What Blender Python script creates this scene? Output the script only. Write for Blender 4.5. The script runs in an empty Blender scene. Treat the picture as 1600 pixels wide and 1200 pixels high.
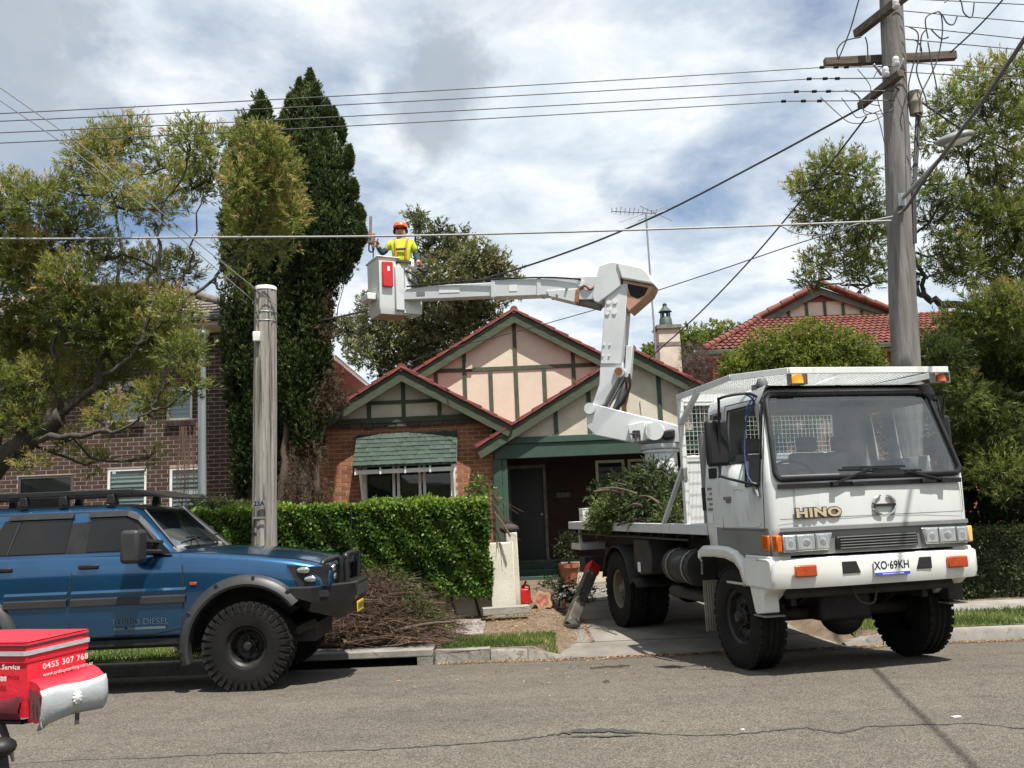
import bpy, bmesh, math, random
import numpy as np
from mathutils import Vector, Matrix, Euler
R = math.radians
random.seed(7); RNG = np.random.default_rng(7)
SC = bpy.context.scene
COL = SC.collection

# ------------------------------------------------------------------ camera
FPX, CAM_Z, PITCH, ROLL = 1400.0, 1.65, math.atan(195 / 1400.0), 0.042
FW = np.array([0, math.cos(PITCH), math.sin(PITCH)]); _u = np.array([0, -math.sin(PITCH), math.cos(PITCH)]); _r = np.array([1.0, 0, 0])
RT = math.cos(ROLL) * _r - math.sin(ROLL) * _u
UP = math.sin(ROLL) * _r + math.cos(ROLL) * _u
CAMP = np.array([0, 0, CAM_Z])
cam = bpy.data.objects.new('camera', bpy.data.cameras.new('camera')); COL.objects.link(cam)
cam.matrix_world = Matrix(((RT[0], UP[0], -FW[0], 0), (RT[1], UP[1], -FW[1], 0), (RT[2], UP[2], -FW[2], CAM_Z), (0, 0, 0, 1)))
cam.data.sensor_fit = 'HORIZONTAL'; cam.data.sensor_width = 36.0; cam.data.lens = FPX / 1600 * 36.0
cam.data.clip_start = 0.05; cam.data.clip_end = 3000
SC.camera = cam

# ------------------------------------------------------------------ sun, sky, exposure
SUN_DIR = Vector((-1.1, 1.9, -5.3)).normalized()          # the way the light travels
sl = bpy.data.lights.new('sun', 'SUN'); sl.energy = 5.0; sl.angle = R(0.7); sl.color = (1.0, 0.955, 0.88)
so = bpy.data.objects.new('sun', sl); COL.objects.link(so)
so.rotation_euler = SUN_DIR.to_track_quat('-Z', 'Y').to_euler(); so.location = (6, -12, 40)
SUN_EL = math.asin(-SUN_DIR.z); SUN_ROT = math.atan2(-SUN_DIR.x, -SUN_DIR.y)
W = bpy.data.worlds.new('World'); SC.world = W; W.use_nodes = True
SC.view_settings.view_transform = 'Standard'; SC.view_settings.look = 'None'
SC.view_settings.exposure = 0.78; SC.view_settings.gamma = 1.0; SC.view_settings.use_curve_mapping = False
SC.cycles.max_bounces = 6; SC.cycles.diffuse_bounces = 3; SC.cycles.glossy_bounces = 3; SC.cycles.transmission_bounces = 4
SC.cycles.transparent_max_bounces = 10; SC.cycles.caustics_reflective = False; SC.cycles.caustics_refractive = False
SC.cycles.use_denoising = True

def build_sky():
    nt = W.node_tree; N = nt.nodes; L = nt.links; N.clear()
    out = N.new('ShaderNodeOutputWorld'); tc = N.new('ShaderNodeTexCoord')
    sky = N.new('ShaderNodeTexSky'); sky.sky_type = 'NISHITA'; sky.sun_disc = False
    sky.sun_elevation = SUN_EL; sky.sun_rotation = SUN_ROT; sky.air_density = 1.0; sky.dust_density = 0.6; sky.ozone_density = 1.3
    bs = N.new('ShaderNodeBackground'); bs.inputs[1].default_value = 0.08; L.new(sky.outputs[0], bs.inputs[0])
    sx = N.new('ShaderNodeSeparateXYZ'); L.new(tc.outputs['Generated'], sx.inputs[0])
    def M(op, a, b=None, clamp=False):
        n = N.new('ShaderNodeMath'); n.operation = op; n.use_clamp = clamp
        for i, v in enumerate((a, b)):
            if v is None: continue
            if isinstance(v, (int, float)): n.inputs[i].default_value = v
            else: L.new(v, n.inputs[i])
        return n.outputs[0]
    zz = M('ADD', M('MAXIMUM', sx.outputs[2], 0.0), 0.16)
    cx = N.new('ShaderNodeCombineXYZ'); L.new(M('DIVIDE', sx.outputs[0], zz), cx.inputs[0]); L.new(M('DIVIDE', sx.outputs[1], zz), cx.inputs[1])
    def noise(vec, scale, det, rough, dist=0.0, off=(0, 0, 0), lac=2.0):
        mp = N.new('ShaderNodeMapping'); mp.inputs['Location'].default_value = off; L.new(vec, mp.inputs[0])
        n = N.new('ShaderNodeTexNoise'); n.inputs['Scale'].default_value = scale; n.inputs['Detail'].default_value = det
        n.inputs['Roughness'].default_value = rough; n.inputs['Distortion'].default_value = dist; n.inputs['Lacunarity'].default_value = lac
        L.new(mp.outputs[0], n.inputs[0]); return n.outputs[0]
    def ramp(v, stops):
        n = N.new('ShaderNodeValToRGB'); e = n.color_ramp.elements
        while len(e) < len(stops): e.new(0.5)
        for el, (p, c) in zip(e, stops): el.position = p; el.color = (c, c, c, 1) if isinstance(c, (int, float)) else (*c, 1)
        L.new(v, n.inputs[0]); return n.outputs[0]
    cover = ramp(noise(cx.outputs[0], 1.15, 7, 0.58, 0.3, (3.1, 1.2, 0)), [(0.33, 0.0), (0.5, 1.0)])
    fine = noise(cx.outputs[0], 3.4, 8, 0.6, 0.4, (0.4, 7.0, 0))
    body = ramp(fine, [(0.33, (0.39, 0.445, 0.50)), (0.47, (0.50, 0.545, 0.58)), (0.60, (0.61, 0.63, 0.64))])
    dk = ramp(noise(cx.outputs[0], 1.7, 6, 0.55, 0.2, (5.2, 2.4, 0)), [(0.60, 0.0), (0.80, 0.7)])
    # two darker low cumulus that stand over the street
    jit = noise(tc.outputs['Generated'], 9.0, 5, 0.6, 0.0)
    for (px, py, rad, amp) in ((700, 100, 0.060, 1.0), (665, 195, 0.042, .95), (640, 150, .035, .7), (60, 60, 0.085, .95), (20, 150, 0.085, .8), (120, 150, .05, .7)):
        d = (px - 800) / FPX * RT - (py - 600) / FPX * UP + FW; d = d / np.linalg.norm(d)
        vm = N.new('ShaderNodeVectorMath'); vm.operation = 'DISTANCE'; L.new(tc.outputs['Generated'], vm.inputs[0]); vm.inputs[1].default_value = tuple(d)
        dd = M('ADD', vm.outputs['Value'], M('MULTIPLY', M('SUBTRACT', jit, 0.5), rad * 2.4))
        mr = N.new('ShaderNodeMapRange'); mr.interpolation_type = 'SMOOTHSTEP'; L.new(dd, mr.inputs[0])
        mr.inputs[1].default_value = rad * 0.45; mr.inputs[2].default_value = rad * 1.25; mr.inputs[3].default_value = amp; mr.inputs[4].default_value = 0.0
        dk = M('MAXIMUM', dk, mr.outputs[0]); cover = M('MAXIMUM', cover, mr.outputs[0])
    mix = N.new('ShaderNodeMix'); mix.data_type = 'RGBA'; L.new(M('MULTIPLY', dk, 0.85), mix.inputs[0]); L.new(body, mix.inputs[6]); mix.inputs[7].default_value = (0.25, 0.285, 0.33, 1)
    bc = N.new('ShaderNodeBackground'); bc.inputs[1].default_value = 1.0; L.new(mix.outputs[2], bc.inputs[0])
    ms = N.new('ShaderNodeMixShader'); L.new(M('MULTIPLY', cover, 0.95), ms.inputs[0]); L.new(bs.outputs[0], ms.inputs[1]); L.new(bc.outputs[0], ms.inputs[2])
    L.new(ms.outputs[0], out.inputs[0])
build_sky()

# ------------------------------------------------------------------ helpers
def at(px, py, Y):
    "world point seen at photo pixel px,py on the upright plane y = Y"
    d = (px - 800) / FPX * RT - (py - 600) / FPX * UP + FW
    p = CAMP + d * (Y / d[1]); return Vector(p)
def atz(px, py, z):
    d = (px - 800) / FPX * RT - (py - 600) / FPX * UP + FW
    return Vector(CAMP + d * ((z - CAM_Z) / d[2]))
def V(*a): return Vector(a)

def tag(o, label=None, cat=None, group=None, kind=None):
    if label: o['label'] = label
    if cat: o['category'] = cat
    if group: o['group'] = group
    if kind: o['kind'] = kind
    return o
def empty(name, loc=(0, 0, 0), rz=0.0, parent=None):
    o = bpy.data.objects.new(name, None); COL.objects.link(o); o.location = loc; o.rotation_euler = (0, 0, rz); o.parent = parent
    o.empty_display_size = 0.1; return o
def link(name, me, mat=None, parent=None):
    o = bpy.data.objects.new(name, me); COL.objects.link(o); o.parent = parent
    if mat is not None: me.materials.append(mat)
    return o
def copy_tree(o, parent=None):
    c = o.copy(); COL.objects.link(c); c.parent = parent
    for ch in list(o.children): copy_tree(ch, c)
    return c

class MB:
    "collects shapes; build() links them as one mesh object"
    def __init__(s): s.v = []; s.f = []
    def add(s, vs, fs):
        b = len(s.v); s.v += [tuple(v) for v in vs]; s.f += [[i + b for i in f] for f in fs]; return s
    def hexa(s, p):   # p: bottom 4 ccw, top 4 ccw
        return s.add(p, [(3, 2, 1, 0), (4, 5, 6, 7), (0, 1, 5, 4), (1, 2, 6, 5), (2, 3, 7, 6), (3, 0, 4, 7)])
    def box(s, c, d, rot=None):
        x, y, z = d[0] / 2, d[1] / 2, d[2] / 2
        p = [Vector(q) for q in ((-x, -y, -z), (x, -y, -z), (x, y, -z), (-x, y, -z), (-x, -y, z), (x, -y, z), (x, y, z), (-x, y, z))]
        if rot is not None: p = [rot @ q for q in p]
        return s.hexa([q + Vector(c) for q in p])
    def b2(s, lo, hi):
        return s.box([(a + b) / 2 for a, b in zip(lo, hi)], [abs(b - a) for a, b in zip(lo, hi)])
    def bar(s, a, b, w, h, up=(0, 0, 1)):
        a = Vector(a); b = Vector(b); d = (b - a); l = d.length; d.normalize(); u = Vector(up)
        r = d.cross(u)
        if r.length < 1e-5: r = d.cross(Vector((1, 0, 0)))
        r.normalize(); u = r.cross(d)
        q = lambda o, i, j: o + r * (i * w / 2) + u * (j * h / 2)
        return s.hexa([q(a, -1, -1), q(a, 1, -1), q(b, 1, -1), q(b, -1, -1), q(a, -1, 1), q(a, 1, 1), q(b, 1, 1), q(b, -1, 1)])
    def prism(s, poly, fn, a, b):
        "poly: list of 2-d points; fn(u,v,t) -> 3-d; extruded from t=a to t=b"
        n = len(poly); vs = [fn(u, v, a) for u, v in poly] + [fn(u, v, b) for u, v in poly]
        fs = [list(range(n))[::-1], list(range(n, 2 * n))] + [(i, (i + 1) % n, n + (i + 1) % n, n + i) for i in range(n)]
        return s.add(vs, fs)
    def tube(s, pts, rad, n=8, caps=True, closed=False):
        pts = [Vector(p) for p in pts]; m = len(pts)
        if not hasattr(rad, '__len__'): rad = [rad] * m
        prev = None; base = len(s.v)
        for i, p in enumerate(pts):
            if closed: d = pts[(i + 1) % m] - pts[i - 1]
            else: d = pts[min(i + 1, m - 1)] - pts[max(i - 1, 0)]
            if d.length < 1e-9: d = Vector((0, 0, 1))
            d.normalize()
            if prev is None:
                prev = d.orthogonal().normalized()
            else:
                prev = prev - d * prev.dot(d)
                if prev.length < 1e-6: prev = d.orthogonal()
                prev.normalize()
            c = d.cross(prev)
            for k in range(n):
                t = 2 * math.pi * k / n; s.v.append(tuple(p + (prev * math.cos(t) + c * math.sin(t)) * rad[i]))
        rng = m if closed else m - 1
        for i in range(rng):
            j = (i + 1) % m
            for k in range(n):
                s.f.append([base + i * n + k, base + i * n + (k + 1) % n, base + j * n + (k + 1) % n, base + j * n + k])
        if caps and not closed:
            s.f.append([base + k for k in range(n)][::-1]); s.f.append([base + (m - 1) * n + k for k in range(n)])
        return s
    def lathe(s, prof, o=(0, 0, 0), axis='z', n=24, a0=0.0, a1=None):
        "prof: (radius, height) pairs"
        base = len(s.v); full = a1 is None; a1 = a0 + 2 * math.pi if full else a1; cols = n if full else n + 1
        for r, h in prof:
            for k in range(cols):
                t = a0 + (a1 - a0) * k / n; c, q = r * math.cos(t), r * math.sin(t)
                p = {'z': (c, q, h), 'y': (c, h, q), 'x': (h, c, q)}[axis]
                s.v.append((p[0] + o[0], p[1] + o[1], p[2] + o[2]))
        for i in range(len(prof) - 1):
            for k in range(n if full else n):
                a = base + i * cols + k; b = base + i * cols + (k + 1) % cols
                if not full and k + 1 >= cols: continue
                s.f.append([a, b, b + cols, a + cols])
        return s
    def ell(s, c, r, nu=12, nv=8, rot=None):
        base = len(s.v)
        for j in range(nv + 1):
            ph = math.pi * j / nv
            for i in range(nu):
                t = 2 * math.pi * i / nu; p = Vector((r[0] * math.sin(ph) * math.cos(t), r[1] * math.sin(ph) * math.sin(t), -r[2] * math.cos(ph)))
                if rot is not None: p = rot @ p
                s.v.append(tuple(p + Vector(c)))
        for j in range(nv):
            for i in range(nu):
                a = base + j * nu + i; b = base + j * nu + (i + 1) % nu; s.f.append([a, b, b + nu, a + nu])
        return s
    def loft(s, rings, closed=True, caps=False):
        base = len(s.v); n = len(rings[0])
        for r_ in rings: s.v += [tuple(p) for p in r_]
        for i in range(len(rings) - 1):
            for k in range(n if closed else n - 1):
                s.f.append([base + i * n + k, base + i * n + (k + 1) % n, base + (i + 1) * n + (k + 1) % n, base + (i + 1) * n + k])
        if caps:
            s.f.append([base + k for k in range(n)][::-1]); s.f.append([base + (len(rings) - 1) * n + k for k in range(n)])
        return s
    def xf(s, m):
        s.v = [tuple(m @ Vector(v)) for v in s.v]; return s
    def mesh(s, name):
        me = bpy.data.meshes.new(name); me.from_pydata(s.v, [], s.f); me.validate(); me.update(); return me
    def build(s, name, mat, parent=None, smooth=None, bevel=0.0, seg=2, fix=True, solid=0.0, off=-1):
        me = s.mesh(name)
        if fix:
            bm = bmesh.new(); bm.from_mesh(me); bmesh.ops.remove_doubles(bm, verts=bm.verts, dist=1e-5); bmesh.ops.recalc_face_normals(bm, faces=bm.faces); bm.to_mesh(me); bm.free()
        if smooth is not None:
            me.shade_smooth(); me.set_sharp_from_angle(angle=R(smooth))
        o = link(name, me, mat, parent)
        if solid:
            m = o.modifiers.new('solid', 'SOLIDIFY'); m.thickness = solid; m.offset = off
        if bevel:
            m = o.modifiers.new('bevel', 'BEVEL'); m.width = bevel; m.segments = seg; m.limit_method = 'ANGLE'; m.angle_limit = R(35)
            if smooth is None: me.shade_smooth(); me.set_sharp_from_angle(angle=R(70)); 
        return o

def bezier(p0, p1, sag, n=16):
    "hanging wire"
    p0 = Vector(p0); p1 = Vector(p1)
    return [p0.lerp(p1, t) - Vector((0, 0, sag * 4 * t * (1 - t))) for t in [i / n for i in range(n + 1)]]
def spline(pts, per=6):
    pts = [Vector(p) for p in pts]; out = []
    for i in range(len(pts) - 1):
        p0 = pts[max(i - 1, 0)]; p1 = pts[i]; p2 = pts[i + 1]; p3 = pts[min(i + 2, len(pts) - 1)]
        for k in range(per):
            t = k / per
            out.append(0.5 * ((2 * p1) + (p2 - p0) * t + (2 * p0 - 5 * p1 + 4 * p2 - p3) * t * t + (3 * p1 - p0 - 3 * p2 + p3) * t ** 3))
    out.append(pts[-1]); return out

# ------------------------------------------------------------------ materials
def _nodes(name):
    m = bpy.data.materials.new(name); m.use_nodes = True; nt = m.node_tree
    return m, nt, nt.nodes, nt.links, nt.nodes['Principled BSDF']
def mat(name, col, rough=0.6, metal=0.0, col2=None, scale=6.0, detail=5.0, fac=(0.35, 0.65), bump=0.0, bscale=None, coat=0.0, stretch=(1, 1, 1),
        spots=None, rvar=0.0, spec=0.5, rough2=None, emit=None):
    """procedural: col mottled with col2 by noise; spots=(colour, scale, threshold) adds flecks / dirt; rvar = brightness change from piece to piece"""
    m, nt, N, L, B = _nodes(name)
    B.inputs['Roughness'].default_value = rough; B.inputs['Metallic'].default_value = metal; B.inputs['Coat Weight'].default_value = coat
    B.inputs['Coat Roughness'].default_value = 0.04; B.inputs['Specular IOR Level'].default_value = spec
    tc = N.new('ShaderNodeTexCoord'); mp = N.new('ShaderNodeMapping'); mp.inputs['Scale'].default_value = stretch; L.new(tc.outputs['Object'], mp.inputs[0])
    def noise(sc, det=5.0, ro=0.6):
        n = N.new('ShaderNodeTexNoise'); n.inputs['Scale'].default_value = sc; n.inputs['Detail'].default_value = det; n.inputs['Roughness'].default_value = ro
        L.new(mp.outputs[0], n.inputs[0]); return n.outputs[0]
    def rng(v, a, b, lo=0.0, hi=1.0):
        n = N.new('ShaderNodeMapRange'); L.new(v, n.inputs[0]); n.inputs[1].default_value = a; n.inputs[2].default_value = b; n.inputs[3].default_value = lo; n.inputs[4].default_value = hi; return n.outputs[0]
    def mixc(f, a, b):
        n = N.new('ShaderNodeMix'); n.data_type = 'RGBA'
        (L.new(f, n.inputs[0]) if not isinstance(f, float) else setattr(n.inputs[0], 'default_value', f))
        for i, c in ((6, a), (7, b)):
            if isinstance(c, tuple): n.inputs[i].default_value = (*c, 1)
            else: L.new(c, n.inputs[i])
        return n.outputs[2]
    c = col2 and mixc(rng(noise(scale, detail), *fac), col, col2) or None
    if c is None: c = mixc(0.0, col, col)
    if spots:
        for sp in (spots if isinstance(spots, list) else [spots]):
            c = mixc(rng(noise(sp[1], 6.0, 0.65), sp[2], sp[2] + 0.06, 0.0, sp[3] if len(sp) > 3 else 1.0), c, sp[0])
    if rvar:
        oi = N.new('ShaderNodeObjectInfo'); ge = N.new('ShaderNodeNewGeometry')
        ad = N.new('ShaderNodeMath'); ad.operation = 'ADD'; L.new(oi.outputs['Random'], ad.inputs[0]); L.new(ge.outputs['Random Per Island'], ad.inputs[1])
        fr = N.new('ShaderNodeMath'); fr.operation = 'FRACT'; L.new(ad.outputs[0], fr.inputs[0])
        hs = N.new('ShaderNodeHueSaturation'); L.new(c, hs.inputs['Color']); L.new(rng(fr.outputs[0], 0, 1, 1 - rvar, 1 + rvar), hs.inputs['Value'])
        m2 = N.new('ShaderNodeMath'); m2.operation = 'MULTIPLY'; L.new(fr.outputs[0], m2.inputs[0]); m2.inputs[1].default_value = 7.31
        m3 = N.new('ShaderNodeMath'); m3.operation = 'FRACT'; L.new(m2.outputs[0], m3.inputs[0])
        L.new(rng(m3.outputs[0], 0, 1, 0.5 - rvar * 0.05, 0.5 + rvar * 0.05), hs.inputs['Hue']); c = hs.outputs[0]
    L.new(c, B.inputs['Base Color'])
    if rough2 is not None: L.new(rng(noise(scale * 1.7), 0.35, 0.65, rough, rough2), B.inputs['Roughness'])
    if bump:
        b = N.new('ShaderNodeBump'); b.inputs['Strength'].default_value = bump; b.inputs['Distance'].default_value = 0.02
        L.new(noise(bscale or scale * 4, 6.0, 0.65), b.inputs['Height']); L.new(b.outputs[0], B.inputs['Normal'])
    if emit:
        B.inputs['Emission Color'].default_value = (*emit[0], 1); B.inputs['Emission Strength'].default_value = emit[1]
    return m
def glass(name, tint=(0.6, 0.7, 0.7), opacity=0.25, body=(0.02, 0.025, 0.03), rough=0.02, ior=1.5):
    "thin pane: see-through tint, a share of dark body, fresnel reflection"
    m, nt, N, L, B = _nodes(name); N.remove(B); out = N['Material Output']
    tr = N.new('ShaderNodeBsdfTransparent'); tr.inputs[0].default_value = (*tint, 1)
    di = N.new('ShaderNodeBsdfDiffuse'); di.inputs[0].default_value = (*body, 1)
    gl = N.new('ShaderNodeBsdfGlossy'); gl.inputs['Roughness'].default_value = rough
    tc = N.new('ShaderNodeTexCoord'); no = N.new('ShaderNodeTexNoise'); no.inputs['Scale'].default_value = 3.0; L.new(tc.outputs['Object'], no.inputs[0])
    bu = N.new('ShaderNodeBump'); bu.inputs['Strength'].default_value = 0.02; L.new(no.outputs[0], bu.inputs['Height']); L.new(bu.outputs[0], gl.inputs['Normal'])
    a = N.new('ShaderNodeMixShader'); a.inputs[0].default_value = opacity; L.new(tr.outputs[0], a.inputs[1]); L.new(di.outputs[0], a.inputs[2])
    lw = N.new('ShaderNodeLayerWeight'); lw.inputs[0].default_value = 0.5; pw = N.new('ShaderNodeMath'); pw.operation = 'POWER'; L.new(lw.outputs['Facing'], pw.inputs[0]); pw.inputs[1].default_value = 4.0
    f0 = ((ior - 1) / (ior + 1)) ** 2 * 1.6; fr = N.new('ShaderNodeMapRange'); L.new(pw.outputs[0], fr.inputs[0]); fr.inputs[3].default_value = f0; fr.inputs[4].default_value = 0.9
    b = N.new('ShaderNodeMixShader'); L.new(fr.outputs[0], b.inputs[0]); L.new(a.outputs[0], b.inputs[1]); L.new(gl.outputs[0], b.inputs[2])
    L.new(b.outputs[0], out.inputs[0]); return m
def leafmat(name, cols, trans=0.35, rough=0.55):
    "cols: (position, colour) along the per-leaf attribute 'tint'"
    m, nt, N, L, B = _nodes(name); out = N['Material Output']
    at_ = N.new('ShaderNodeAttribute'); at_.attribute_name = 'tint'
    rp = N.new('ShaderNodeValToRGB'); e = rp.color_ramp.elements
    while len(e) < len(cols): e.new(0.5)
    for el, (p, c) in zip(e, cols): el.position = p; el.color = (*c, 1)
    L.new(at_.outputs['Fac'], rp.inputs[0]); L.new(rp.outputs[0], B.inputs['Base Color']); B.inputs['Roughness'].default_value = rough; B.inputs['Specular IOR Level'].default_value = 0.35
    t = N.new('ShaderNodeBsdfTranslucent'); L.new(rp.outputs[0], t.inputs[0])
    ms = N.new('ShaderNodeMixShader'); ms.inputs[0].default_value = trans; L.new(B.outputs[0], ms.inputs[1]); L.new(t.outputs[0], ms.inputs[2]); L.new(ms.outputs[0], out.inputs[0])
    return m

# ------------------------------------------------------------------ leaves (numpy)
def unit(a): return a / np.maximum(np.linalg.norm(a, axis=-1, keepdims=True), 1e-9)
def leaf_mesh(name, pos, dirs, length, width, tint, mat_, parent=None, fold=0.0, rnd=None):
    "one four-sided leaf per row: base, two shoulders, tip"
    n = len(pos); rnd = rnd if rnd is not None else RNG.normal(size=(n, 3))
    d = unit(dirs); s = unit(np.cross(d, rnd)); nn = np.cross(s, d)
    length = np.broadcast_to(length, (n,))[:, None]; width = np.broadcast_to(width, (n,))[:, None]
    v = np.empty((n, 4, 3), np.float32)
    v[:, 0] = pos; v[:, 1] = pos + d * length * 0.45 + s * width * 0.5 + nn * width * fold; v[:, 2] = pos + d * length; v[:, 3] = pos + d * length * 0.45 - s * width * 0.5 + nn * width * fold
    me = bpy.data.meshes.new(name); me.vertices.add(n * 4); me.loops.add(n * 4); me.polygons.add(n)
    me.vertices.foreach_set('co', v.ravel()); me.loops.foreach_set('vertex_index', np.arange(n * 4, dtype=np.int32))
    me.polygons.foreach_set('loop_start', np.arange(0, n * 4, 4, dtype=np.int32)); me.polygons.foreach_set('loop_total', np.full(n, 4, np.int32))
    a = me.attributes.new('tint', 'FLOAT', 'FACE'); a.data.foreach_set('value', np.broadcast_to(tint, (n,)).astype(np.float32))
    me.update(calc_edges=True)
    return link(name, me, mat_, parent)

# ================================================================== GROUND, ROAD, KERB
KY = 11.05                                   # kerb face
def sm(t): t = min(max(t, 0.0), 1.0); return t * t * (3 - 2 * t)
def road_z(y): return 0.0 if y < 8 else -0.15 * ((min(y, KY) - 8) / 3.05) ** 1.6
def verge_z(y): return 0.10 * sm((y - 11.2) / 2.3) + 0.05 * sm((y - 13.5) / 5)
def drive_z(y): return -0.145 + 0.075 * sm((y - KY) / 1.7) + 0.20 * sm((y - 13.2) / 4.5)
DX0, DX1 = 0.62, 3.72
def gz(x, y):
    if y <= KY: return road_z(y)
    if -3.56 < x < -1.07 and y < 11.49: return -0.32
    fl = 0.35 * max(0.0, 1 - (y - KY) / 0.9)
    t = sm((x - (DX0 - fl - 0.18)) / 0.25) * (1 - sm((x - (DX1 + fl - 0.07)) / 0.25))
    return verge_z(y) * (1 - t) + drive_z(y) * t
def grid(xs, ys, fz):
    m = MB(); nx = len(xs)
    m.v = [(x, y, fz(x, y)) for y in ys for x in xs]
    m.f = [[j * nx + i, j * nx + i + 1, (j + 1) * nx + i + 1, (j + 1) * nx + i] for j in range(len(ys) - 1) for i in range(nx - 1)]
    return m
def lin(a, b, n): return [a + (b - a) * i / n for i in range(n + 1)]

def asphalt():
    m, nt, N, L, B = _nodes('asphalt')
    tc = N.new('ShaderNodeTexCoord')
    def noise(sc, det, ro=0.6, st=None):
        n = N.new('ShaderNodeTexNoise'); n.inputs['Scale'].default_value = sc; n.inputs['Detail'].default_value = det; n.inputs['Roughness'].default_value = ro
        if st:
            mp = N.new('ShaderNodeMapping'); mp.inputs['Scale'].default_value = st; L.new(tc.outputs['Object'], mp.inputs[0]); L.new(mp.outputs[0], n.inputs[0])
        else: L.new(tc.outputs['Object'], n.inputs[0])
        return n.outputs[0]
    vo = N.new('ShaderNodeTexVoronoi'); vo.inputs['Scale'].default_value = 120.0; L.new(tc.outputs['Object'], vo.inputs[0])
    stone = N.new('ShaderNodeValToRGB'); e = stone.color_ramp.elements; e.new(0.5)
    for el, (p, c) in zip(e, ((0.0, (0.052, 0.047, 0.041)), (0.45, (0.092, 0.084, 0.071)), (1.0, (0.185, 0.166, 0.137)))): el.position = p; el.color = (*c, 1)
    sv = N.new('ShaderNodeSeparateColor'); L.new(vo.outputs['Color'], sv.inputs[0]); L.new(sv.outputs[0], stone.inputs[0])
    big = N.new('ShaderNodeMix'); big.data_type = 'RGBA'; big.blend_type = 'MULTIPLY'; big.inputs[0].default_value = 1.0
    rp = N.new('ShaderNodeValToRGB'); rp.color_ramp.elements[0].position = 0.3; rp.color_ramp.elements[0].color = (0.80, 0.79, 0.77, 1); rp.color_ramp.elements[1].position = 0.7; rp.color_ramp.elements[1].color = (1.12, 1.1, 1.06, 1)
    L.new(noise(0.7, 6, 0.62, (0.5, 1.6, 1)), rp.inputs[0]); L.new(stone.outputs[0], big.inputs[6]); L.new(rp.outputs[0], big.inputs[7])
    b2 = N.new('ShaderNodeMix'); b2.data_type = 'RGBA'; b2.blend_type = 'MULTIPLY'; b2.inputs[0].default_value = 1.0
    rq = N.new('ShaderNodeValToRGB'); rq.color_ramp.elements[0].position = 0.36; rq.color_ramp.elements[0].color = (0.84, 0.83, 0.82, 1); rq.color_ramp.elements[1].position = 0.5; rq.color_ramp.elements[1].color = (1, 1, 1, 1)
    L.new(noise(4.5, 5, 0.7), rq.inputs[0]); L.new(big.outputs[2], b2.inputs[6]); L.new(rq.outputs[0], b2.inputs[7])
    L.new(b2.outputs[2], B.inputs['Base Color']); B.inputs['Roughness'].default_value = 0.85; B.inputs['Specular IOR Level'].default_value = 0.25
    bu = N.new('ShaderNodeBump'); bu.inputs['Strength'].default_value = 0.55; bu.inputs['Distance'].default_value = 0.006; L.new(vo.outputs['Distance'], bu.inputs['Height']); L.new(bu.outputs[0], B.inputs['Normal'])
    return m
M_ASPH = asphalt()
M_DIRT = mat('dirt', (0.095, 0.067, 0.042), 0.95, col2=(0.165, 0.122, 0.08), scale=5, bump=0.5, bscale=60, spots=[((0.09, 0.06, 0.04), 30, 0.58), ((0.26, 0.2, 0.13), 55, 0.6)])
M_TURF = mat('turf', (0.05, 0.085, 0.02), 0.95, col2=(0.15, 0.15, 0.05), scale=7, bump=0.5, bscale=80)
M_CONC = mat('concrete', (0.165, 0.155, 0.14), 0.9, col2=(0.26, 0.245, 0.22), scale=3, bump=0.25, bscale=70, spots=[((0.12, 0.105, 0.09), 9, 0.6, 0.6), ((0.33, 0.31, 0.28), 40, 0.64, 0.6)])
M_DRIVE = mat('driveway_concrete', (0.125, 0.115, 0.10), 0.92, col2=(0.21, 0.192, 0.165), scale=1.6, bump=0.3, bscale=60, spots=[((0.10, 0.085, 0.07), 5, 0.58, 0.5), ((0.24, 0.16, 0.09), 25, 0.62, 0.6)])
M_KERBSTONE = mat('old_kerb_concrete', (0.14, 0.128, 0.11), 0.9, col2=(0.25, 0.23, 0.205), scale=4, bump=0.6, bscale=28, spots=[((0.08, 0.075, 0.06), 12, 0.56, 0.7)])
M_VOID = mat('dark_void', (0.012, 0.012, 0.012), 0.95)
M_TAR = mat('crack_tar', (0.022, 0.021, 0.02), 0.9, col2=(0.06, 0.055, 0.05), scale=40)
M_LITTER = leafmat('leaf_litter', [(0, (0.10, 0.055, 0.03)), (0.4, (0.22, 0.12, 0.06)), (0.75, (0.36, 0.20, 0.10)), (1, (0.42, 0.30, 0.17))], 0.1, 0.8)
M_GRASS = leafmat('grass_blades', [(0, (0.045, 0.085, 0.015)), (0.5, (0.10, 0.16, 0.03)), (0.8, (0.20, 0.24, 0.06)), (1, (0.40, 0.34, 0.16))], 0.35, 0.6)

# far ground, one sheet to the horizon
xs = [-900, -300, -100, -50] + lin(-25, -4, 21) + [-3.57, -3.55, -3, -2.5, -2, -1.5, -1.075, -1.065] + lin(-0.5, 5, 44) + lin(6, 25, 19) + [50, 100, 300, 900]
ys = [-900, -300, -60, -12, 0, 8, 9, 10, KY - 0.02, KY, KY + 0.05] + [11.2, 11.3, 11.485, 11.495] + lin(11.55, 15, 26) + lin(15.5, 30, 29) + [60, 150, 400, 1500]
g = grid(xs, ys, lambda x, y: gz(x, y) - (0.05 if y < 11.1 else 0.0)).build('ground', M_DIRT, smooth=60); tag(g, kind='structure')
# road with crossfall to the gutter
rd = grid([-250, -120, -60] + lin(-30, 30, 60) + [60, 120, 250], [-11] + lin(-6, 7.6, 12) + lin(8, KY, 18), lambda x, y: road_z(y)).build('road', M_ASPH, smooth=60); tag(rd, kind='structure')
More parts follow.
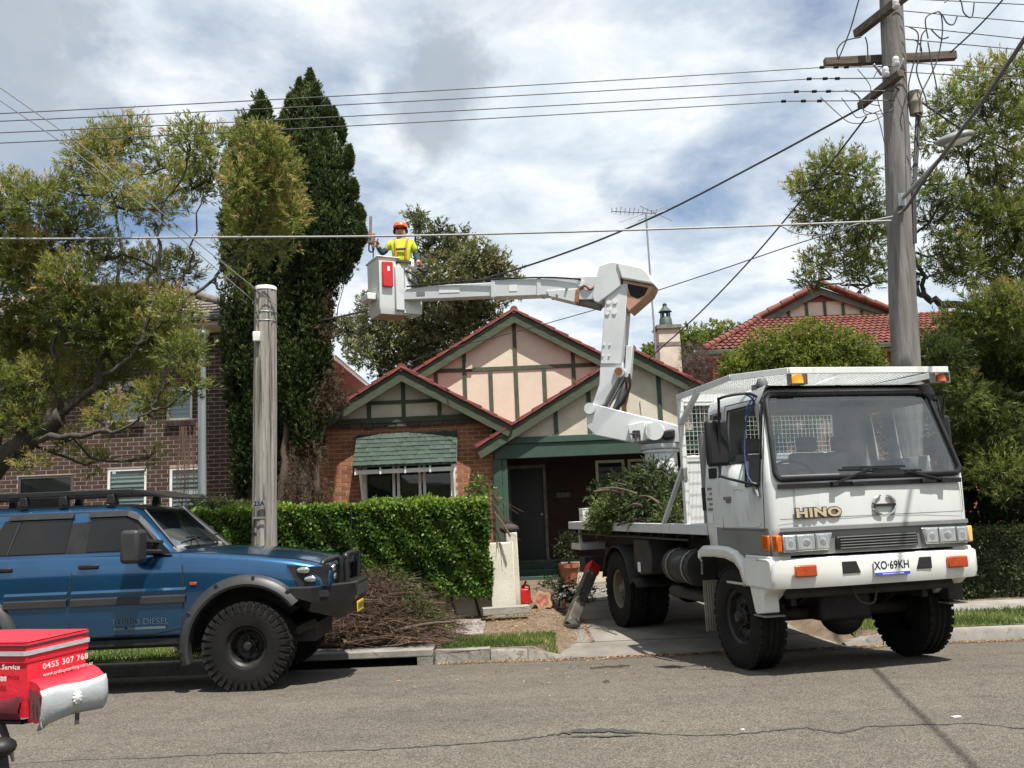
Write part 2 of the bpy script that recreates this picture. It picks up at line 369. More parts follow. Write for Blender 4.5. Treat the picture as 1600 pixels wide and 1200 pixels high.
# cracks running along the road
def ribbon(pts, wid, z=0.004, jag=0.35, sub=7):
    m = MB(); P = []
    for i in range(len(pts) - 1):
        a, b = pts[i], pts[i + 1]; wa, wb = wid[i], wid[i + 1]
        for k in range(sub):
            t = k / sub; P.append((a.lerp(b, t), wa + (wb - wa) * t))
    P.append((pts[-1], wid[-1])); L_, Rr = [], []
    for i, (p, w) in enumerate(P):
        j = random.gauss(0, 1) * jag * 0.03; w *= random.uniform(0.45, 1.4); zz = road_z(p.y) + z
        L_.append((p.x, p.y + j - w / 2, zz)); Rr.append((p.x, p.y + j + w / 2, zz))
    n = len(L_); m.v = L_ + Rr; m.f = [[i, i + 1, n + i + 1, n + i] for i in range(n - 1)]; return m
ck = [(-60, 1198), (0, 1195), (120, 1188), (270, 1183), (350, 1178), (430, 1176), (520, 1174), (600, 1171), (660, 1167), (740, 1162), (800, 1157), (840, 1153), (862, 1149)]
ribbon([atz(*p, 0) for p in ck], [0.008, .008, .01, .013, .014, .012, .012, .018, .02, .032, .03, .024, .02]).build('road_crack', M_TAR, rd)
ck = [(1018, 1147), (1080, 1150), (1150, 1148), (1200, 1143), (1260, 1138), (1285, 1142), (1315, 1146), (1350, 1136), (1440, 1132), (1520, 1131), (1600, 1139), (1680, 1142)]
ribbon([atz(*p, 0) for p in ck], [0.022, .018, .02, .022, .028, .05, .055, .026, .02, .018, .018, .014]).build('road_crack', M_TAR, rd)
for pp, w in (([(862, 1149), (900, 1144), (960, 1143), (1018, 1147)], [.02, .10, .11, .03]), ([(870, 1152), (930, 1152), (1010, 1150)], [.012, .035, .012]),
              ([(1225, 1103), (1240, 1120), (1262, 1136)], [.005, .007, .01]), ([(1315, 1146), (1350, 1158), (1390, 1185), (1410, 1199)], [.015, .008, .008, .006]), ([(848, 1130), (835, 1142), (800, 1157)], [.004, .006, .01]),
              ([(1470, 1180), (1520, 1195)], [.008, .006])):
    ribbon([atz(*p, 0) for p in pp], w, 0.008).build('road_crack', M_TAR, rd)
# driveway slab
m = MB(); ny = lin(KY, 17.8, 40)
rows = []
for y in ny:
    fl = 0.35 * max(0.0, 1 - (y - KY) / 0.9); rows.append([(x, y, drive_z(y) + 0.006) for x in lin(DX0 - fl + 0.04, DX1 + fl - 0.02, 8)])
m.loft(rows, closed=False); dv = m.build('driveway', M_DRIVE, smooth=60); tag(dv, kind='structure')
for yj in (11.95, 13.9, 15.6):
    MB().b2((DX0, yj - 0.008, drive_z(yj) + 0.002), (DX1, yj + 0.008, drive_z(yj) + 0.0095)).build('expansion_joint', M_TAR, dv)
# kerb: pieces either side of the drive
kerb = tag(empty('kerb', (0, KY, 0)), kind='structure')
def kerb_piece(x0, x1, h0=0.0, h1=0.0, mt=M_CONC, wob=0.0):
    prof = [(0.0, -0.2), (0.012, -0.03), (0.035, 0.0), (0.15, 0.004), (0.15, -0.2)]; m = MB(); rings = []
    n = max(2, int((x1 - x0) / 0.25))
    for i in range(n + 1):
        t = i / n; x = x0 + (x1 - x0) * t; h = h0 + (h1 - h0) * t
        rings.append([(x, y + (random.gauss(0, wob) if k < 3 else 0), (z + h + random.gauss(0, wob) if z > -0.1 else z)) for k, (y, z) in enumerate(prof)])
    m.loft(rings, caps=True); return m.build('kerb_block', mt, kerb, smooth=50)
x = -14.2
while x < -3.6: kerb_piece(x, min(x + 1.78, -3.5) - 0.012); x += 1.78
kerb_piece(-1.05, -0.4, mt=M_KERBSTONE, wob=0.008); kerb_piece(-0.39, 0.05, 0, -0.01, mt=M_KERBSTONE, wob=0.008); kerb_piece(0.06, 0.5, -0.01, -0.13, mt=M_KERBSTONE, wob=0.006)
kerb_piece(3.86, 4.3, -0.12, 0.0, M_KERBSTONE, 0.004)
x = 4.31
while x < 16: kerb_piece(x, x + 1.79); x += 1.8
# storm drain inlet under its concrete lintel
dr = tag(empty('storm_drain', (-2.3, KY, 0)), 'grey concrete storm drain inlet with a long dark mouth below the branch pile', 'drain')
MB().b2((-1.25, 0.0, -0.055), (1.22, 0.42, 0.03)).build('lintel', M_CONC, dr, bevel=0.012)
for xa, xb in ((-1.25, -1.05), (1.03, 1.22)): MB().b2((xa, 0.0, -0.22), (xb, 0.42, -0.056)).build('side_pier', M_KERBSTONE, dr)
MB().b2((-1.05, 0.30, -0.25), (1.03, 0.41, -0.056)).build('back_wall', M_VOID, dr)
MB().b2((-1.05, 0.0, -0.2), (1.03, 0.3, -0.165)).build('floor', M_VOID, dr)
# footpath slabs
fp = tag(empty('footpath', (0, 12.6, 0)), kind='structure')
def slab(x0, x1, y0, y1):
    m = MB(); m.hexa([(x0, y0, verge_z(y0) - 0.08), (x1, y0, verge_z(y0) - 0.08), (x1, y1, verge_z(y1) - 0.08), (x0, y1, verge_z(y1) - 0.08), (x0, y0, verge_z(y0) + 0.012), (x1, y0, verge_z(y0) + 0.012), (x1, y1, verge_z(y1) + 0.012), (x0, y1, verge_z(y1) + 0.012)])
    o = m.build('paving_slab', M_CONC, fp); o.matrix_parent_inverse = Matrix.Translation((0, -12.6, 0)); return o
for i in range(9): slab(-14 + i * 1.5, -14 + i * 1.5 + 1.488, 12.1, 13.2)
slab(-0.62, -0.30, 11.86, 11.93)
for i in range(8): slab(4.2 + i * 1.5, 4.2 + i * 1.5 + 1.488, 12.25, 12.95)
# turf sheets and blades
def turf(name, x0, x1, y0, y1, dens, label, ragged=0.12):
    nx = max(4, int((x1 - x0) / 0.25)); m = MB(); rows = []
    for j, y in enumerate(lin(y0, y1, 6)):
        e = ragged if j in (0, 6) else 0
        rows.append([(x + random.gauss(0, 0.01), y + random.uniform(-e, e) * (1 if j else 0.25), gz(x, y) + 0.008) for x in lin(x0, x1, nx)])
    m.loft(rows, closed=False); root = m.build(name, M_TURF, smooth=60); tag(root, label, 'grass', kind='stuff')
    n = int((x1 - x0) * (y1 - y0) * dens); px = RNG.uniform(x0, x1, n); py = RNG.uniform(y0 - 0.02, y1 + 0.06, n)
    keep = (np.sin(px * 5.1 + 1) * np.cos(py * 6.3 + px) + RNG.normal(size=n) * 0.6) > -0.75; px, py = px[keep], py[keep]; n = len(px)
    pz = np.array([gz(a, b) for a, b in zip(px, py)]) + 0.004
    d = np.stack([RNG.normal(0, 0.45, n), RNG.normal(0, 0.45, n), np.ones(n)], 1)
    t = np.clip(0.45 + 0.25 * np.sin(px * 3 + py * 5) + RNG.normal(0, 0.2, n), 0, 1)
    leaf_mesh('grass_blades', np.stack([px, py, pz], 1), d, RNG.uniform(0.025, 0.085, n), RNG.uniform(0.005, 0.010, n), t, M_GRASS, root)
turf('grass_strip', -9.5, -3.75, 11.22, 12.08, 3500, 'strip of mown grass between kerb and path behind the blue 4WD')
turf('grass_tuft_strip', -1.0, 0.42, 11.2, 11.84, 9000, 'ragged bright grass edge between the branch pile and the driveway')
turf('grass_verge', 4.05, 12.0, 11.22, 12.22, 3800, 'green mown verge beside the truck in front of the low hedge')
# dry leaves swept along the gutter and over the dirt
def litter(name, n, fx, fy, label, s=(0.02, 0.05)):
    px = fx(n); py = fy(n, px); pz = np.array([(road_z(b) if b < KY else gz(a, b)) for a, b in zip(px, py)]) + RNG.uniform(0.006, 0.02, n)
    d = np.stack([RNG.normal(size=n), RNG.normal(size=n), RNG.normal(0, 0.15, n)], 1)
    up = np.stack([RNG.normal(0, .3, n), RNG.normal(0, .3, n), np.ones(n)], 1)
    o = leaf_mesh(name, np.stack([px, py, pz], 1), d, RNG.uniform(*s, n), RNG.uniform(0.006, 0.018, n), RNG.uniform(0, 1, n), M_LITTER, fold=0.25, rnd=up); tag(o, label, 'leaf litter', kind='stuff')
litter('gutter_leaves', 4200, lambda n: RNG.uniform(-1.0, 7.5, n), lambda n, x: KY - 0.02 - np.abs(RNG.normal(0, 0.09, n)) - 0.10 * (np.sin(x * 2.1) + 1) * RNG.uniform(0, 1, n), 'brown dry leaves swept along the gutter')
litter('dirt_leaves', 5200, lambda n: np.clip(RNG.normal(-0.3, 1.0, n), -2.6, 0.9), lambda n, x: RNG.uniform(11.9, 15.2, n), 'brown wood chips and dry leaves on the bare dirt by the gate pier')
litter('road_debris', 260, lambda n: RNG.normal(0.6, 1.5, n), lambda n, x: 10.2 - np.abs(RNG.normal(0, 1.0, n)), 'scattered twigs and leaf bits on the asphalt', (0.015, 0.06))
# unseen foliage ridge behind the viewer, added to darken reflections and block low sky
m = MB(); rws = []
for j, (yy, zz) in enumerate(((-11.5, -.1), (-11.8, 1.8), (-12.6, 3.6), (-14, 4.6), (-17, 4.2), (-22, -.1))):
    rws.append([(x, yy + random.gauss(0, .25), (zz + random.gauss(0, .35) + 1.1 * math.sin(x * .35) * (j in (2, 3, 4)) if 0 < j < 5 else zz)) for x in lin(-60, 60, 80)])
m.loft(rws, closed=False); tag(m.build('sky_blocker', mat('blocker_foliage', (.025, .035, .014), 1.0, col2=(.06, .07, .025), scale=1.5, bump=1.0, bscale=6)), kind='structure')

# ================================================================== HOUSES
def wroot(name, loc): return empty(name, loc)
def wc(o):
    "the mesh is in world coordinates: undo the parent's offset"
    p = o.parent; q = Vector((0, 0, 0))
    while p is not None: q += p.location; p = p.parent if (p.parent is not None and p.matrix_parent_inverse == Matrix.Identity(4)) else None
    o.matrix_parent_inverse = Matrix.Translation(-q); return o
def wb(m, name, mt, root, **k):
    o = m.build(name, mt, root, **k); r = root
    while r.parent is not None: r = r.parent
    if root is r: o.matrix_parent_inverse = Matrix.Translation(-r.location)
    else: o.matrix_parent_inverse = Matrix.Identity(4)      # parent is a world-coordinate mesh already
    return o
def project(P):
    v = np.array(P) - CAMP; z = v @ FW; return 800 + FPX * (v @ RT) / z, 600 - FPX * (v @ UP) / z

def brick_wall(root, core_name, x0, x1, z0, z1, Y, holes, mbrick, mmortar, limit=300, vis=None, soldier=(), depth=0.22, bl=0.23, bh=0.076, jt=0.010, pr=0.008):
    "wall facing -y: mortar core with openings, bricks laid one by one in stretcher bond"
    cx = sorted({x0, x1, *[h[i] for h in holes for i in (0, 1) if x0 < h[i] < x1]}); cz = sorted({z0, z1, *[h[i] for h in holes for i in (2, 3) if z0 < h[i] < z1]})
    m = MB()
    for i in range(len(cx) - 1):
        for j in range(len(cz) - 1):
            mx, mz = (cx[i] + cx[i + 1]) / 2, (cz[j] + cz[j + 1]) / 2
            if any(h[0] < mx < h[1] and h[2] < mz < h[3] for h in holes): continue
            m.b2((cx[i], Y, cz[j]), (cx[i + 1], Y + depth, cz[j + 1]))
    core = wb(m, core_name, mmortar, root, fix=False)
    items = []; row = 0; z = z0
    while z + bh * 0.6 < z1:
        zc = z + bh / 2; iv = [(x0, x1)]
        for h in holes:
            if h[2] < zc + 0.02 and zc - 0.02 < h[3]:
                nv = []
                for a, b in iv:
                    if h[1] <= a or h[0] >= b: nv.append((a, b)); continue
                    if h[0] > a: nv.append((a, h[0]))
                    if h[1] < b: nv.append((h[1], b))
                iv = nv
        for a, b in iv:
            st = bl + jt; k = math.floor((a - (row % 2) * st / 2) / st); s = k * st + (row % 2) * st / 2
            while s < b:
                p, q = max(s, a + 0.004), min(s + bl, b - 0.004)
                if q - p > 0.03: items.append((p, q, z))
                s += st
        z += bh + jt; row += 1
    base = MB(); base.hexa([(-.5, -pr, -.5), (.5, -pr, -.5), (.5, 0.01, -.5), (-.5, 0.01, -.5), (-.5, -pr, .5), (.5, -pr, .5), (.5, 0.01, .5), (-.5, 0.01, .5)])
    bme = base.mesh('brick'); bme.materials.append(mbrick); rest = MB(); n = 0
    def seen(it):
        px, py = project(((it[0] + it[1]) / 2, Y, it[2])); return vis is None or any(a < px < b and c < py < d for a, b, c, d in vis)
    items.sort(key=lambda it: (not seen(it), -it[2]))
    for p, q, zz in items:
        if n < limit and seen(it=(p, q, zz)):
            o = bpy.data.objects.new('brick', bme); COL.objects.link(o); o.parent = core
            o.location = ((p + q) / 2 + random.gauss(0, 0.0012), Y + random.gauss(0, pr * .2), zz + bh / 2 + random.gauss(0, 0.0012)); o.scale = (q - p, 1, bh); n += 1
        else: rest.hexa([(p, Y - pr, zz), (q, Y - pr, zz), (q, Y + .01, zz), (p, Y + .01, zz), (p, Y - pr, zz + bh), (q, Y - pr, zz + bh), (q, Y + .01, zz + bh), (p, Y + .01, zz + bh)])
    if rest.v: tag(wb(rest, 'brick_courses', mbrick, core, fix=False), kind='stuff')
    return core

def pieces(root, name, o, U, Vv, nu, nv, me, keep=None, limit=300, stagger=0.0, jit=0.0, rest_mat=None):
    "rows of alike pieces; U = step along the row, Vv = step up the slope; me spans the unit square"
    U = Vector(U); Vv = Vector(Vv); o = Vector(o); Nn = U.cross(Vv).normalized(); n = 0
    rot = Matrix((U.normalized(), Vv.normalized(), Nn)).transposed()
    rest = MB(); r = root
    while r.parent is not None: r = r.parent
    base = [Vector(v.co) for v in me.vertices]; fs = [list(p.vertices) for p in me.polygons]
    for j in range(nv):
        for i in range(nu):
            off = stagger * (j % 2)
            p = o + U * (i + off) + Vv * j
            c = p + U * 0.5 + Vv * 0.5
            if keep is not None and not keep(c): continue
            p = p + Nn * random.uniform(0, jit); sc = (U.length, Vv.length, 1)
            if n < limit:
                ob = bpy.data.objects.new(name, me); COL.objects.link(ob); ob.parent = root
                ob.rotation_euler = (rot @ Matrix.Rotation(random.gauss(0, jit * 0.5), 3, 'Z')).to_euler(); ob.scale = sc
                ob.location = p - (root.location if root is r and root.type == 'EMPTY' else Vector((0, 0, 0))); n += 1
            else: rest.add([p + rot @ Vector((v.x * sc[0], v.y * sc[1], v.z)) for v in base], fs)
    if rest.v: tag(wb(rest, name + '_rows', rest_mat or me.materials[0], root, fix=False), kind='stuff')

def tile_unit(name, mt, wave=0.022, lap=0.03, th=0.014, n=8, vo=1.12):
    m = MB(); top = []; bot = []
    for j, v in enumerate((0.0, vo)):
        for i in range(n + 1):
            u = i / n; w = wave * (0.5 + 0.5 * math.cos(4 * math.pi * u)) if wave else 0.0
            z = lap * (1 - v / vo) + w; top.append((u, v, z)); bot.append((u, v, z - th))
    k = n + 1; m.v = top + bot; B = 2 * k
    for i in range(n):
        m.f += [[i, i + 1, k + i + 1, k + i], [B + i + 1, B + i, B + k + i, B + k + i + 1], [i + 1, i, B + i, B + i + 1]]
    m.f += [[0, k, B + k, B], [k - 1, B + k - 1, B + 2 * k - 1, 2 * k - 1]]
    me = m.mesh(name); me.materials.append(mt); return me

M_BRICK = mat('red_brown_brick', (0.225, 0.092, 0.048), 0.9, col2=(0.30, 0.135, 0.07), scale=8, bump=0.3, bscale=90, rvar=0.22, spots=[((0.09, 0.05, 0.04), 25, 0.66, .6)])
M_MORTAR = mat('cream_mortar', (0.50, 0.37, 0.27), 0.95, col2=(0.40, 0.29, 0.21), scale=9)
M_BRICK_SHADE = mat('shaded_brick', (0.032, 0.013, 0.010), 0.9, col2=(0.05, 0.021, 0.015), scale=8, rvar=0.2)  # bungalow brick with the porch shade darkened into its colour
M_MORTAR_SHADE = mat('shaded_mortar', (0.045, 0.032, 0.026), 0.95, col2=(0.032, 0.024, 0.02), scale=9)  # mortar darkened in colour for the same porch shade
M_DBRICK = mat('chocolate_brick', (0.036, 0.018, 0.012), 0.8, col2=(0.056, 0.028, 0.019), scale=9, bump=0.2, bscale=90, rvar=0.25)
M_DMORTAR = mat('pale_mortar', (0.33, 0.28, 0.235), 0.95, col2=(0.26, 0.22, 0.185), scale=9)
M_SOLDIER = mat('dark_capping_brick', (0.05, 0.038, 0.036), 0.8, col2=(0.09, 0.06, 0.055), scale=10, rvar=0.3)
M_STUCCO = mat('peach_stucco', (0.66, 0.575, 0.465), 0.92, col2=(0.60, 0.515, 0.41), scale=2.2, bump=0.35, bscale=55, spots=[((0.5, 0.37, 0.28), 4, 0.62, .35)])
M_STUCCO2 = mat('cream_roughcast', (0.66, 0.60, 0.50), 0.95, col2=(0.55, 0.49, 0.40), scale=3, bump=0.8, bscale=70, spots=[((0.42, 0.37, 0.3), 7, 0.62, .4)])
M_GREEN = mat('weathered_green_timber', (0.038, 0.052, 0.030), 0.75, col2=(0.062, 0.078, 0.045), scale=3, stretch=(1, 1, 6), bump=0.3, bscale=26, spots=[((0.22, 0.20, 0.15), 16, 0.66, .8), ((0.12, 0.14, 0.06), 5, 0.6, .5)])
M_GREEN2 = mat('green_porch_paint', (0.026, 0.058, 0.040), 0.6, col2=(0.036, 0.074, 0.052), scale=3, bump=0.1, bscale=20, spots=[((0.13, 0.16, 0.12), 14, 0.7, .5)])
M_BATTEN = mat('dark_green_batten', (0.042, 0.06, 0.034), 0.75, col2=(0.075, 0.085, 0.05), scale=6, bump=0.3, spots=[((0.16, 0.12, 0.08), 12, 0.63, .6)])
M_RTILE = mat('red_roof_tile', (0.125, 0.026, 0.022), 0.75, col2=(0.18, 0.042, 0.033), scale=5, bump=0.2, bscale=50, rvar=0.2, spots=[((0.09, 0.03, 0.028), 8, 0.6, .6)])
M_OTILE = mat('terracotta_roof_tile', (0.115, 0.026, 0.018), 0.75, col2=(0.175, 0.052, 0.032), scale=4, bump=0.2, bscale=50, rvar=0.3, spots=[((0.10, 0.045, 0.035), 5, 0.58, .7)])
M_GTILE = mat('brown_grey_roof_tile', (0.12, 0.10, 0.088), 0.8, col2=(0.17, 0.145, 0.125), scale=5, rvar=0.2)
M_WHITE = mat('white_paint', (0.72, 0.72, 0.70), 0.5, col2=(0.64, 0.63, 0.6), scale=4, bump=0.05, spots=[((0.35, 0.31, 0.26), 14, 0.68, .6)])
M_GUTTER = mat('dark_gutter', (0.045, 0.045, 0.048), 0.5, col2=(0.07, 0.07, 0.07), scale=3)
M_PANE = glass('window_glass', (0.25, 0.28, 0.28), 0.75, (0.012, 0.014, 0.016))
M_BLIND = mat('white_shutter', (0.60, 0.63, 0.62), 0.5, col2=(0.52, 0.55, 0.55), scale=3)
M_DARKDOOR = mat('black_green_door', (0.012, 0.016, 0.015), 0.5, col2=(0.02, 0.026, 0.022), scale=5)
M_CONCRETE_W = mat('white_rendered_pier', (0.66, 0.63, 0.52), 0.9, col2=(0.55, 0.52, 0.43), scale=3, bump=0.3, bscale=40, spots=[((0.20, 0.18, 0.14), 3.2, 0.6, .6), ((0.3, 0.27, 0.2), 11, 0.62, .5)])
M_SHINGLE = mat('green_flaking_shingle', (0.028, 0.050, 0.037), 0.85, col2=(0.044, 0.071, 0.054), scale=4, rvar=0.22, bump=0.4, bscale=40, spots=[((0.24, 0.235, 0.19), 22, 0.60, .75), ((0.012, 0.03, 0.02), 6, 0.58, .6)])

# ---- peach and green bungalow ----
H = wroot('bungalow', (0.8, 18.5, 0.1)); tag(H, 'red brick bungalow with peach half-timbered gables, green barge boards and a dark porch', 'house')
rake_me = MB().add([(0, -.5, 0), (1.12, -.5, .012), (1.12, .5, .012), (0, .5, 0), (0, -.5, .075), (1.12, -.42, .055), (1.12, .42, .055), (0, .5, .075)], [(3, 2, 1, 0), (4, 5, 6, 7), (0, 1, 5, 4), (1, 2, 6, 5), (2, 3, 7, 6), (3, 0, 4, 7)]).mesh('rake_tile'); rake_me.materials.append(M_RTILE)
def gable_roof(root, ax, az, hl, hr, sl, Yf, Yb, name='roof'):
    "two slopes with their ridge along y, barge boards, and the rake tiles one by one; az = top of the boards at the apex"
    a = math.atan(sl)
    for sgn, h in ((-1, hl), (1, hr)):
        e = Vector((ax + sgn * h, 0, az - h * sl)); p = Vector((ax, 0, az)); nrm = Vector((sgn * math.sin(a), 0, math.cos(a)))
        m = MB(); q = [V(p.x, Yf + .03, p.z + .002), V(e.x, Yf + .03, e.z + .002), V(e.x, Yb, e.z + .002), V(p.x, Yb, p.z + .002)]
        m.hexa(q + [w + nrm * 0.05 for w in q]); rf = wb(m, name, M_RTILE, root)
        d = (e - p).normalized(); dn = -nrm                      # barge board
        m = MB(); q = [p + dn * 0.004, e + d * 0.03 + dn * 0.004, e + d * 0.03 + dn * 0.215, p + V(0, 0, -0.215 / math.cos(a))]
        m.hexa([V(w.x, Yf, w.z) for w in q] + [V(w.x, Yf + .035, w.z) for w in q]); wb(m, 'barge_board', M_GREEN, root)
        m = MB(); q2 = [p + V(0, 0, -.016), e + dn * 0.014, e + dn * 0.05, p + V(0, 0, -.06)]     # lining under the verge
        m.hexa([V(w.x, Yf + .036, w.z) for w in q2] + [V(w.x, Yf + .30, w.z) for w in q2]); wb(m, 'verge_soffit', M_BATTEN, root)
        L_ = (e - p).length; n = int(L_ / 0.33); st = L_ / n
        for i in range(n):
            o = bpy.data.objects.new('rake_tile', rake_me); COL.objects.link(o); o.parent = rf; s = p + d * (L_ - (i + 1) * st + 0.0) + nrm * 0.004
            ux = d * -1.0   # tile runs up the slope, thick end down
            s = p + d * (L_ - i * st) + nrm * 0.012
            rot = Matrix((ux, V(0, -sgn * 1.0, 0) if False else nrm.cross(ux), nrm)).transposed()
            o.rotation_euler = rot.to_euler(); o.location = V(s.x, Yf + 0.06, s.z); o.scale = (st, 0.21, random.uniform(.9, 1.1))
    m = MB(); m.tube([V(ax, Yf - .03, az + .045), V(ax, Yb, az + .045)], 0.09, 8); wb(m, 'ridge_capping', M_RTILE, root, smooth=60)
def face(name, poly, Y, th, mt, root): 
    m = MB(); m.prism([(p[0], p[1]) for p in poly], lambda u, v, t: (u, t, v), Y, Y + th); return wb(m, name, mt, root)
def batten(x0, z0, x1, z1, w, Y, root, mt=None, pr=0.022, name='batten'):
    m = MB(); m.bar((x0, Y - pr / 2 + .001, z0), (x1, Y - pr / 2 + .001, z1), w, pr, up=(0, -1, 0)); return wb(m, name, mt or M_BATTEN, root)

# left bay
BX, BA = -2.26, 4.58; SLP = 0.572
YW = 18.5
win = (-3.16, -1.24, 1.05, 3.05)
brick_wall(H, 'bay_wall', -4.12, -0.44, 0.1, 3.43, YW, [win], M_BRICK, M_MORTAR, 300, vis=[(500, 775, 655, 790)], bl=.228, bh=.074, jt=.012, pr=.0035)
m = MB()   # side return of the bay towards the porch
m.b2((-0.66, YW + .23, .1), (-0.44, 20.5, 3.4)); wb(m, 'bay_return', M_BRICK_SHADE, H)
sold = MB().hexa([(-.5, -.5, -.5), (.5, -.5, -.5), (.5, .5, -.5), (-.5, .5, -.5), (-.5, -.5, .5), (.5, -.5, .5), (.5, .5, .5), (-.5, .5, .5)]).mesh('capping_brick'); sold.materials.append(M_SOLDIER)
x = -4.1
while x < -0.5:
    o = bpy.data.objects.new('capping_brick', sold); COL.objects.link(o); o.parent = H; o.location = V(x + .115, YW - .02 + random.gauss(0, .002), 3.475) - H.location; o.scale = (.228, .08, .082); x += 0.24
gable_roof(H, BX, BA, 2.30, 2.22, SLP, 18.16, 21.5)
YG = 18.46
face('gable_panel', [(-4.1, 3.52), (-0.42, 3.52), (BX, 3.52 + 1.84 * SLP)], YG, 0.1, M_STUCCO2, H)
batten(-4.12, 3.575, -0.40, 3.575, 0.11, YG, H, M_GREEN, .035)
zr = at(631, 628, YG).z
batten(BX - (BA - .22 - zr) / SLP, zr, BX + (BA - .22 - zr) / SLP, zr, 0.075, YG, H, pr=.026)
for px in (577, 631, 687):
    xx = at(px, 650, YG).x; batten(xx, 3.6, xx, BA - .2 - abs(xx - BX) * SLP, 0.085, YG, H)
# window under the awning
fr = MB(); wx0, wx1, wz0, wz1 = win
fr.b2((wx0, YW + .02, wz0), (wx0 + .09, YW + .14, wz1)); fr.b2((wx1 - .09, YW + .02, wz0), (wx1, YW + .14, wz1)); fr.b2((wx0 + .091, YW + .02, wz1 - .08), (wx1 - .091, YW + .14, wz1)); fr.b2((wx0 - .03, YW - .05, wz0 - .06), (wx1 + .03, YW + .14, wz0 - .001))
for k in (.36, .64):
    xx = wx0 + (wx1 - wx0) * k; fr.b2((xx - .075, YW + .022, wz0), (xx - .02, YW + .12, wz1 - .081)); fr.b2((xx + .02, YW + .022, wz0), (xx + .075, YW + .12, wz1 - .081))
wn = wb(fr, 'window', M_WHITE, H)
cols_ = [wx0 + .09, wx0 + (wx1 - wx0) * .36, wx0 + (wx1 - wx0) * .64, wx1 - .09]
for k in range(3):
    m = MB(); m.b2((cols_[k], YW + .08, wz0), (cols_[k + 1], YW + .09, wz1 - .08)); wb(m, 'pane', M_PANE, wn)
for k in range(14):
    m = MB(); zc = wz0 + .08 + k * .13; m.box(((cols_[1] + cols_[2]) / 2, YW + .17, zc), (cols_[2] - cols_[1] - .1, .012, .09), Euler((R(-35), 0, 0)).to_matrix()); wb(m, 'shutter_slat', M_BLIND, wn)
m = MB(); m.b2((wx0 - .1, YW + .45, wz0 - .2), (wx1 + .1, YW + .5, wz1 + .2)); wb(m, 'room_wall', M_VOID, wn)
# shingled awning
AW = MB(); ax0, ax1 = -3.25, -1.17; zt, zb_, yt, yb_ = 3.27, 2.62, YW - .03, YW - .52
AW.hexa([(ax0, yt, zt - .05), (ax1, yt, zt - .05), (ax1, yb_, zb_ - .03), (ax0, yb_, zb_ - .03), (ax0, yt, zt - .02), (ax1, yt, zt - .02), (ax1, yb_, zb_), (ax0, yb_, zb_)])
aw = wb(AW, 'window_awning', M_GREEN2, H)
shm = tile_unit('shingle', M_SHINGLE, 0.0, 0.016, 0.009, 1, 1.2)
rows_ = 7; Lw = ax1 - ax0; dv_ = (V(0, yt - yb_, zt - zb_)) / rows_
for j in range(rows_):
    x = ax0 - (0.07 if j % 2 else 0)
    while x < ax1 - .02:
        w = random.uniform(.115, .165); p, q = max(x, ax0), min(x + w, ax1)
        if q - p > .02:
            o = bpy.data.objects.new('shingle', shm); COL.objects.link(o); o.parent = aw
            U = V(1, 0, 0); vv = dv_.normalized(); nn = U.cross(vv); o.rotation_euler = Matrix((U, vv, nn)).transposed().to_euler()
            o.location = V(p + .002, yb_, zb_) + dv_ * j + nn * (0.012 + random.uniform(0, .009)); o.scale = (q - p - .008, dv_.length * random.uniform(.98, 1.03), 1)
        x += w
m = MB(); m.b2((ax0 + .02, yb_ + .05, zb_ - .16), (ax1 - .02, yb_ + .08, zb_ - .075)); wb(m, 'valance_rail', M_WHITE, aw)
for k in range(5):
    xx = ax0 + .04 + (Lw - .08) * k / 4; m = MB(); m.b2((xx - .018, yb_ + .02, zb_ - .17), (xx + .018, yb_ + .049, zb_ - .035)); wb(m, 'rafter_tail', M_WHITE, aw)
for xx in (ax0 + .12, ax1 - .12):
    m = MB(); m.bar((xx, yb_ + .1, zb_ - .1), (xx, YW - .01, wz0 + .75), .05, .05); m.b2((xx - .05, YW - .06, wz0 + .1), (xx + .05, YW - .012, zb_ - .1)); wb(m, 'bracket', M_WHITE, aw)
# main gable behind
YM = 19.75; mA = at(803, 487, YM - .2); MX, MZ = mA.x, mA.z
gable_roof(H, MX, MZ, 4.3, 4.6, SLP, YM - .2, 27.0)
face('gable_panel', [(MX - 4.0, 2.9), (MX + 4.3, 2.9), (MX + 4.3, MZ - .03 - 4.3 * SLP), (MX, MZ - .03), (MX - 4.0, MZ - .03 - 4.0 * SLP)], YM, 0.12, M_STUCCO, H)
zr = at(803, 575, YM).z; hw = (MZ - .22 - zr) / SLP
batten(MX - hw, zr, MX + hw, zr, 0.085, YM, H, pr=.026)
for px, yy, full in ((725, 560, 1), (767, 600, 0), (805, 560, 1), (851, 600, 0), (895, 560, 1), (681, 590, 0), (940, 590, 0)):
    xx = at(px, yy, YM).x; batten(xx, 3.4, xx, min(zr - .03 if not full else 99, MZ - .2 - abs(xx - MX) * SLP), 0.088, YM, H)
p0 = at(733, 576, YM - .03); m = MB(); m.b2((p0.x - .075, YM - .07, p0.z - .01), (p0.x + .075, YM - .002, p0.z + .13)); wb(m, 'gable_vent', M_STUCCO2, H)
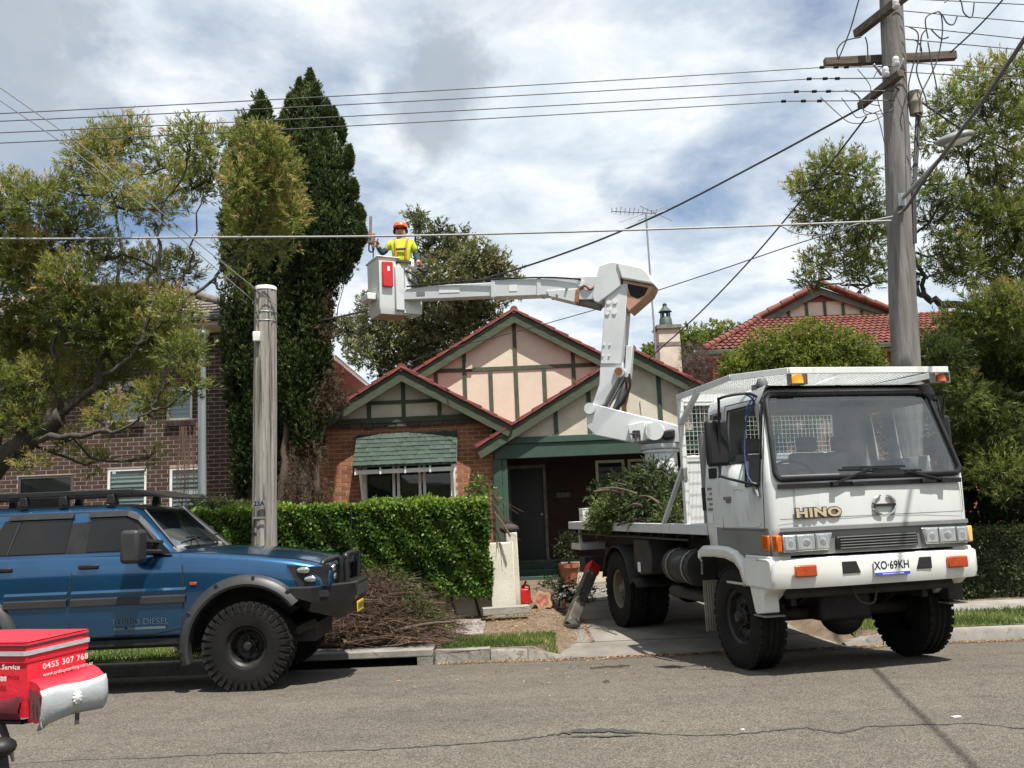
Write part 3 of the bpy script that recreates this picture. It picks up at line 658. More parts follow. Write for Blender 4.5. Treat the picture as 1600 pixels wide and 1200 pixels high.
# porch gable and porch
YP = 18.40; PX, PA = 2.5, 4.76
gable_roof(H, PX, PA, 3.27, 3.27, SLP, YP - .2, 22.0)
face('gable_panel', [(-0.42, 3.09), (5.42, 3.09), (PX, PA - .03)], YP, 0.1, M_STUCCO2, H)
for px in (868, 921, 976, 1032, 1085):
    xx = at(px, 650, YP).x; batten(xx, 3.1, xx, PA - .2 - abs(xx - PX) * SLP, 0.09, YP, H, M_GREEN2)
m = MB(); m.b2((-0.46, YP - .05, 2.97), (5.46, YP + .12, 3.10)); wb(m, 'porch_trim', M_GREEN2, H, bevel=.006)
m = MB(); m.b2((-0.42, YP - .02, 2.67), (5.42, YP + .14, 2.962)); wb(m, 'porch_beam', M_GREEN2, H, bevel=.006)
for xx in (-0.37, 5.3):
    m = MB(); m.b2((xx - .085, YP - .01, .3), (xx + .085, YP + .13, 2.669)); m.b2((xx + .09, YP + .01, .3), (xx + .2, YP + .11, 2.669)); wb(m, 'porch_post', M_GREEN2, H, bevel=.008)
m = MB(); m.b2((-.44, 20.1, .38), (.86, 20.5, .50)); m.b2((.861, 18.5, .38), (5.5, 20.5, .50)); wb(m, 'porch_floor', M_DRIVE, H)
m = MB(); m.b2((.86, YP - .04, .1), (5.5, YP + .1, .44)); m.b2((.80, YP - .08, .441), (5.55, YP + .2, .485)); wb(m, 'porch_base', M_STUCCO2, H)
for k in range(3):
    m = MB(); m.b2((-.4, 19.25 + .27 * k, .1), (.84, 20.1, .1 + .125 * (k + 1))); wb(m, 'step', M_GREEN2, H, bevel=.01)
m = MB(); m.b2((-.66, 18.5, 2.965), (5.6, 20.6, 3.0)); wb(m, 'porch_ceiling', M_GREEN2, H)
m = MB(); m.b2((5.42, 18.55, .1), (5.6, 20.49, 2.96)); wb(m, 'porch_side_wall', M_BRICK_SHADE, H)  # end wall added to close the porch and keep its inside dark
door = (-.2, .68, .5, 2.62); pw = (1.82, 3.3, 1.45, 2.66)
brick_wall(H, 'porch_wall', -.44, 5.6, .5, 2.96, 20.5, [door, pw], M_BRICK_SHADE, M_MORTAR_SHADE, 150, vis=[(855, 930, 725, 880)])
m = MB(); m.b2((-.2, 20.5, .5), (-.13, 20.6, 2.62)); m.b2((.61, 20.48, .5), (.68, 20.6, 2.62)); m.b2((-.129, 20.5, 2.55), (.609, 20.6, 2.62)); dfr = wb(m, 'door_frame', M_KERBSTONE, H)  # white frame given a dark colour to imitate the porch shade
m = MB(); m.b2((-.128, 20.55, .5), (.608, 20.6, 2.548)); dd = wb(m, 'door', M_DARKDOOR, H)
for zz in (.65, 1.3, 1.95):
    m = MB(); m.b2((-.05, 20.538, zz), (.23, 20.549, zz + .5)); m.b2((.27, 20.538, zz), (.53, 20.549, zz + .5)); wb(m, 'door_panel', M_DARKDOOR, dd)
m = MB(); m.ell((.55, 20.52, 1.5), (.03, .03, .03)); wb(m, 'door_knob', M_WHITE, dd, smooth=60)
for k in range(2):
    a = pw[0] + k * .74; m = MB(); b = a + .66
    m.b2((a, 20.47, pw[2]), (a + .06, 20.56, pw[3])); m.b2((b - .06, 20.47, pw[2]), (b, 20.56, pw[3])); m.b2((a + .061, 20.47, pw[3] - .06), (b - .061, 20.56, pw[3])); m.b2((a + .061, 20.47, pw[2]), (b - .061, 20.56, pw[2] + .06)); w_ = wb(m, 'porch_window', M_WHITE, H)
    m = MB(); m.b2((a + .06, 20.52, pw[2] + .06), (b - .06, 20.53, pw[3] - .06)); wb(m, 'pane', M_PANE, w_)
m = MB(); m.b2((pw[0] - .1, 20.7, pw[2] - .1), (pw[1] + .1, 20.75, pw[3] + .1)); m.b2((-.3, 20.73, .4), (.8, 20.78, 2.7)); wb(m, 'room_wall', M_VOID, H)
m = MB(); m.b2((3.22, 20.48, pw[2]), (3.3, 20.7, pw[3])); wb(m, 'window_reveal', M_WHITE, H)
def text(s, size, mt, parent, mtx, extrude=0.002, offset=0.0, sx=1.0, align='CENTER', name='lettering', spacing=1.0, shear=0.0):
    c = bpy.data.curves.new(name, 'FONT'); c.body = s; c.size = size; c.extrude = extrude; c.offset = offset; c.align_x = align; c.align_y = 'CENTER'; c.resolution_u = 3; c.space_character = spacing; c.shear = shear
    c.materials.append(mt); tmp = bpy.data.objects.new(name, c); me = bpy.data.meshes.new_from_object(tmp); bpy.data.objects.remove(tmp); bpy.data.curves.remove(c)
    o = bpy.data.objects.new(name, me); COL.objects.link(o); o.parent = parent
    o.matrix_local = mtx @ Matrix.Diagonal((sx, 1, 1, 1)); return o
FACE_CAM = Matrix.Rotation(R(90), 4, 'X')      # text reading from -y
pl = at(880, 773, 20.46); m = MB(); m.b2((pl.x - .17, 20.45, pl.z - .065), (pl.x + .17, 20.485, pl.z + .065)); npq = wb(m, 'number_plaque', M_GUTTER, H, bevel=.02)
text('213', 0.12, M_KERBSTONE, npq, Matrix.Translation((pl.x, 20.448, pl.z)) @ FACE_CAM, .002, spacing=1.5)
# chimney
YC = 21.6; c0, c1 = at(1031, 550, YC), at(1064, 550, YC); ctop = at(1048, 513, YC).z; cxm = (c0.x + c1.x) / 2; cw = c1.x - c0.x
m = MB(); m.b2((c0.x, YC, 3.2), (c1.x, YC + cw, ctop)); ch = wb(m, 'chimney', M_STUCCO2, H)
m = MB(); m.b2((c0.x - .05, YC - .05, ctop + .001), (c1.x + .05, YC + cw + .05, ctop + .09)); wb(m, 'chimney_cap', M_KERBSTONE, ch)
zb2 = at(1048, 537, YC).z; m = MB(); m.b2((c0.x - .012, YC - .012, zb2 - .045), (c1.x + .012, YC + cw + .012, zb2 + .045)); wb(m, 'chimney_band', M_KERBSTONE, ch)
m = MB(); m.lathe([(.001, 0), (.17, 0), (.15, .2), (.13, .22), (.13, .24)], (cxm - .02, YC + cw / 2, ctop + .091), n=16)
m.lathe([(.17, .38), (.15, .40), (.06, .50), (.05, .53), (.06, .57), (.001, .62)], (cxm - .02, YC + cw / 2, ctop + .09), n=16)
for k in range(6):
    t = k * math.pi / 3; m.tube([(cxm - .02 + .11 * math.cos(t), YC + cw / 2 + .11 * math.sin(t), ctop + .32), (cxm - .02 + .11 * math.cos(t), YC + cw / 2 + .11 * math.sin(t), ctop + .48)], .018, 5)
wb(m, 'chimney_pot', M_GREEN2, ch, smooth=50)
# television aerial
AY = 21.3; a0, a1 = at(1027, 575, AY), at(1009, 333, AY); M_GALV = mat('galvanised_steel', (0.34, 0.35, 0.36), 0.45, 0.7, col2=(0.26, 0.27, 0.28), scale=9)
an = tag(empty('television_aerial', a0), 'thin grey television aerial on a tall mast by the chimney', 'aerial')
m = MB(); m.tube([V(0, 0, -1.2), a1 - a0], .022, 6); mast = m.build('mast', M_GALV, an, smooth=60)
b0, b1 = at(956, 330, AY) - a0, at(1025, 333, AY) - a0; m = MB(); m.tube([b0, b1], .014, 6); m.build('boom', M_GALV, an)
for k in range(11):
    p = b0.lerp(b1, k / 10); l = .10 + .02 * (k % 3); m = MB(); m.tube([p + V(-.02, -l * 2, .02), p + V(.02, l * 2, .02)], .008, 5); m.build('element', M_GALV, an)
for (q0, q1) in (((985, 350), (1068, 318)), ((968, 347), (1040, 322)), ((1000, 322), (1050, 345))):
    m = MB(); m.tube([at(*q0, AY - .5) - a0, at(*q1, AY + .6) - a0], .009, 5); m.build('element', M_GALV, an)
for q in ((1018, 518), (1021, 537)):
    m = MB(); p = at(*q, AY) - a0; m.tube([p, p + V(.25, .35, 0)], .014, 5); m.build('stay_bracket', M_GALV, an)

# ---- two-storey chocolate brick house on the left ----
LH = wroot('brick_house', (-9.5, 18.6, 0.1)); tag(LH, 'two-storey chocolate brown brick house behind the bottlebrush tree at far left', 'house')
YL = 18.6
def rect(px0, px1, py0, py1, Y):
    c = at((px0 + px1) / 2, (py0 + py1) / 2, Y); a = at(px0, py0, Y); b = at(px1, py1, Y); hx = abs(b.x - a.x) / 2; hz = abs(a.z - b.z) / 2; return (c.x - hx, c.x + hx, c.z - hz, c.z + hz)
lw = [rect(163, 224, 600, 658, YL), rect(261, 300, 608, 656, YL), rect(168, 228, 733, 800, YL), rect(265, 316, 731, 800, YL), rect(28, 112, 745, 815, YL), (-12.6, -11.4, 3.6, 4.6)]
brick_wall(LH, 'front_wall', -14.5, -5.70, .1, 5.62, YL, lw, M_DBRICK, M_DMORTAR, 300, vis=[(200, 380, 650, 780)], bl=.226, bh=.072, jt=.014, pr=.003)
for i, (a, b, c, d) in enumerate(lw):
    m = MB(); t = .05
    m.b2((a, YL + .01, c), (a + t, YL + .11, d)); m.b2((b - t, YL + .01, c), (b, YL + .11, d)); m.b2((a + t + .001, YL + .01, d - t), (b - t - .001, YL + .11, d)); m.b2((a + t + .001, YL + .0, c), (b - t - .001, YL + .11, c + t))
    mid = c + (d - c) * (.40 if i in (2, 3) else .0)
    if i in (2, 3): m.b2((a + t + .001, YL + .025, mid), (b - t - .001, YL + .1, mid + .07))
    wn = wb(m, 'window', M_WHITE if i != 4 else M_GUTTER, LH)
    m = MB(); m.b2((a + t, YL + .022, c + t), (b - t, YL + .028, d - t)); wb(m, 'pane', M_PANE if i == 4 else glass('clear_pane', (.8, .85, .85), .08), wn)
    if i != 4:
        for k in range(int((d - c - .1) / .095)):
            zc = c + .1 + k * .095; m = MB(); m.box(((a + b) / 2, YL + .065, zc), (b - a - .11, .010, .098), Euler((R(-20), 0, 0)).to_matrix()); wb(m, 'shutter_slat', M_BLIND, wn)
    else:
        m = MB(); m.b2((a + .35, YL + .3, c), (a + .72, YL + .34, d)); wb(m, 'garage_pillar', M_KERBSTONE, wn)
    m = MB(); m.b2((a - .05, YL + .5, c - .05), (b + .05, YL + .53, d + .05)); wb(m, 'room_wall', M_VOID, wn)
    if i in (0, 1):
        xx = a
        while xx < b:
            o = bpy.data.objects.new('sill_brick', sold); COL.objects.link(o); o.parent = wn; o.location = (xx + .04, YL - .03, c - .055); o.scale = (.076, .12, .11); o.rotation_euler = (R(12), 0, 0); xx += .086
E1 = -5.25
m = MB(); m.b2((-15, 18.05, 5.62), (E1, 18.62, 5.66)); wb(m, 'soffit', M_WHITE, LH)
m = MB(); m.b2((-15.02, 17.99, 5.64), (E1 + .02, 18.049, 5.80)); wb(m, 'fascia', M_STUCCO2, LH)
m = MB(); m.b2((-15.04, 17.90, 5.72), (E1 + .06, 17.988, 5.83)); wb(m, 'gutter', M_GUTTER, LH, bevel=.02)
rz0, rz1, ry0, ry1 = 5.80, 7.45, 17.95, 21.6
m = MB(); A, B_, C_, D_ = V(-15, ry0, rz0), V(E1, ry0, rz0), V(E1 - 3.3, ry1, rz1), V(-12, ry1, rz1); Eb, Fb = V(E1, 25.2, rz0), V(-15, 25.2, rz0)
m.add([A, B_, C_, D_, Eb, Fb], [(0, 1, 2, 3), (1, 4, 2), (3, 2, 4, 5), (0, 3, 5), (0, 5, 4, 1)]); lr = wb(m, 'roof', M_GTILE, LH)
gt = tile_unit('roof_tile', M_GTILE, 0.0, 0.028, 0.014, 1)
slope = (V(0, ry1 - ry0, rz1 - rz0)); nv = 13
pieces(lr, 'roof_tile', V(-11.4, ry0, rz0 + .02), V(.33, 0, 0), slope / nv, 19, nv, gt, keep=lambda c: c.x < E1 - .15 - (c.y - ry0) / (ry1 - ry0) * 3.3, limit=260, stagger=.5)
m = MB(); m.tube([B_ + V(.02, -.02, .06), C_ + V(0, 0, .08), D_ + V(0, 0, .08)], .09, 8); wb(m, 'ridge_capping', M_GTILE, lr, smooth=60)
# rear wing of the same house
g0, g1 = atz(512, 553, 5.5), atz(583, 590, 5.5)
m = MB(); wx = -4.95; m.b2((wx - 4, 21.2, .1), (wx, 28.5, 5.3)); wb(m, 'rear_wall', M_DBRICK, LH)
n = 0
cme = MB().hexa([(0, -.5, -.5), (.008, -.5, -.5), (.008, .5, -.5), (0, .5, -.5), (0, -.5, .5), (.008, -.5, .5), (.008, .5, .5), (0, .5, .5)]).mesh('mortar_course'); cme.materials.append(M_DMORTAR)
for k in range(18):
    o = bpy.data.objects.new('mortar_course', cme); COL.objects.link(o); o.parent = LH; o.location = V(wx, 24.85, 5.25 - k * .086) - LH.location; o.scale = (1, 7.3, .012)
m = MB(); m.b2((wx - 4.2, 21.0, 5.30), (g0.x + .1, 28.7, 5.34)); wb(m, 'rear_soffit', M_WHITE, LH)
m = MB(); m.b2((g0.x + .1, 20.95, 5.31), (g0.x + .2, 28.75, 5.46)); m.b2((wx - 4.2, 20.90, 5.31), (g0.x + .2, 20.95, 5.46)); wb(m, 'rear_gutter', M_WHITE, LH, bevel=.02)
m = MB(); m.hexa([(wx - 4.2, 20.92, 5.47), (g0.x + .16, 20.92, 5.47), (g0.x + .16, 28.7, 5.47), (wx - 4.2, 28.7, 5.47), (wx - 4.2, 20.92, 6.9), (g0.x + .16 - .05, 20.92, 5.52), (g0.x + .16 - .05, 28.7, 5.52), (wx - 4.2, 28.7, 6.9)]); wb(m, 'rear_roof', M_GUTTER, LH)
m = MB(); m.tube([(g0.x - .1, 26.5, 5.3), (wx + .06, 26.6, 5.0), (wx + .06, 26.6, 2)], .04, 8); wb(m, 'downpipe', M_WHITE, LH, smooth=60)

# ---- house with the red tiled roof on the right ----
RH = wroot('tiled_house', (8.5, 20.5, 0.1)); tag(RH, 'brick house with a red terracotta tiled hip roof and small gablet at right', 'house')
ot = tile_unit('roof_tile', M_OTILE, 0.035, 0.035, 0.014, 8)
eL = at(1104, 543, 20.2); ez = 5.02; eY = 20.2; tY = 23.6
tz = at(1290, 497, tY).z
xL = eL.x - .1; xR = at(1500, 540, 20).x + 3.5
gl, gr = at(1186, 500, tY), at(1398, 488, tY); ga = at(1281, 446, tY)
m = MB(); P_ = [V(xL, eY, ez), V(xR, eY, ez), V(gr.x + 1.5, tY, tz), V(gl.x, tY, tz), V(xL, 29, ez), V(ga.x, tY + .05, ga.z - .1), V(ga.x, 28, ga.z - .1), V(xR, 29, ez), V(gr.x + .2, tY, tz)]
m.add(P_, [(0, 1, 2, 3), (0, 3, 5, 6, 4), (5, 8, 2, 1, 7, 6), (4, 6, 7)]); rr_ = wb(m, 'roof', M_OTILE, RH)
sv = V(0, tY - eY, tz - ez); nv = 11
pieces(rr_, 'roof_tile', V(xL, eY, ez + .02), V(.31, 0, 0), sv / nv, int((xR - xL) / .31), nv, ot, keep=lambda c: c.x > xL + (c.y - eY) / (tY - eY) * (gl.x - xL) - .05 and c.x < xR - (c.y - eY) / (tY - eY) * (xR - gr.x - 1.5), limit=300)
for (a, b) in ((V(xL, eY, ez + .05), V(gl.x, tY, tz + .06)), (V(gl.x - .1, tY, tz + .05), V(ga.x, tY - .1, ga.z + .03)), (V(ga.x, tY - .1, ga.z + .03), V(gr.x + .1, tY - .1, tz + .03)), (V(ga.x, tY - .1, ga.z + .05), V(ga.x, 28, ga.z + .05))):
    n = max(2, int((b - a).length / .36))
    for i in range(n):
        m = MB(); p = a.lerp(b, i / n); q = a.lerp(b, (i + 1.12) / n); m.tube([p + V(0, 0, .012), q], [.105, .085], 8); wb(m, 'ridge_tile', M_OTILE, rr_, smooth=60)
m = MB(); m.prism([(gl.x + .25, tz + .1), (gr.x - .3, tz + .1), (ga.x, ga.z - .22)], lambda u, v, t: (u, t, v), tY + .12, tY + .2); gp = wb(m, 'gablet_panel', M_STUCCO, RH)
m = MB(); m.prism([(ga.x - .85, tz + .48), (ga.x + .85, tz + .48), (ga.x, ga.z - .2)], lambda u, v, t: (u, t, v), tY + .08, tY + .119); wb(m, 'gablet_shingles', M_RTILE, gp)
for k in range(7):
    xx = gl.x + .35 + k * (gr.x - gl.x - .7) / 6; m = MB(); m.b2((xx - .035, tY + .085, tz + .1), (xx + .035, tY + .118, min(tz + .47, ga.z - .25 - abs(xx - ga.x) * .42))); wb(m, 'batten', M_BATTEN, gp)
for e_ in (gl, gr):
    m = MB(); a, b = V(ga.x, tY - .02, ga.z - .06), V(e_.x, tY - .02, tz + .06); dz_ = V(0, 0, -.2)
    m.hexa([a + dz_, b + dz_ * .9, b, a, a + dz_ + V(0, .05, 0), b + dz_ * .9 + V(0, .05, 0), b + V(0, .05, 0), a + V(0, .05, 0)]); wb(m, 'barge_board', mat('grey_green_timber', (.10, .12, .11), .8, col2=(.16, .17, .15), scale=5), RH)
m = MB(); m.tube([V(ga.x, tY - .05, ga.z), V(ga.x, tY - .05, ga.z + .45)], [.07, .02], 8); wb(m, 'finial', M_KERBSTONE, RH)
brick_wall(RH, 'front_wall', xL + .35, xR - .3, .1, 4.9, eY + .45, [], M_BRICK, M_MORTAR, 120, vis=[(1105, 1150, 535, 600)])
m = MB(); m.b2((xL + .35, eY + .68, .1), (xL + .55, 28.5, 4.9)); wb(m, 'side_wall', M_BRICK, RH)
m = MB(); m.b2((xL - .02, eY - .12, ez - .1), (xR, eY - .005, ez + .02)); m.b2((xL - .14, eY - .12, ez - .1), (xL - .021, 29, ez + .02)); wb(m, 'gutter', M_GREEN, RH, bevel=.02)
m = MB(); m.b2((xL, eY, ez - .1), (xR, eY + .45, ez - .06)); m.b2((xL, eY + .451, ez - .1), (xL + .4, 29, ez - .06)); wb(m, 'soffit', M_STUCCO2, RH)

# ---- low front wall, piers ----
FWl = tag(empty('garden_wall', (-2.6, 13.75, 0.1)), 'low white rendered garden wall under the tall clipped hedge', 'wall')
m = MB(); m.b2((-3.0, -.1, -.15), (2.33, .1, .42)); m.build('wall_body', M_CONCRETE_W, FWl, bevel=.01)
def pier(name, px0, px1, py0, py1, Y, label, d=.3):
    a, b = at(px0, py1, Y), at(px1, py1, Y); t = at((px0 + px1) / 2, py0, Y).z; w = b.x - a.x
    r = tag(empty(name, ((a.x + b.x) / 2, Y + d / 2, .08)), label, 'gate pier')
    m = MB(); m.hexa([(-w / 2, -d / 2, 0), (w / 2, -d / 2, 0), (w / 2, d / 2, 0), (-w / 2, d / 2, 0), (-w / 2 - .02, -d / 2, t - .08), (w / 2 - .02, -d / 2, t - .08), (w / 2 - .02, d / 2, t - .08), (-w / 2 - .02, d / 2, t - .08)]); m.build('shaft', M_CONCRETE_W, r, bevel=.012); return r, w, t
pr, pw_, pt_ = pier('gate_pier', 769, 808, 848, 955, 13.45, 'cream rendered gate pier with black mould streak, at the end of the hedge')
pr2, _, _ = pier('gate_pier', 797, 814, 832, 940, 14.35, 'narrow grey gate pier standing just behind the mouldy cream one')
a, b = at(757, 962, 13.1), at(824, 955, 13.1)
pk = tag(empty('timber_plank', a.lerp(b, .5) + V(0, 0, .0)), 'weathered grey timber plank lying at the foot of the cream pier', 'plank')
M_WEATHER = mat('weathered_timber', (0.20, 0.185, 0.165), 0.9, col2=(0.33, 0.31, 0.28), scale=3, stretch=(1, 9, 9), bump=0.4, bscale=12, spots=[((0.08, 0.07, 0.06), 8, 0.6, .7)])
m = MB(); m.bar((-.33, -.02, .04), (.33, .05, .05), .2, .1); m.build('board', M_WEATHER, pk, bevel=.006)

# ================================================================== TREES, HEDGES, SHRUBS
M_BARK = mat('dark_furrowed_bark', (0.032, 0.026, 0.021), 0.95, col2=(0.075, 0.062, 0.05), scale=10, stretch=(1, 1, .35), bump=0.9, bscale=30)
M_BARK2 = mat('brown_bark', (0.055, 0.037, 0.027), 0.95, col2=(0.105, 0.075, 0.053), scale=8, stretch=(1, 1, .35), bump=0.7, bscale=30)
M_TWIG = mat('dead_twigs', (0.065, 0.038, 0.027), 0.95, col2=(0.13, 0.082, 0.058), scale=3)
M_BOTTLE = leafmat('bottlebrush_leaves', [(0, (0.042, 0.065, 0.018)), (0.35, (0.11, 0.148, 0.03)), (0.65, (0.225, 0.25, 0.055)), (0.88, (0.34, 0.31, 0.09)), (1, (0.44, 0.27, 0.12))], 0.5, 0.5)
M_CYP = leafmat('cypress_sprays', [(0, (0.008, 0.015, 0.006)), (0.42, (0.028, 0.05, 0.012)), (0.75, (0.075, 0.11, 0.024)), (1, (0.14, 0.17, 0.045))], 0.25, 0.6)
M_CYPDEAD = leafmat('dead_cypress', [(0, (0.035, 0.022, 0.014)), (0.6, (0.09, 0.055, 0.035)), (1, (0.17, 0.11, 0.065))], 0.1, 0.9)
M_GUM = leafmat('gum_leaves', [(0, (0.035, 0.048, 0.02)), (0.5, (0.11, 0.13, 0.048)), (0.85, (0.21, 0.21, 0.08)), (1, (0.28, 0.25, 0.12))], 0.3, 0.45)
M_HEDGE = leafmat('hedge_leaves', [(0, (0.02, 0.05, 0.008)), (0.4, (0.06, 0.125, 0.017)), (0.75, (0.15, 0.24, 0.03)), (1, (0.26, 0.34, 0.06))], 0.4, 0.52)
M_HEDGE2 = leafmat('dull_hedge_leaves', [(0, (0.014, 0.026, 0.008)), (0.6, (0.036, 0.052, 0.014)), (1, (0.075, 0.085, 0.025))], 0.25, 0.5)
M_SHRUB = leafmat('shrub_leaves', [(0, (0.035, 0.06, 0.012)), (0.45, (0.12, 0.165, 0.026)), (0.8, (0.24, 0.26, 0.045)), (1, (0.32, 0.31, 0.07))], 0.42, 0.5)
M_PURPLE = leafmat('purple_brown_twigs', [(0, (0.05, 0.03, 0.03)), (0.6, (0.11, 0.075, 0.07)), (1, (0.18, 0.13, 0.11))], 0.1, 0.9)
M_REDFL = leafmat('red_flower_spikes', [(0, (0.35, 0.02, 0.015)), (1, (0.55, 0.08, 0.04))], 0.3, 0.6)
M_CORE = mat('foliage_core', (0.012, 0.018, 0.007), 1.0, col2=(0.02, 0.026, 0.01), scale=5)  # solid dark fill added inside foliage to block light and see-through

def wmesh(o, root): o.matrix_parent_inverse = Matrix.Translation(-root.location); return o
def in_ball(n, shell=0.35):
    d = unit(RNG.normal(size=(n, 3))); r = RNG.uniform(0, 1, (n, 1)) ** shell; return d * r, d
def sprig_leaves(pos, axis, slen, k, ll, lw, spread, tint, name, mt, root, ll_var=.35):
    "k leaves along each sprig"
    n = len(pos); ax = unit(axis); a = unit(np.cross(ax, RNG.normal(size=(n, 3)))); b = np.cross(ax, a)
    t = RNG.uniform(0, 1, (n, k)); ph = RNG.uniform(0, 2 * np.pi, (n, k)); sl = np.broadcast_to(slen, (n,))[:, None]
    P = pos[:, None, :] + ax[:, None, :] * (t * sl)[..., None]
    rad = a[:, None, :] * np.cos(ph)[..., None] + b[:, None, :] * np.sin(ph)[..., None]
    D = ax[:, None, :] * 1.0 + rad * spread + RNG.normal(0, .18, (n, k, 3))
    T = np.clip(np.broadcast_to(tint, (n,))[:, None] + RNG.normal(0, .1, (n, k)) + 0.18 * (t - .5), 0, 1)
    L_ = ll * RNG.uniform(1 - ll_var, 1 + ll_var, (n, k)); W_ = lw * RNG.uniform(.7, 1.3, (n, k))
    o = leaf_mesh(name, P.reshape(-1, 3), D.reshape(-1, 3), L_.ravel(), W_.ravel(), T.ravel(), mt, root); return wmesh(o, root)
def limb(m, pts, r0, r1, n=7, per=5, wob=0.0):
    q = spline(pts, per); c = len(q)
    if wob: q = [p + V(random.gauss(0, wob), random.gauss(0, wob), random.gauss(0, wob)) if 0 < i < c - 1 else p for i, p in enumerate(q)]
    m.tube(q, [r0 + (r1 - r0) * i / (c - 1) for i in range(c)], n); return q

def broad_tree(name, label, base, trunk, limbs, blobs, Yc, Ysp, mt, bark, nsp, k, ll, lw, spread=.7, slen=.16, up=.45, twr=.012, tint0=.42, flowers=0, seed=1, cat='tree', group=None, bark_r=(.2, .05), ysq=1.0):
    random.seed(seed); root = tag(empty(name, base), label, cat, group)
    m = MB(); tp = [Vector(base)] + [at(*p) for p in trunk]; skel = limb(m, tp, bark_r[0], bark_r[1] * 1.6, 9, 5, .015); wmesh(m.build('trunk', bark, root, smooth=60), root)
    nodes = [(p, .05) for p in skel]
    for pts in limbs:
        m = MB(); q = limb(m, [at(*p[:3]) for p in pts], pts[0][3] * .75, pts[-1][3] * .75, 8, 6, .03); wmesh(m.build('limb', bark, root, smooth=60), root); nodes += [(p, .03) for p in q]
    P, A, T = [], [], []; tw = MB()
    for (px, py, r) in blobs:
        Y = Yc + random.uniform(-Ysp, Ysp); c = at(px, py, Y); rr = r / FPX * Y
        near = min(nodes, key=lambda q: (q[0] - c).length + (0.8 if q[0].z > c.z + .3 else 0))[0]
        mid = near.lerp(c, .5) + V(random.gauss(0, .12), random.gauss(0, .12), -.05 - .1 * (c - near).length)
        q = limb(tw, [near, mid, c], twr * 1.9, twr * .8, 5, 4, .012)
        for _ in range(9):
            d = Vector(RNG.normal(size=3)); d.z = abs(d.z) * .8 - .1; d.normalize(); e = c + V(d.x * rr, d.y * rr, d.z * rr) * random.uniform(.6, 1.05)
            s = q[random.randrange(len(q) // 2, len(q))]; limb(tw, [s, s.lerp(e, .55) + V(random.gauss(0, .05), random.gauss(0, .05), random.gauss(0, .04)), e], twr * .7, twr * .3, 4, 3)
        n = max(8, int(nsp * (r / 45) ** 2)); off, d = in_ball(n, .5); P.append(np.array(c) + off * rr * np.array([1, ysq, .95])); ax = d * .8 + RNG.normal(0, .45, (n, 3)); ax[:, 2] += up; A.append(ax)
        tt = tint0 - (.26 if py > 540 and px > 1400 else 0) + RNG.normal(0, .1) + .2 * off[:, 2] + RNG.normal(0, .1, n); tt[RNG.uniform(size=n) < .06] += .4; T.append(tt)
    tag(wmesh(tw.build('branches', bark, root, fix=False), root), kind='stuff')
    P, A, T = np.concatenate(P), np.concatenate(A), np.concatenate(T)
    sprig_leaves(P, A, slen * RNG.uniform(.7, 1.3, len(P)), k, ll, lw, spread, np.clip(T, 0, 1), 'crown', mt, root)
    if flowers:
        idx = RNG.choice(len(P), flowers, replace=False); idx = idx[np.argsort(P[idx, 1])][:flowers]
        sprig_leaves(P[idx], A[idx] * np.array([1, 1, -.6]), .09, 60, .03, .003, 3.5, RNG.uniform(0, 1, len(idx)), 'flower_spikes', M_REDFL, root)
    return root

# ---- bottlebrush street tree on the left ----
lb = [(170, 232, 40), (205, 215, 34), (258, 262, 40), (298, 222, 34), (330, 222, 28), (140, 250, 40), (112, 300, 36), (62, 318, 38), (15, 305, 40), (0, 350, 45), (64, 385, 44), (120, 362, 40), (182, 300, 42), (240, 320, 38), (300, 288, 38), (332, 270, 30),
      (402, 222, 34), (422, 258, 42), (388, 290, 42), (440, 300, 38), (402, 345, 44), (452, 335, 30), (370, 385, 30), (425, 385, 28), (48, 440, 52), (0, 430, 52), (108, 440, 44), (165, 405, 40), (232, 420, 36), (282, 425, 30), (130, 505, 50), (60, 525, 55), (0, 530, 55), (190, 520, 48), (248, 530, 44), (288, 555, 34), (205, 590, 40), (130, 590, 44), (66, 600, 40), (8, 610, 42), (165, 650, 28), (240, 625, 28), (30, 660, 30), (300, 600, 22), (275, 490, 34), (225, 470, 30),
      (150, 722, 16), (110, 690, 20), (50, 730, 16), (232, 715, 12), (-60, 380, 60), (-70, 480, 60), (-60, 580, 55), (-120, 440, 70), (180, 480, 40), (90, 480, 46), (30, 400, 40), (370, 440, 14)]
broad_tree('bottlebrush_tree', 'olive green bottlebrush street tree with open crown at the left edge', (-7.6, 12.2, 0.05), [(-70, 830, 12.2), (-15, 740, 12.2), (40, 690, 12.1), (95, 650, 12.1)],
           [[(95, 650, 12.1, .075), (150, 600, 12.2, .06), (175, 520, 12.4, .045), (190, 400, 12.6, .025), (170, 260, 12.7, .012)], [(150, 600, 12.2, .055), (215, 545, 12.0, .04), (245, 440, 12, .028), (255, 330, 12.1, .018), (300, 240, 12.2, .01)],
            [(215, 545, 12.0, .045), (270, 490, 12.0, .035), (330, 440, 12.2, .03), (390, 380, 12.4, .02), (410, 260, 12.5, .01)], [(-15, 740, 12.2, .08), (15, 620, 12.4, .06), (50, 500, 12.6, .04), (60, 350, 12.8, .015)],
            [(40, 690, 12.1, .07), (110, 680, 11.7, .05), (190, 668, 11.5, .025), (240, 640, 11.5, .012)], [(270, 490, 12, .03), (295, 400, 12.3, .02), (325, 280, 12.5, .01)], [(330, 440, 12.2, .03), (352, 415, 12.3, .028), (372, 400, 12.4, .02)], [(95, 650, 12.1, .06), (80, 560, 12, .045), (110, 440, 12.0, .025), (120, 350, 12.2, .012)]],
           lb, 12.3, .9, M_BOTTLE, M_BARK, 215, 18, .08, .0135, .75, .17, .5, flowers=22, tint0=.57, seed=3, bark_r=(.17, .09))
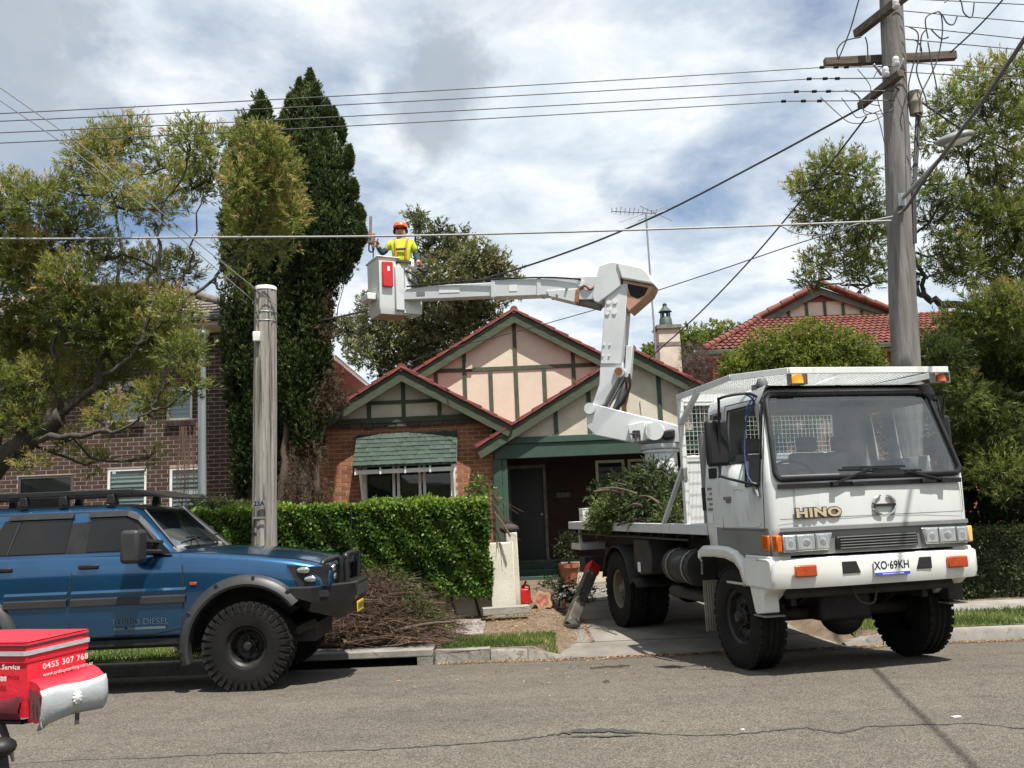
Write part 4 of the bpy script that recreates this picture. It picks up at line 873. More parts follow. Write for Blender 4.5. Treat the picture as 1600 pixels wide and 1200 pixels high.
# ---- bottlebrush on the right, behind the pole ----
rb = [(1300, 262, 34), (1268, 290, 26), (1338, 268, 30), (1302, 325, 38), (1345, 330, 40), (1270, 340, 28), (1360, 375, 34), (1320, 395, 32), (1280, 415, 24), (1245, 300, 16), (1350, 430, 26), (1262, 438, 16),
      (1530, 130, 34), (1580, 118, 36), (1485, 165, 32), (1545, 180, 40), (1600, 195, 46), (1455, 215, 26), (1512, 235, 36), (1585, 265, 46), (1445, 290, 20), (1540, 300, 36), (1600, 350, 50), (1560, 345, 42), (1490, 385, 30), (1530, 410, 46), (1590, 430, 55), (1500, 420, 30), (1490, 520, 34), (1545, 500, 50), (1600, 530, 55), (1475, 555, 34), (1530, 575, 50), (1590, 610, 55), (1500, 625, 40), (1550, 660, 50), (1600, 690, 50), (1560, 740, 40), (1530, 700, 34), (1595, 760, 34), (1440, 420, 16), (1450, 545, 22), (1460, 350, 24), (1475, 300, 26), (1512, 330, 34), (1580, 480, 40), (1520, 540, 40), (1450, 590, 24), (1480, 660, 34), (1575, 560, 44), (1660, 300, 60), (1680, 450, 70), (1660, 600, 60), (1650, 180, 50), (1640, 720, 40)]
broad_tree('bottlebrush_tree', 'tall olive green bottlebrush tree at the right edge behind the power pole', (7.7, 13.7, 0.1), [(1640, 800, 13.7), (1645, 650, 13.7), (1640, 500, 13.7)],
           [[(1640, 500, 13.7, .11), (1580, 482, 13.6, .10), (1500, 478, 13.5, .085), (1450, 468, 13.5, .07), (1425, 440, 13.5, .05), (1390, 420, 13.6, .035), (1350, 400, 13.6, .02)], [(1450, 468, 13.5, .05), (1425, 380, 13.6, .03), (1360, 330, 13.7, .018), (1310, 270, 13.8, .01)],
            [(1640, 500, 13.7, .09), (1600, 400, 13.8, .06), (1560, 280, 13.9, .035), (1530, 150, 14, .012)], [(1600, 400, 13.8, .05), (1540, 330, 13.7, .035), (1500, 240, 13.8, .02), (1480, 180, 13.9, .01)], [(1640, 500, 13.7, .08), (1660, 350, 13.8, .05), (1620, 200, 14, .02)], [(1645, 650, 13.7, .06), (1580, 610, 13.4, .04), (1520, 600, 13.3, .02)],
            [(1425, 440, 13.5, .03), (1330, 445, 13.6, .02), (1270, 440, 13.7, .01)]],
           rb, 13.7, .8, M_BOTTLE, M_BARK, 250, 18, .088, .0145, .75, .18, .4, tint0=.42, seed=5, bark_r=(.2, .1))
# ---- gum tree beyond the bungalow ----
gb = [(645, 342, 17), (655, 350, 12), (682, 372, 26), (718, 380, 26), (700, 400, 36), (745, 405, 34), (775, 415, 26), (650, 425, 34), (690, 440, 46), (740, 450, 42), (790, 440, 26), (805, 450, 20), (640, 480, 44), (590, 495, 38), (552, 520, 28), (610, 530, 46), (660, 520, 44), (560, 550, 24), (700, 490, 44), (655, 555, 40), (610, 570, 34), (720, 470, 40), (760, 470, 30), (540, 510, 14), (700, 530, 40), (750, 500, 34), (575, 470, 12)]
broad_tree('gum_tree', 'broad dark green gum tree rising behind the bungalow roof', (-4.5, 32, 0), [(640, 700, 32), (650, 600, 32), (670, 540, 32)],
           [[(670, 540, 32, .22), (700, 470, 32, .15), (735, 410, 32, .06)], [(670, 540, 32, .2), (640, 480, 32, .13), (600, 500, 32, .05)], [(640, 480, 32, .1), (652, 400, 32, .06), (646, 345, 32, .03)], [(700, 470, 32, .1), (760, 440, 32, .06), (800, 445, 32, .03)], [(650, 600, 32, .15), (590, 560, 32, .1), (555, 525, 32, .04)]],
           gb, 32, 1.8, M_GUM, M_BARK, 340, 13, .15, .048, 1.0, .24, .2, .035, .46, seed=9, bark_r=(.4, .2))

# ---- cypresses ----
def cypress(name, label, base, outline, Y, n, seed, dead=(), trunkpts=None, tips=()):
    "outline rows (py, px0, px1); flame-shaped lumps of upright sprays over the front and sides, a solid dark core inside to block light"
    random.seed(seed); root = tag(empty(name, base), label, 'tree'); oy = np.array([o[0] for o in outline], float); o0 = np.array([o[1] for o in outline], float); o1 = np.array([o[2] for o in outline], float)
    P, A, T = [], [], []; wts = (o1 - o0); 
    for _ in range(n):
        while True:
            py = random.uniform(oy[0], oy[-1]); a, b = np.interp(py, oy, o0), np.interp(py, oy, o1)
            if random.uniform(0, 1) < (b - a + 25) / (wts.max() + 25): break
        th = random.uniform(-math.pi * .62, math.pi * .62); px = (a + b) / 2 + math.sin(th) * (b - a) / 2 * .93; hw = (b - a) / 2 / FPX * Y
        c = np.array(at(px, py, Y)); c[1] -= math.cos(th) * hw * .95
        rr = random.uniform(.10, .2) * (1 if hw > .25 else .6); hh = random.uniform(.3, .6) * (1 if hw > .25 else .8)
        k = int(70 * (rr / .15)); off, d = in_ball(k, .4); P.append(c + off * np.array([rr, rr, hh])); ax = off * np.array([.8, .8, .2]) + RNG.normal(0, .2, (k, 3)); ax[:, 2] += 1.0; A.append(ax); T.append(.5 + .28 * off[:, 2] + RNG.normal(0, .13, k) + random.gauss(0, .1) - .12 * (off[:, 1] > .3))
    for (px, py, hw_, hh_) in tips:
        c = np.array(at(px, py, Y - random.uniform(0, .4))); k = int(900 * hw_ * 20); off, d = in_ball(k, .5); f = (1 - .75 * np.clip(off[:, 2:3], 0, 1)); P.append(c + off * np.array([hw_, hw_, hh_]) * np.concatenate([f, f, np.ones_like(f)], 1)); ax = off * .3 + RNG.normal(0, .2, (k, 3)); ax[:, 2] += 1.2; A.append(ax); T.append(.5 + RNG.normal(0, .15, k))
    P, A, T = np.concatenate(P), np.concatenate(A), np.clip(np.concatenate(T), 0, 1)
    sprig_leaves(P, A, .07, 7, .07, .022, .55, T, 'crown', M_CYP, root)
    if dead:
        PP, AA = [], []
        for (px, py, r, nn) in dead:
            c = np.array(at(px, py, Y - .25)); off, d = in_ball(nn, .5); PP.append(c + off * r / FPX * Y * np.array([1, 1, 1.5])); ax = RNG.normal(0, .6, (nn, 3)); ax[:, 2] -= .5; AA.append(ax)
        PP, AA = np.concatenate(PP), np.concatenate(AA); sprig_leaves(PP, AA, .14, 9, .08, .008, .6, RNG.uniform(0.1, .9, len(PP)), 'dead_foliage', M_CYPDEAD, root)
    m = MB(); rings = []
    for py, a, b in outline:
        c = at((a + b) / 2, py, Y); hw = (b - a) / 2 / FPX * Y * .72; rings.append([(c.x + hw * math.cos(t), c.y + hw * math.sin(t), c.z) for t in [i * math.pi / 6 for i in range(12)]])
    m.loft(rings, caps=True); wmesh(m.build('crown_shade_core', M_CORE, root, smooth=60), root)
    for j, tp in enumerate(trunkpts or []):
        m = MB(); limb(m, [at(*p[:3]) for p in tp], tp[0][3], tp[-1][3], 7, 5, .02); wmesh(m.build('trunk', M_BARK2, root, smooth=60), root)
    return root
cypress('cypress_tree', 'tallest dark green cypress with twin pointed tips beside the bungalow', (-3.85, 16.9, .1), [(140, 480, 488), (160, 464, 496), (185, 452, 508), (220, 447, 524), (265, 445, 538), (310, 445, 547), (350, 446, 555), (385, 448, 556), (410, 450, 545), (440, 450, 516), (500, 450, 508), (560, 448, 508), (620, 450, 512), (660, 452, 508), (700, 462, 500)], 16.9, 330, 11, tips=[(485, 132, .07, .28), (468, 145, .06, .24), (452, 168, .05, .2), (445, 190, .05, .2), (511, 178, .06, .22), (522, 190, .06, .25), (534, 210, .06, .26), (494, 150, .06, .22), (546, 250, .06, .25), (553, 300, .06, .2), (563, 340, .07, .2), (565, 370, .09, .22), (556, 395, .08, .2)],
        dead=[(500, 470, 20, 160), (508, 520, 16, 120), (470, 745, 26, 200), (488, 700, 22, 160), (455, 770, 22, 120), (500, 770, 22, 160), (510, 620, 22, 150), (520, 590, 20, 120), (535, 620, 16, 60)],
        trunkpts=[[(478, 800, 16.8, .2), (482, 700, 16.8, .17), (500, 560, 16.9, .13), (505, 420, 16.9, .07)], [(440, 800, 16.7, .1), (445, 720, 16.7, .08), (450, 640, 16.8, .05)], [(503, 500, 16.9, .03), (535, 425, 16.9, .02), (556, 395, 16.9, .008)], [(502, 470, 16.9, .025), (520, 420, 16.9, .015), (540, 400, 16.9, .006)], [(505, 540, 16.9, .02), (520, 530, 16.9, .012), (545, 405, 16.9, .004)], [(495, 780, 16.6, .07), (500, 700, 16.7, .05), (512, 620, 16.8, .02)]])
cypress('cypress_tree', 'shorter dark green cypress partly hidden by the weathered pole stub', (-4.9, 17.4, .1), [(172, 403, 413), (195, 392, 424), (220, 376, 436), (255, 364, 446), (310, 357, 452), (360, 354, 454), (420, 354, 450), (480, 350, 448), (540, 356, 446), (600, 362, 448), (660, 368, 444), (720, 374, 436), (770, 378, 430)], 17.4, 240, 12, tips=[(408, 165, .06, .25), (418, 178, .05, .2), (396, 185, .05, .2), (375, 205, .05, .22), (385, 200, .04, .2), (364, 220, .05, .2), (436, 205, .05, .2)], trunkpts=[[(402, 810, 17.4, .2), (402, 600, 17.4, .15), (404, 300, 17.4, .05)]])

# ---- hedges ----
def hedge(name, label, x0, x1, y0, y1, z0, z1, n, mt, ll, lw, wob=.05, tint0=.4, sunlit_top=.25, cat='hedge'):
    root = tag(empty(name, ((x0 + x1) / 2, (y0 + y1) / 2, max(z0, 0))), label, cat)
    aF = (x1 - x0) * (z1 - z0); aT = (x1 - x0) * (y1 - y0); aE = (y1 - y0) * (z1 - z0); tot = 1.4 * aF + aT + 2 * aE
    def side(k, f): return int(n * k / tot), f
    Ps, Ns = [], []
    for cnt, f in (side(aF, 'F'), side(.4 * aF, 'B'), side(aT, 'T'), side(aE, 'L'), side(aE, 'R')):
        u, v = RNG.uniform(0, 1, cnt), RNG.uniform(0, 1, cnt); X = x0 + (x1 - x0) * u; nrm = np.zeros((cnt, 3))
        if f in 'FB': P = np.stack([X, np.full(cnt, y0 if f == 'F' else y1), z0 + (z1 - z0) * v], 1); nrm[:, 1] = -1 if f == 'F' else 1
        elif f == 'T': P = np.stack([X, y0 + (y1 - y0) * v, np.full(cnt, z1)], 1); nrm[:, 2] = 1
        else: P = np.stack([np.full(cnt, x0 if f == 'L' else x1), y0 + (y1 - y0) * u, z0 + (z1 - z0) * v], 1); nrm[:, 0] = -1 if f == 'L' else 1
        w = wob * (np.sin(P[:, 0] * 6 + P[:, 2] * 4) * np.sin(P[:, 2] * 7 - P[:, 0] * 3 + 1) + .8 * np.sin(P[:, 0] * 15 + P[:, 2] * 11 + P[:, 1] * 9)) - np.abs(RNG.normal(0, wob * 1.1, cnt)); P += nrm * w[:, None]; P[:, 2] += RNG.normal(0, .02, cnt); Ps.append(P); Ns.append(nrm)
    P, Nn = np.concatenate(Ps), np.concatenate(Ns); c = len(P); d = RNG.normal(size=(c, 3)) + Nn * .5; d[:, 2] += .25
    t = tint0 + .14 * np.sin(P[:, 0] * 3.1 + 2 * np.sin(P[:, 2] * 4)) * np.cos(P[:, 2] * 5.3 + P[:, 0]) + .35 * np.clip((P[:, 2] - (z1 - .16)) / .16, 0, 1) * sunlit_top / .25 + RNG.normal(0, .17, c)  # lighter tint near the top imitates sunlight on the hedge
    o = leaf_mesh('foliage', P, d, ll * RNG.uniform(.7, 1.3, c), lw * RNG.uniform(.7, 1.3, c), np.clip(t, 0, 1), mt, root, fold=.2, rnd=Nn + RNG.normal(0, .55, (c, 3))); wmesh(o, root)
    m = MB(); q = .10; m.b2((x0 + q, y0 + q, z0 + .02), (x1 - q, y1 - q, z1 - q)); wmesh(m.build('shade_core', M_CORE, root), root); return root
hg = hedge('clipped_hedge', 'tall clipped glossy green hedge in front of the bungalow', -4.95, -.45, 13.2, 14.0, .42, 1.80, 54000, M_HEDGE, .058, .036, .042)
st = MB()
for k in range(16):
    x = -4.8 + k * .28 + random.gauss(0, .05); limb(st, [V(x, 13.6, .1), V(x + random.gauss(0, .06), 13.55, .45), V(x + random.gauss(0, .1), 13.5, .9)], .022, .012, 5, 3)
wmesh(st.build('stems', M_BARK2, hg), hg)
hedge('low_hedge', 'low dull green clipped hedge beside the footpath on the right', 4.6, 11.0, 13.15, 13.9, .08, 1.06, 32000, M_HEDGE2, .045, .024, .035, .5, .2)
def shrub(name, label, blobs, Y, Ysp, mt, nper, ll, lw, base, cat='shrub', tint0=.45, seed=1, core=True, spread=1.0, k=10, stems=True, slen=.12):
    random.seed(seed); root = tag(empty(name, base), label, cat); P, A, T = [], [], []; m = MB(); sm_ = MB()
    for (px, py, r) in blobs:
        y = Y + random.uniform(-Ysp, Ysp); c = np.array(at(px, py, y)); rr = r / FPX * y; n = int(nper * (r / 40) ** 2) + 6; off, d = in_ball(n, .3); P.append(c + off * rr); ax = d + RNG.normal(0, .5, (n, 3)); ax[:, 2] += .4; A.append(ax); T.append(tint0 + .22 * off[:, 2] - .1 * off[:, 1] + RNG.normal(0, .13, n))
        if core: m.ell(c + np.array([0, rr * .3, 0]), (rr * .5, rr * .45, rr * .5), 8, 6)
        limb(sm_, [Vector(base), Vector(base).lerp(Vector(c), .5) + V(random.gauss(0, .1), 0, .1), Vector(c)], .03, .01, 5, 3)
    if core: wmesh(m.build('shade_core', M_CORE, root), root)
    if stems: wmesh(sm_.build('stems', M_BARK2, root), root)
    sprig_leaves(np.concatenate(P), np.concatenate(A), slen, k, ll, lw, spread, np.clip(np.concatenate(T), 0, 1), 'foliage', mt, root); return root
shrub('garden_shrub', 'dense bright olive shrub between the truck and the red tiled roof', [(1150, 578, 24), (1172, 566, 28), (1195, 550, 32), (1225, 545, 32), (1260, 535, 34), (1290, 540, 34), (1320, 545, 32), (1345, 555, 28), (1270, 570, 36), (1215, 580, 36), (1320, 580, 34), (1360, 575, 24), (1160, 595, 34), (1245, 600, 40), (1310, 610, 40), (1200, 620, 40), (1370, 610, 30), (1265, 515, 14), (1340, 640, 40), (1240, 660, 40), (1170, 660, 40)], 16.5, .5, M_SHRUB, 480, .05, .024, (5.6, 16.6, .1), seed=21, core=False)
shrub('leafy_tree', 'distant green treetop behind the chimney', [(1015, 555, 18), (1035, 545, 20), (1055, 535, 20), (1080, 530, 22), (1110, 525, 24), (1140, 525, 22), (1040, 570, 24), (1075, 560, 30)], 36, 1.5, M_SHRUB, 420, .13, .06, (7, 36, 0), 'tree', seed=22)
shrub('bare_shrub', 'purplish brown twiggy shrub beside the chimney', [(1085, 560, 20), (1095, 575, 20), (1078, 590, 22), (1105, 560, 14), (1090, 615, 26)], 18.6, .4, M_PURPLE, 420, .14, .006, (3.9, 18.6, .1), seed=23, core=False, k=8)
shrub('dark_shrub', 'dark shady shrub mass behind the low hedge on the right', [(1500, 640, 40), (1530, 700, 50), (1580, 680, 50), (1510, 770, 50), (1560, 790, 50), (1600, 760, 50), (1620, 690, 60), (1490, 720, 40), (1500, 830, 40), (1560, 850, 40), (1620, 830, 50), (1600, 620, 50), (1540, 610, 40), (1470, 800, 40), (1660, 760, 60), (1660, 640, 60), (1450, 740, 40), (1420, 680, 50), (1440, 800, 40)], 14.9, .4, M_HEDGE2, 260, .06, .022, (7.0, 15.0, .1), seed=24)
shrub('juniper_shrub', 'dark feathery juniper poking up behind the hedge by the grey pole', [(300, 797, 14), (325, 793, 14), (345, 797, 14), (365, 800, 14), (385, 803, 14), (320, 812, 16), (355, 815, 18)], 14.5, .2, M_CYP, 420, .06, .018, (-4.4, 14.5, .1), seed=25, tint0=.72)
shrub('seedling', 'thin leafy seedling sprouting at the hedge end by the porch post', [(745, 772, 10), (755, 765, 9), (765, 775, 8), (735, 768, 7), (752, 755, 6)], 13.9, .1, M_HEDGE, 160, .06, .03, (-.6, 13.9, 1.2), 'plant', seed=26, core=False, k=6)

# ================================================================== TRUCK WITH BOOM LIFT
M_TWHITE = mat('truck_white_paint', (0.66, 0.68, 0.665), 0.32, col2=(0.58, 0.60, 0.585), scale=1.6, coat=0.35, stretch=(1, 1, .35), spots=[((0.40, 0.37, 0.32), 4, 0.60, .4), ((0.22, 0.16, 0.11), 34, 0.70, .6), ((0.30, 0.28, 0.25), 13, 0.66, .3)])
M_BWHITE = mat('scuffed_bumper_white', (0.70, 0.71, 0.68), 0.4, col2=(0.62, 0.62, 0.58), scale=2, coat=.2, spots=[((0.12, 0.09, 0.06), 26, 0.70, .8), ((0.4, 0.36, 0.3), 6, 0.66, .5)])
M_LIFT = mat('lift_grey_white', (0.56, 0.58, 0.585), 0.42, col2=(0.48, 0.50, 0.505), scale=1.8, spots=[((0.30, 0.27, 0.24), 7, 0.64, .45), ((0.25, 0.14, 0.07), 22, 0.7, .7)])
M_GREYP = mat('grey_trim_paint', (0.145, 0.15, 0.145), 0.45, col2=(0.18, 0.185, 0.18), scale=3)
M_BLK = mat('black_plastic', (0.010, 0.010, 0.011), 0.5, col2=(0.018, 0.018, 0.019), scale=6, spec=.3)
M_CHAS = mat('dirty_black_chassis', (0.010, 0.0095, 0.009), 0.7, col2=(0.028, 0.025, 0.021), scale=5, bump=.2)
M_TYRE = mat('tyre_rubber', (0.007, 0.007, 0.007), 0.8, col2=(0.014, 0.0135, 0.013), scale=5, bump=0.25, bscale=50, spec=.18)
M_RIMD = mat('dark_rim', (0.012, 0.012, 0.0125), 0.45, .2, col2=(0.035, 0.033, 0.03), scale=9, spec=.3)
M_RIMT = mat('tan_rim', (0.13, 0.112, 0.085), 0.6, col2=(0.13, 0.11, 0.085), scale=7)
M_ORANGE = mat('amber_lens', (0.62, 0.13, 0.01), 0.2, col2=(0.48, 0.08, 0.008), scale=14, coat=.6)
M_ORED = mat('red_amber_lens', (0.40, 0.06, 0.012), 0.25, col2=(0.28, 0.04, 0.01), scale=16, coat=.5)
M_BEACON = mat('lit_amber_beacon', (0.75, 0.22, 0.01), 0.2, coat=.5, emit=((1.0, 0.35, 0.03), 0.6))
M_CHROME = mat('chrome', (0.62, 0.63, 0.64), 0.12, 1.0, col2=(0.5, 0.5, 0.52), scale=8)
M_LAMP = mat('headlamp_reflector', (0.55, 0.57, 0.58), 0.18, .6, col2=(0.30, 0.31, 0.33), scale=14, coat=1.0)
M_LENS = mat('ribbed_lamp_glass', (0.50, 0.53, 0.55), 0.12, .35, col2=(0.34, 0.36, 0.38), scale=22, coat=1.0, stretch=(3, 1, .3), bump=.3, bscale=20)
M_WSCR = glass('windscreen_glass', (0.84, 0.90, 0.90), 0.05, (0.07, 0.08, 0.085), 0.012, 1.9)
M_SEAT = mat('grey_seat_cloth', (0.17, 0.17, 0.165), 0.9, col2=(0.23, 0.225, 0.22), scale=8)
M_INT = mat('pale_cab_trim', (0.36, 0.37, 0.37), 0.7, col2=(0.3, 0.3, 0.3), scale=4)
M_RED = mat('red_enamel', (0.52, 0.02, 0.02), 0.4, col2=(0.42, 0.015, 0.015), scale=6)
M_RUST = mat('rusty_steel', (0.16, 0.06, 0.03), 0.85, col2=(0.28, 0.13, 0.07), scale=8)
M_PEACH = mat('peach_primer', (.46, .26, .18), .6, col2=(.38, .21, .14), scale=5, spots=[((.2, .12, .09), 9, .62, .5)])
M_GOLD = mat('gold_lettering', (0.60, 0.50, 0.33), 0.4, .3, col2=(0.52, 0.42, 0.27), scale=9)
M_DKGOLD = mat('letter_edge', (0.05, 0.04, 0.03), 0.5)
M_PLATE = mat('number_plate_white', (0.72, 0.73, 0.74), 0.4, col2=(0.66, 0.67, 0.68), scale=6)
M_BLUE = mat('plate_blue', (0.03, 0.07, 0.45), 0.4, col2=(0.025, 0.06, 0.38), scale=8)
M_FLAP = mat('dusty_ribbed_flap', (0.25, 0.225, 0.185), 0.8, col2=(0.17, 0.15, 0.12), scale=5)

TROT = R(13); TO = V(3.23, 9.62, -.055)
TK = empty('boom_lift_truck', TO, TROT); tag(TK, 'white cab-over flatbed truck with a folding boom lift, backed into the driveway', 'truck')
TM = Matrix.Translation(TO) @ Matrix.Rotation(TROT, 4, 'Z'); TI = TM.inverted()

def wheel(root, name, c, side, Rr, wd, rim, mrim, lugs=36, lug_h=.012, dish=.06, holes=8, mud=False, nuts=8):
    "axle along x; side = -1 / +1 outer face direction. parts: tyre on the wheel, rim and hub as sub-parts"
    hw = wd / 2; m = MB(); rr = rim
    prof = [(rr - .01, -hw * .72), (rr + .015, -hw * .92), (rr + (Rr - rr) * .45, -hw * 1.02), (Rr - .045, -hw * .97), (Rr - .015, -hw * .82)]
    if mud: prof += [(Rr - .018, -hw * .3), (Rr - .018, hw * .3)]
    else:
        for g in (-.42, 0, .42): prof += [(Rr - .004, hw * (g - .13)), (Rr - .018, hw * (g - .05)), (Rr - .018, hw * (g + .05)), (Rr - .004, hw * (g + .13))]
    prof += [(Rr - .015, hw * .82), (Rr - .045, hw * .97), (rr + (Rr - rr) * .45, hw * 1.02), (rr + .015, hw * .92), (rr - .01, hw * .72)]
    m.lathe(prof, (0, 0, 0), 'x', 56)
    for i in range(lugs):
        t = 2 * math.pi * i / lugs
        def blk(x, a, dx, dl, h, r0, tw=0):
            rot = Matrix.Rotation(t + a, 3, 'X') @ Matrix.Rotation(tw, 3, 'Z'); m.box(Matrix.Rotation(t + a, 3, 'X') @ V(x, 0, r0), (dx, dl, h), rot)
        dl = 2 * math.pi * Rr / lugs
        if mud:
            for s in (-1, 1):
                o_ = (.5 if s > 0 else 0) * 2 * math.pi / lugs
                blk(s * hw * .80, o_, hw * .44, dl * .74, .040, Rr - .022, s * .25); blk(s * hw * .28, o_ + .06, hw * .46, dl * .66, .034, Rr - .017, -s * .5)
                blk(s * hw * .985, o_, .014, dl * (.5 if i % 2 else .38), .06 if i % 2 else .085, Rr - .07)
        else:
            for s in (-1, 1): blk(s * hw * .80, (.5 if s > 0 else 0) * 2 * math.pi / lugs, hw * .30, dl * .66, .03, Rr - .016)
    w = m.build('wheel' if name is None else name, M_TYRE, root, smooth=35, fix=False); w.location = c
    s = side; m = MB()
    m.lathe([(rr - .012, -hw * .7 * s), (rr - .03, -hw * .3 * s), (rr - .035, s * hw * .3), (rr - .008, s * hw * .70), (rr + .012, s * hw * .76), (rr + .004, s * hw * .80), (rr - .03, s * hw * .62), (rr - .045, s * (hw * .55 - dish))], (0, 0, 0), 'x', 40)
    ri = m.build('rim', mrim, w, smooth=35)
    m = MB(); xd = s * (hw * .55 - dish)
    m.lathe([(rr - .044, xd), (rr * .82, xd + s * .012), (rr * .62, xd + s * .03), (rr * .45, xd + s * .012), (.001, xd + s * .012)], (0, 0, 0), 'x', 40); m.build('disc', mrim, w, smooth=40)
    for i in range(holes):
        t = 2 * math.pi * i / holes; m = MB(); m.lathe([(.001, 0), (rr * .095, 0), (rr * .095, s * -.01)], (0, 0, 0), 'x', 10); o = m.build('hand_hole', M_VOID, w); o.location = (xd + s * .031 - s * .004, math.cos(t) * rr * .72, math.sin(t) * rr * .72)
    m = MB(); m.lathe([(rr * .34, xd + s * .01), (rr * .33, xd + s * .05), (rr * .26, xd + s * .06), (rr * .22, xd + s * .10), (rr * .18, xd + s * .115), (.001, xd + s * .118)], (0, 0, 0), 'x', 24); m.build('hub', mrim, w, smooth=40)
    for i in range(nuts):
        t = 2 * math.pi * (i + .5) / nuts; m = MB(); m.lathe([(.016, 0), (.015, s * .035), (.001, s * .037)], (0, 0, 0), 'x', 6); o = m.build('wheel_nut', mrim, w); o.location = (xd + s * .013, math.cos(t) * rr * .42, math.sin(t) * rr * .42)
    return w
for s in (-1, 1):
    wheel(TK, 'front_wheel', (s * .935, 0, .52), s, .52, .29, .275, M_RIMD)
    wheel(TK, 'rear_wheel', (s * .915, 3.72, .52), s, .52, .27, .275, M_RIMT, dish=.10); wheel(TK, 'rear_wheel', (s * .60, 3.72, .52), s, .52, .27, .275, M_RIMT, holes=0, nuts=0)

# ---- cab shell ----
ZP = [(1.16, 1.055, -.845), (1.42, 1.075, -.875), (1.84, 1.075, -.885), (1.885, 1.07, -.882), (2.08, 1.048, -.83), (2.62, .985, -.665), (2.71, .97, -.63), (2.78, .93, -.56), (2.815, .85, -.47)]
def wz(z): return float(np.interp(z, [p[0] for p in ZP], [p[1] for p in ZP]))
def yf(z): return float(np.interp(z, [p[0] for p in ZP], [p[2] for p in ZP]))
SY = [.52, .42, .20, .02, -.42, -.70]
def ring(z, w, f):
    rc = .085; L_ = [(-w, y) for y in SY]
    arc = [(-w + rc - rc * math.cos(t), f + rc - rc * math.sin(t)) for t in [i * math.pi / 8 for i in range(5)]]
    fr = [(-.5 * w, f - .018), (0, f - .025)]
    half = L_ + arc + fr; full = half + [(-x, y) for x, y in half[-2::-1]] + [(.55, .52), (-.55, .52)]
    return [(x, y, z) for x, y in full]
rings = [ring(*p) for p in ZP]; n = len(rings[0]); m = MB()
for r_ in rings: m.v += r_
nl = len(SY); iA = nl + 4; nF = (2 * (nl + 5 + 2) - 1)      # nF: first rear point index
for b in range(len(ZP) - 1):
    zlo = ZP[b][0]
    for k in range(n):
        k2 = (k + 1) % n; kk = k if k < nF // 2 else nF - 2 - k       # mirror index for the right side
        if ZP[b][0] >= 1.88 and ZP[b + 1][0] <= 2.72 and iA <= k < nF - 1 - iA: continue          # windscreen
        if k < nF - 1:
            if 2.0 < zlo < 2.5 and kk in (3, 4): continue                                     # door window
            if 1.83 < zlo < 2.0 and kk == 4: continue
            if 2.0 < zlo < 2.5 and kk == 1: continue                                          # quarter window
        if k == nF and 2.0 < zlo < 2.5: continue                                              # rear window
        m.f.append([b * n + k, b * n + k2, (b + 1) * n + k2, (b + 1) * n + k])
m.f.append([(len(ZP) - 1) * n + k for k in range(n)])
cab = m.build('cab_shell', M_TWHITE, TK, smooth=35, fix=True); md = cab.modifiers.new('solid', 'SOLIDIFY'); md.thickness = .03; md.offset = -1; cab.data.materials.append(M_INT); md.material_offset = 1; md.material_offset_rim = 1
MB().b2((-1.03, -.82, 1.165), (1.03, .50, 1.20)).build('cab_floor', M_CHAS, TK)
# windscreen, gasket, shade band
def wspt(u, z, off=0.0):     # u in -1..1
    w = wz(z) - .085; f = yf(z); return (u * w, f - .018 - .007 * (1 - u * u) + off, z)
m = MB(); rows = [[wspt(u, z, .012) for u in lin(-1, 1, 8)] for z in lin(1.89, 2.705, 6)]; m.loft(rows, closed=False); m.build('windscreen', M_WSCR, TK, smooth=60)
def rrect(z0, z1, r=.07):
    pts = []
    for cx_, cz_, a0 in ((1, z1 - r, 0), (-1, z1 - r, 90), (-1, z0 + r, 180), (1, z0 + r, 270)):
        for k in range(5):
            a = R(a0 + k * 22.5); zc = cz_ + r * math.sin(a); pts.append((cx_, r * math.cos(a), zc))
    return [(lambda w: (cx_ * (w - r) + dx, yf(z) - .022, z))(wz(z) - .06) for cx_, dx, z in pts]
MB().tube(rrect(1.875, 2.715), .028, 6, closed=True).build('windscreen_gasket', M_BLK, TK, smooth=60)
m = MB(); m.loft([[wspt(u, z, .02) for u in lin(-1, 1, 6)] for z in (2.64, 2.70)], closed=False); m.build('shade_band', M_BLK, TK)
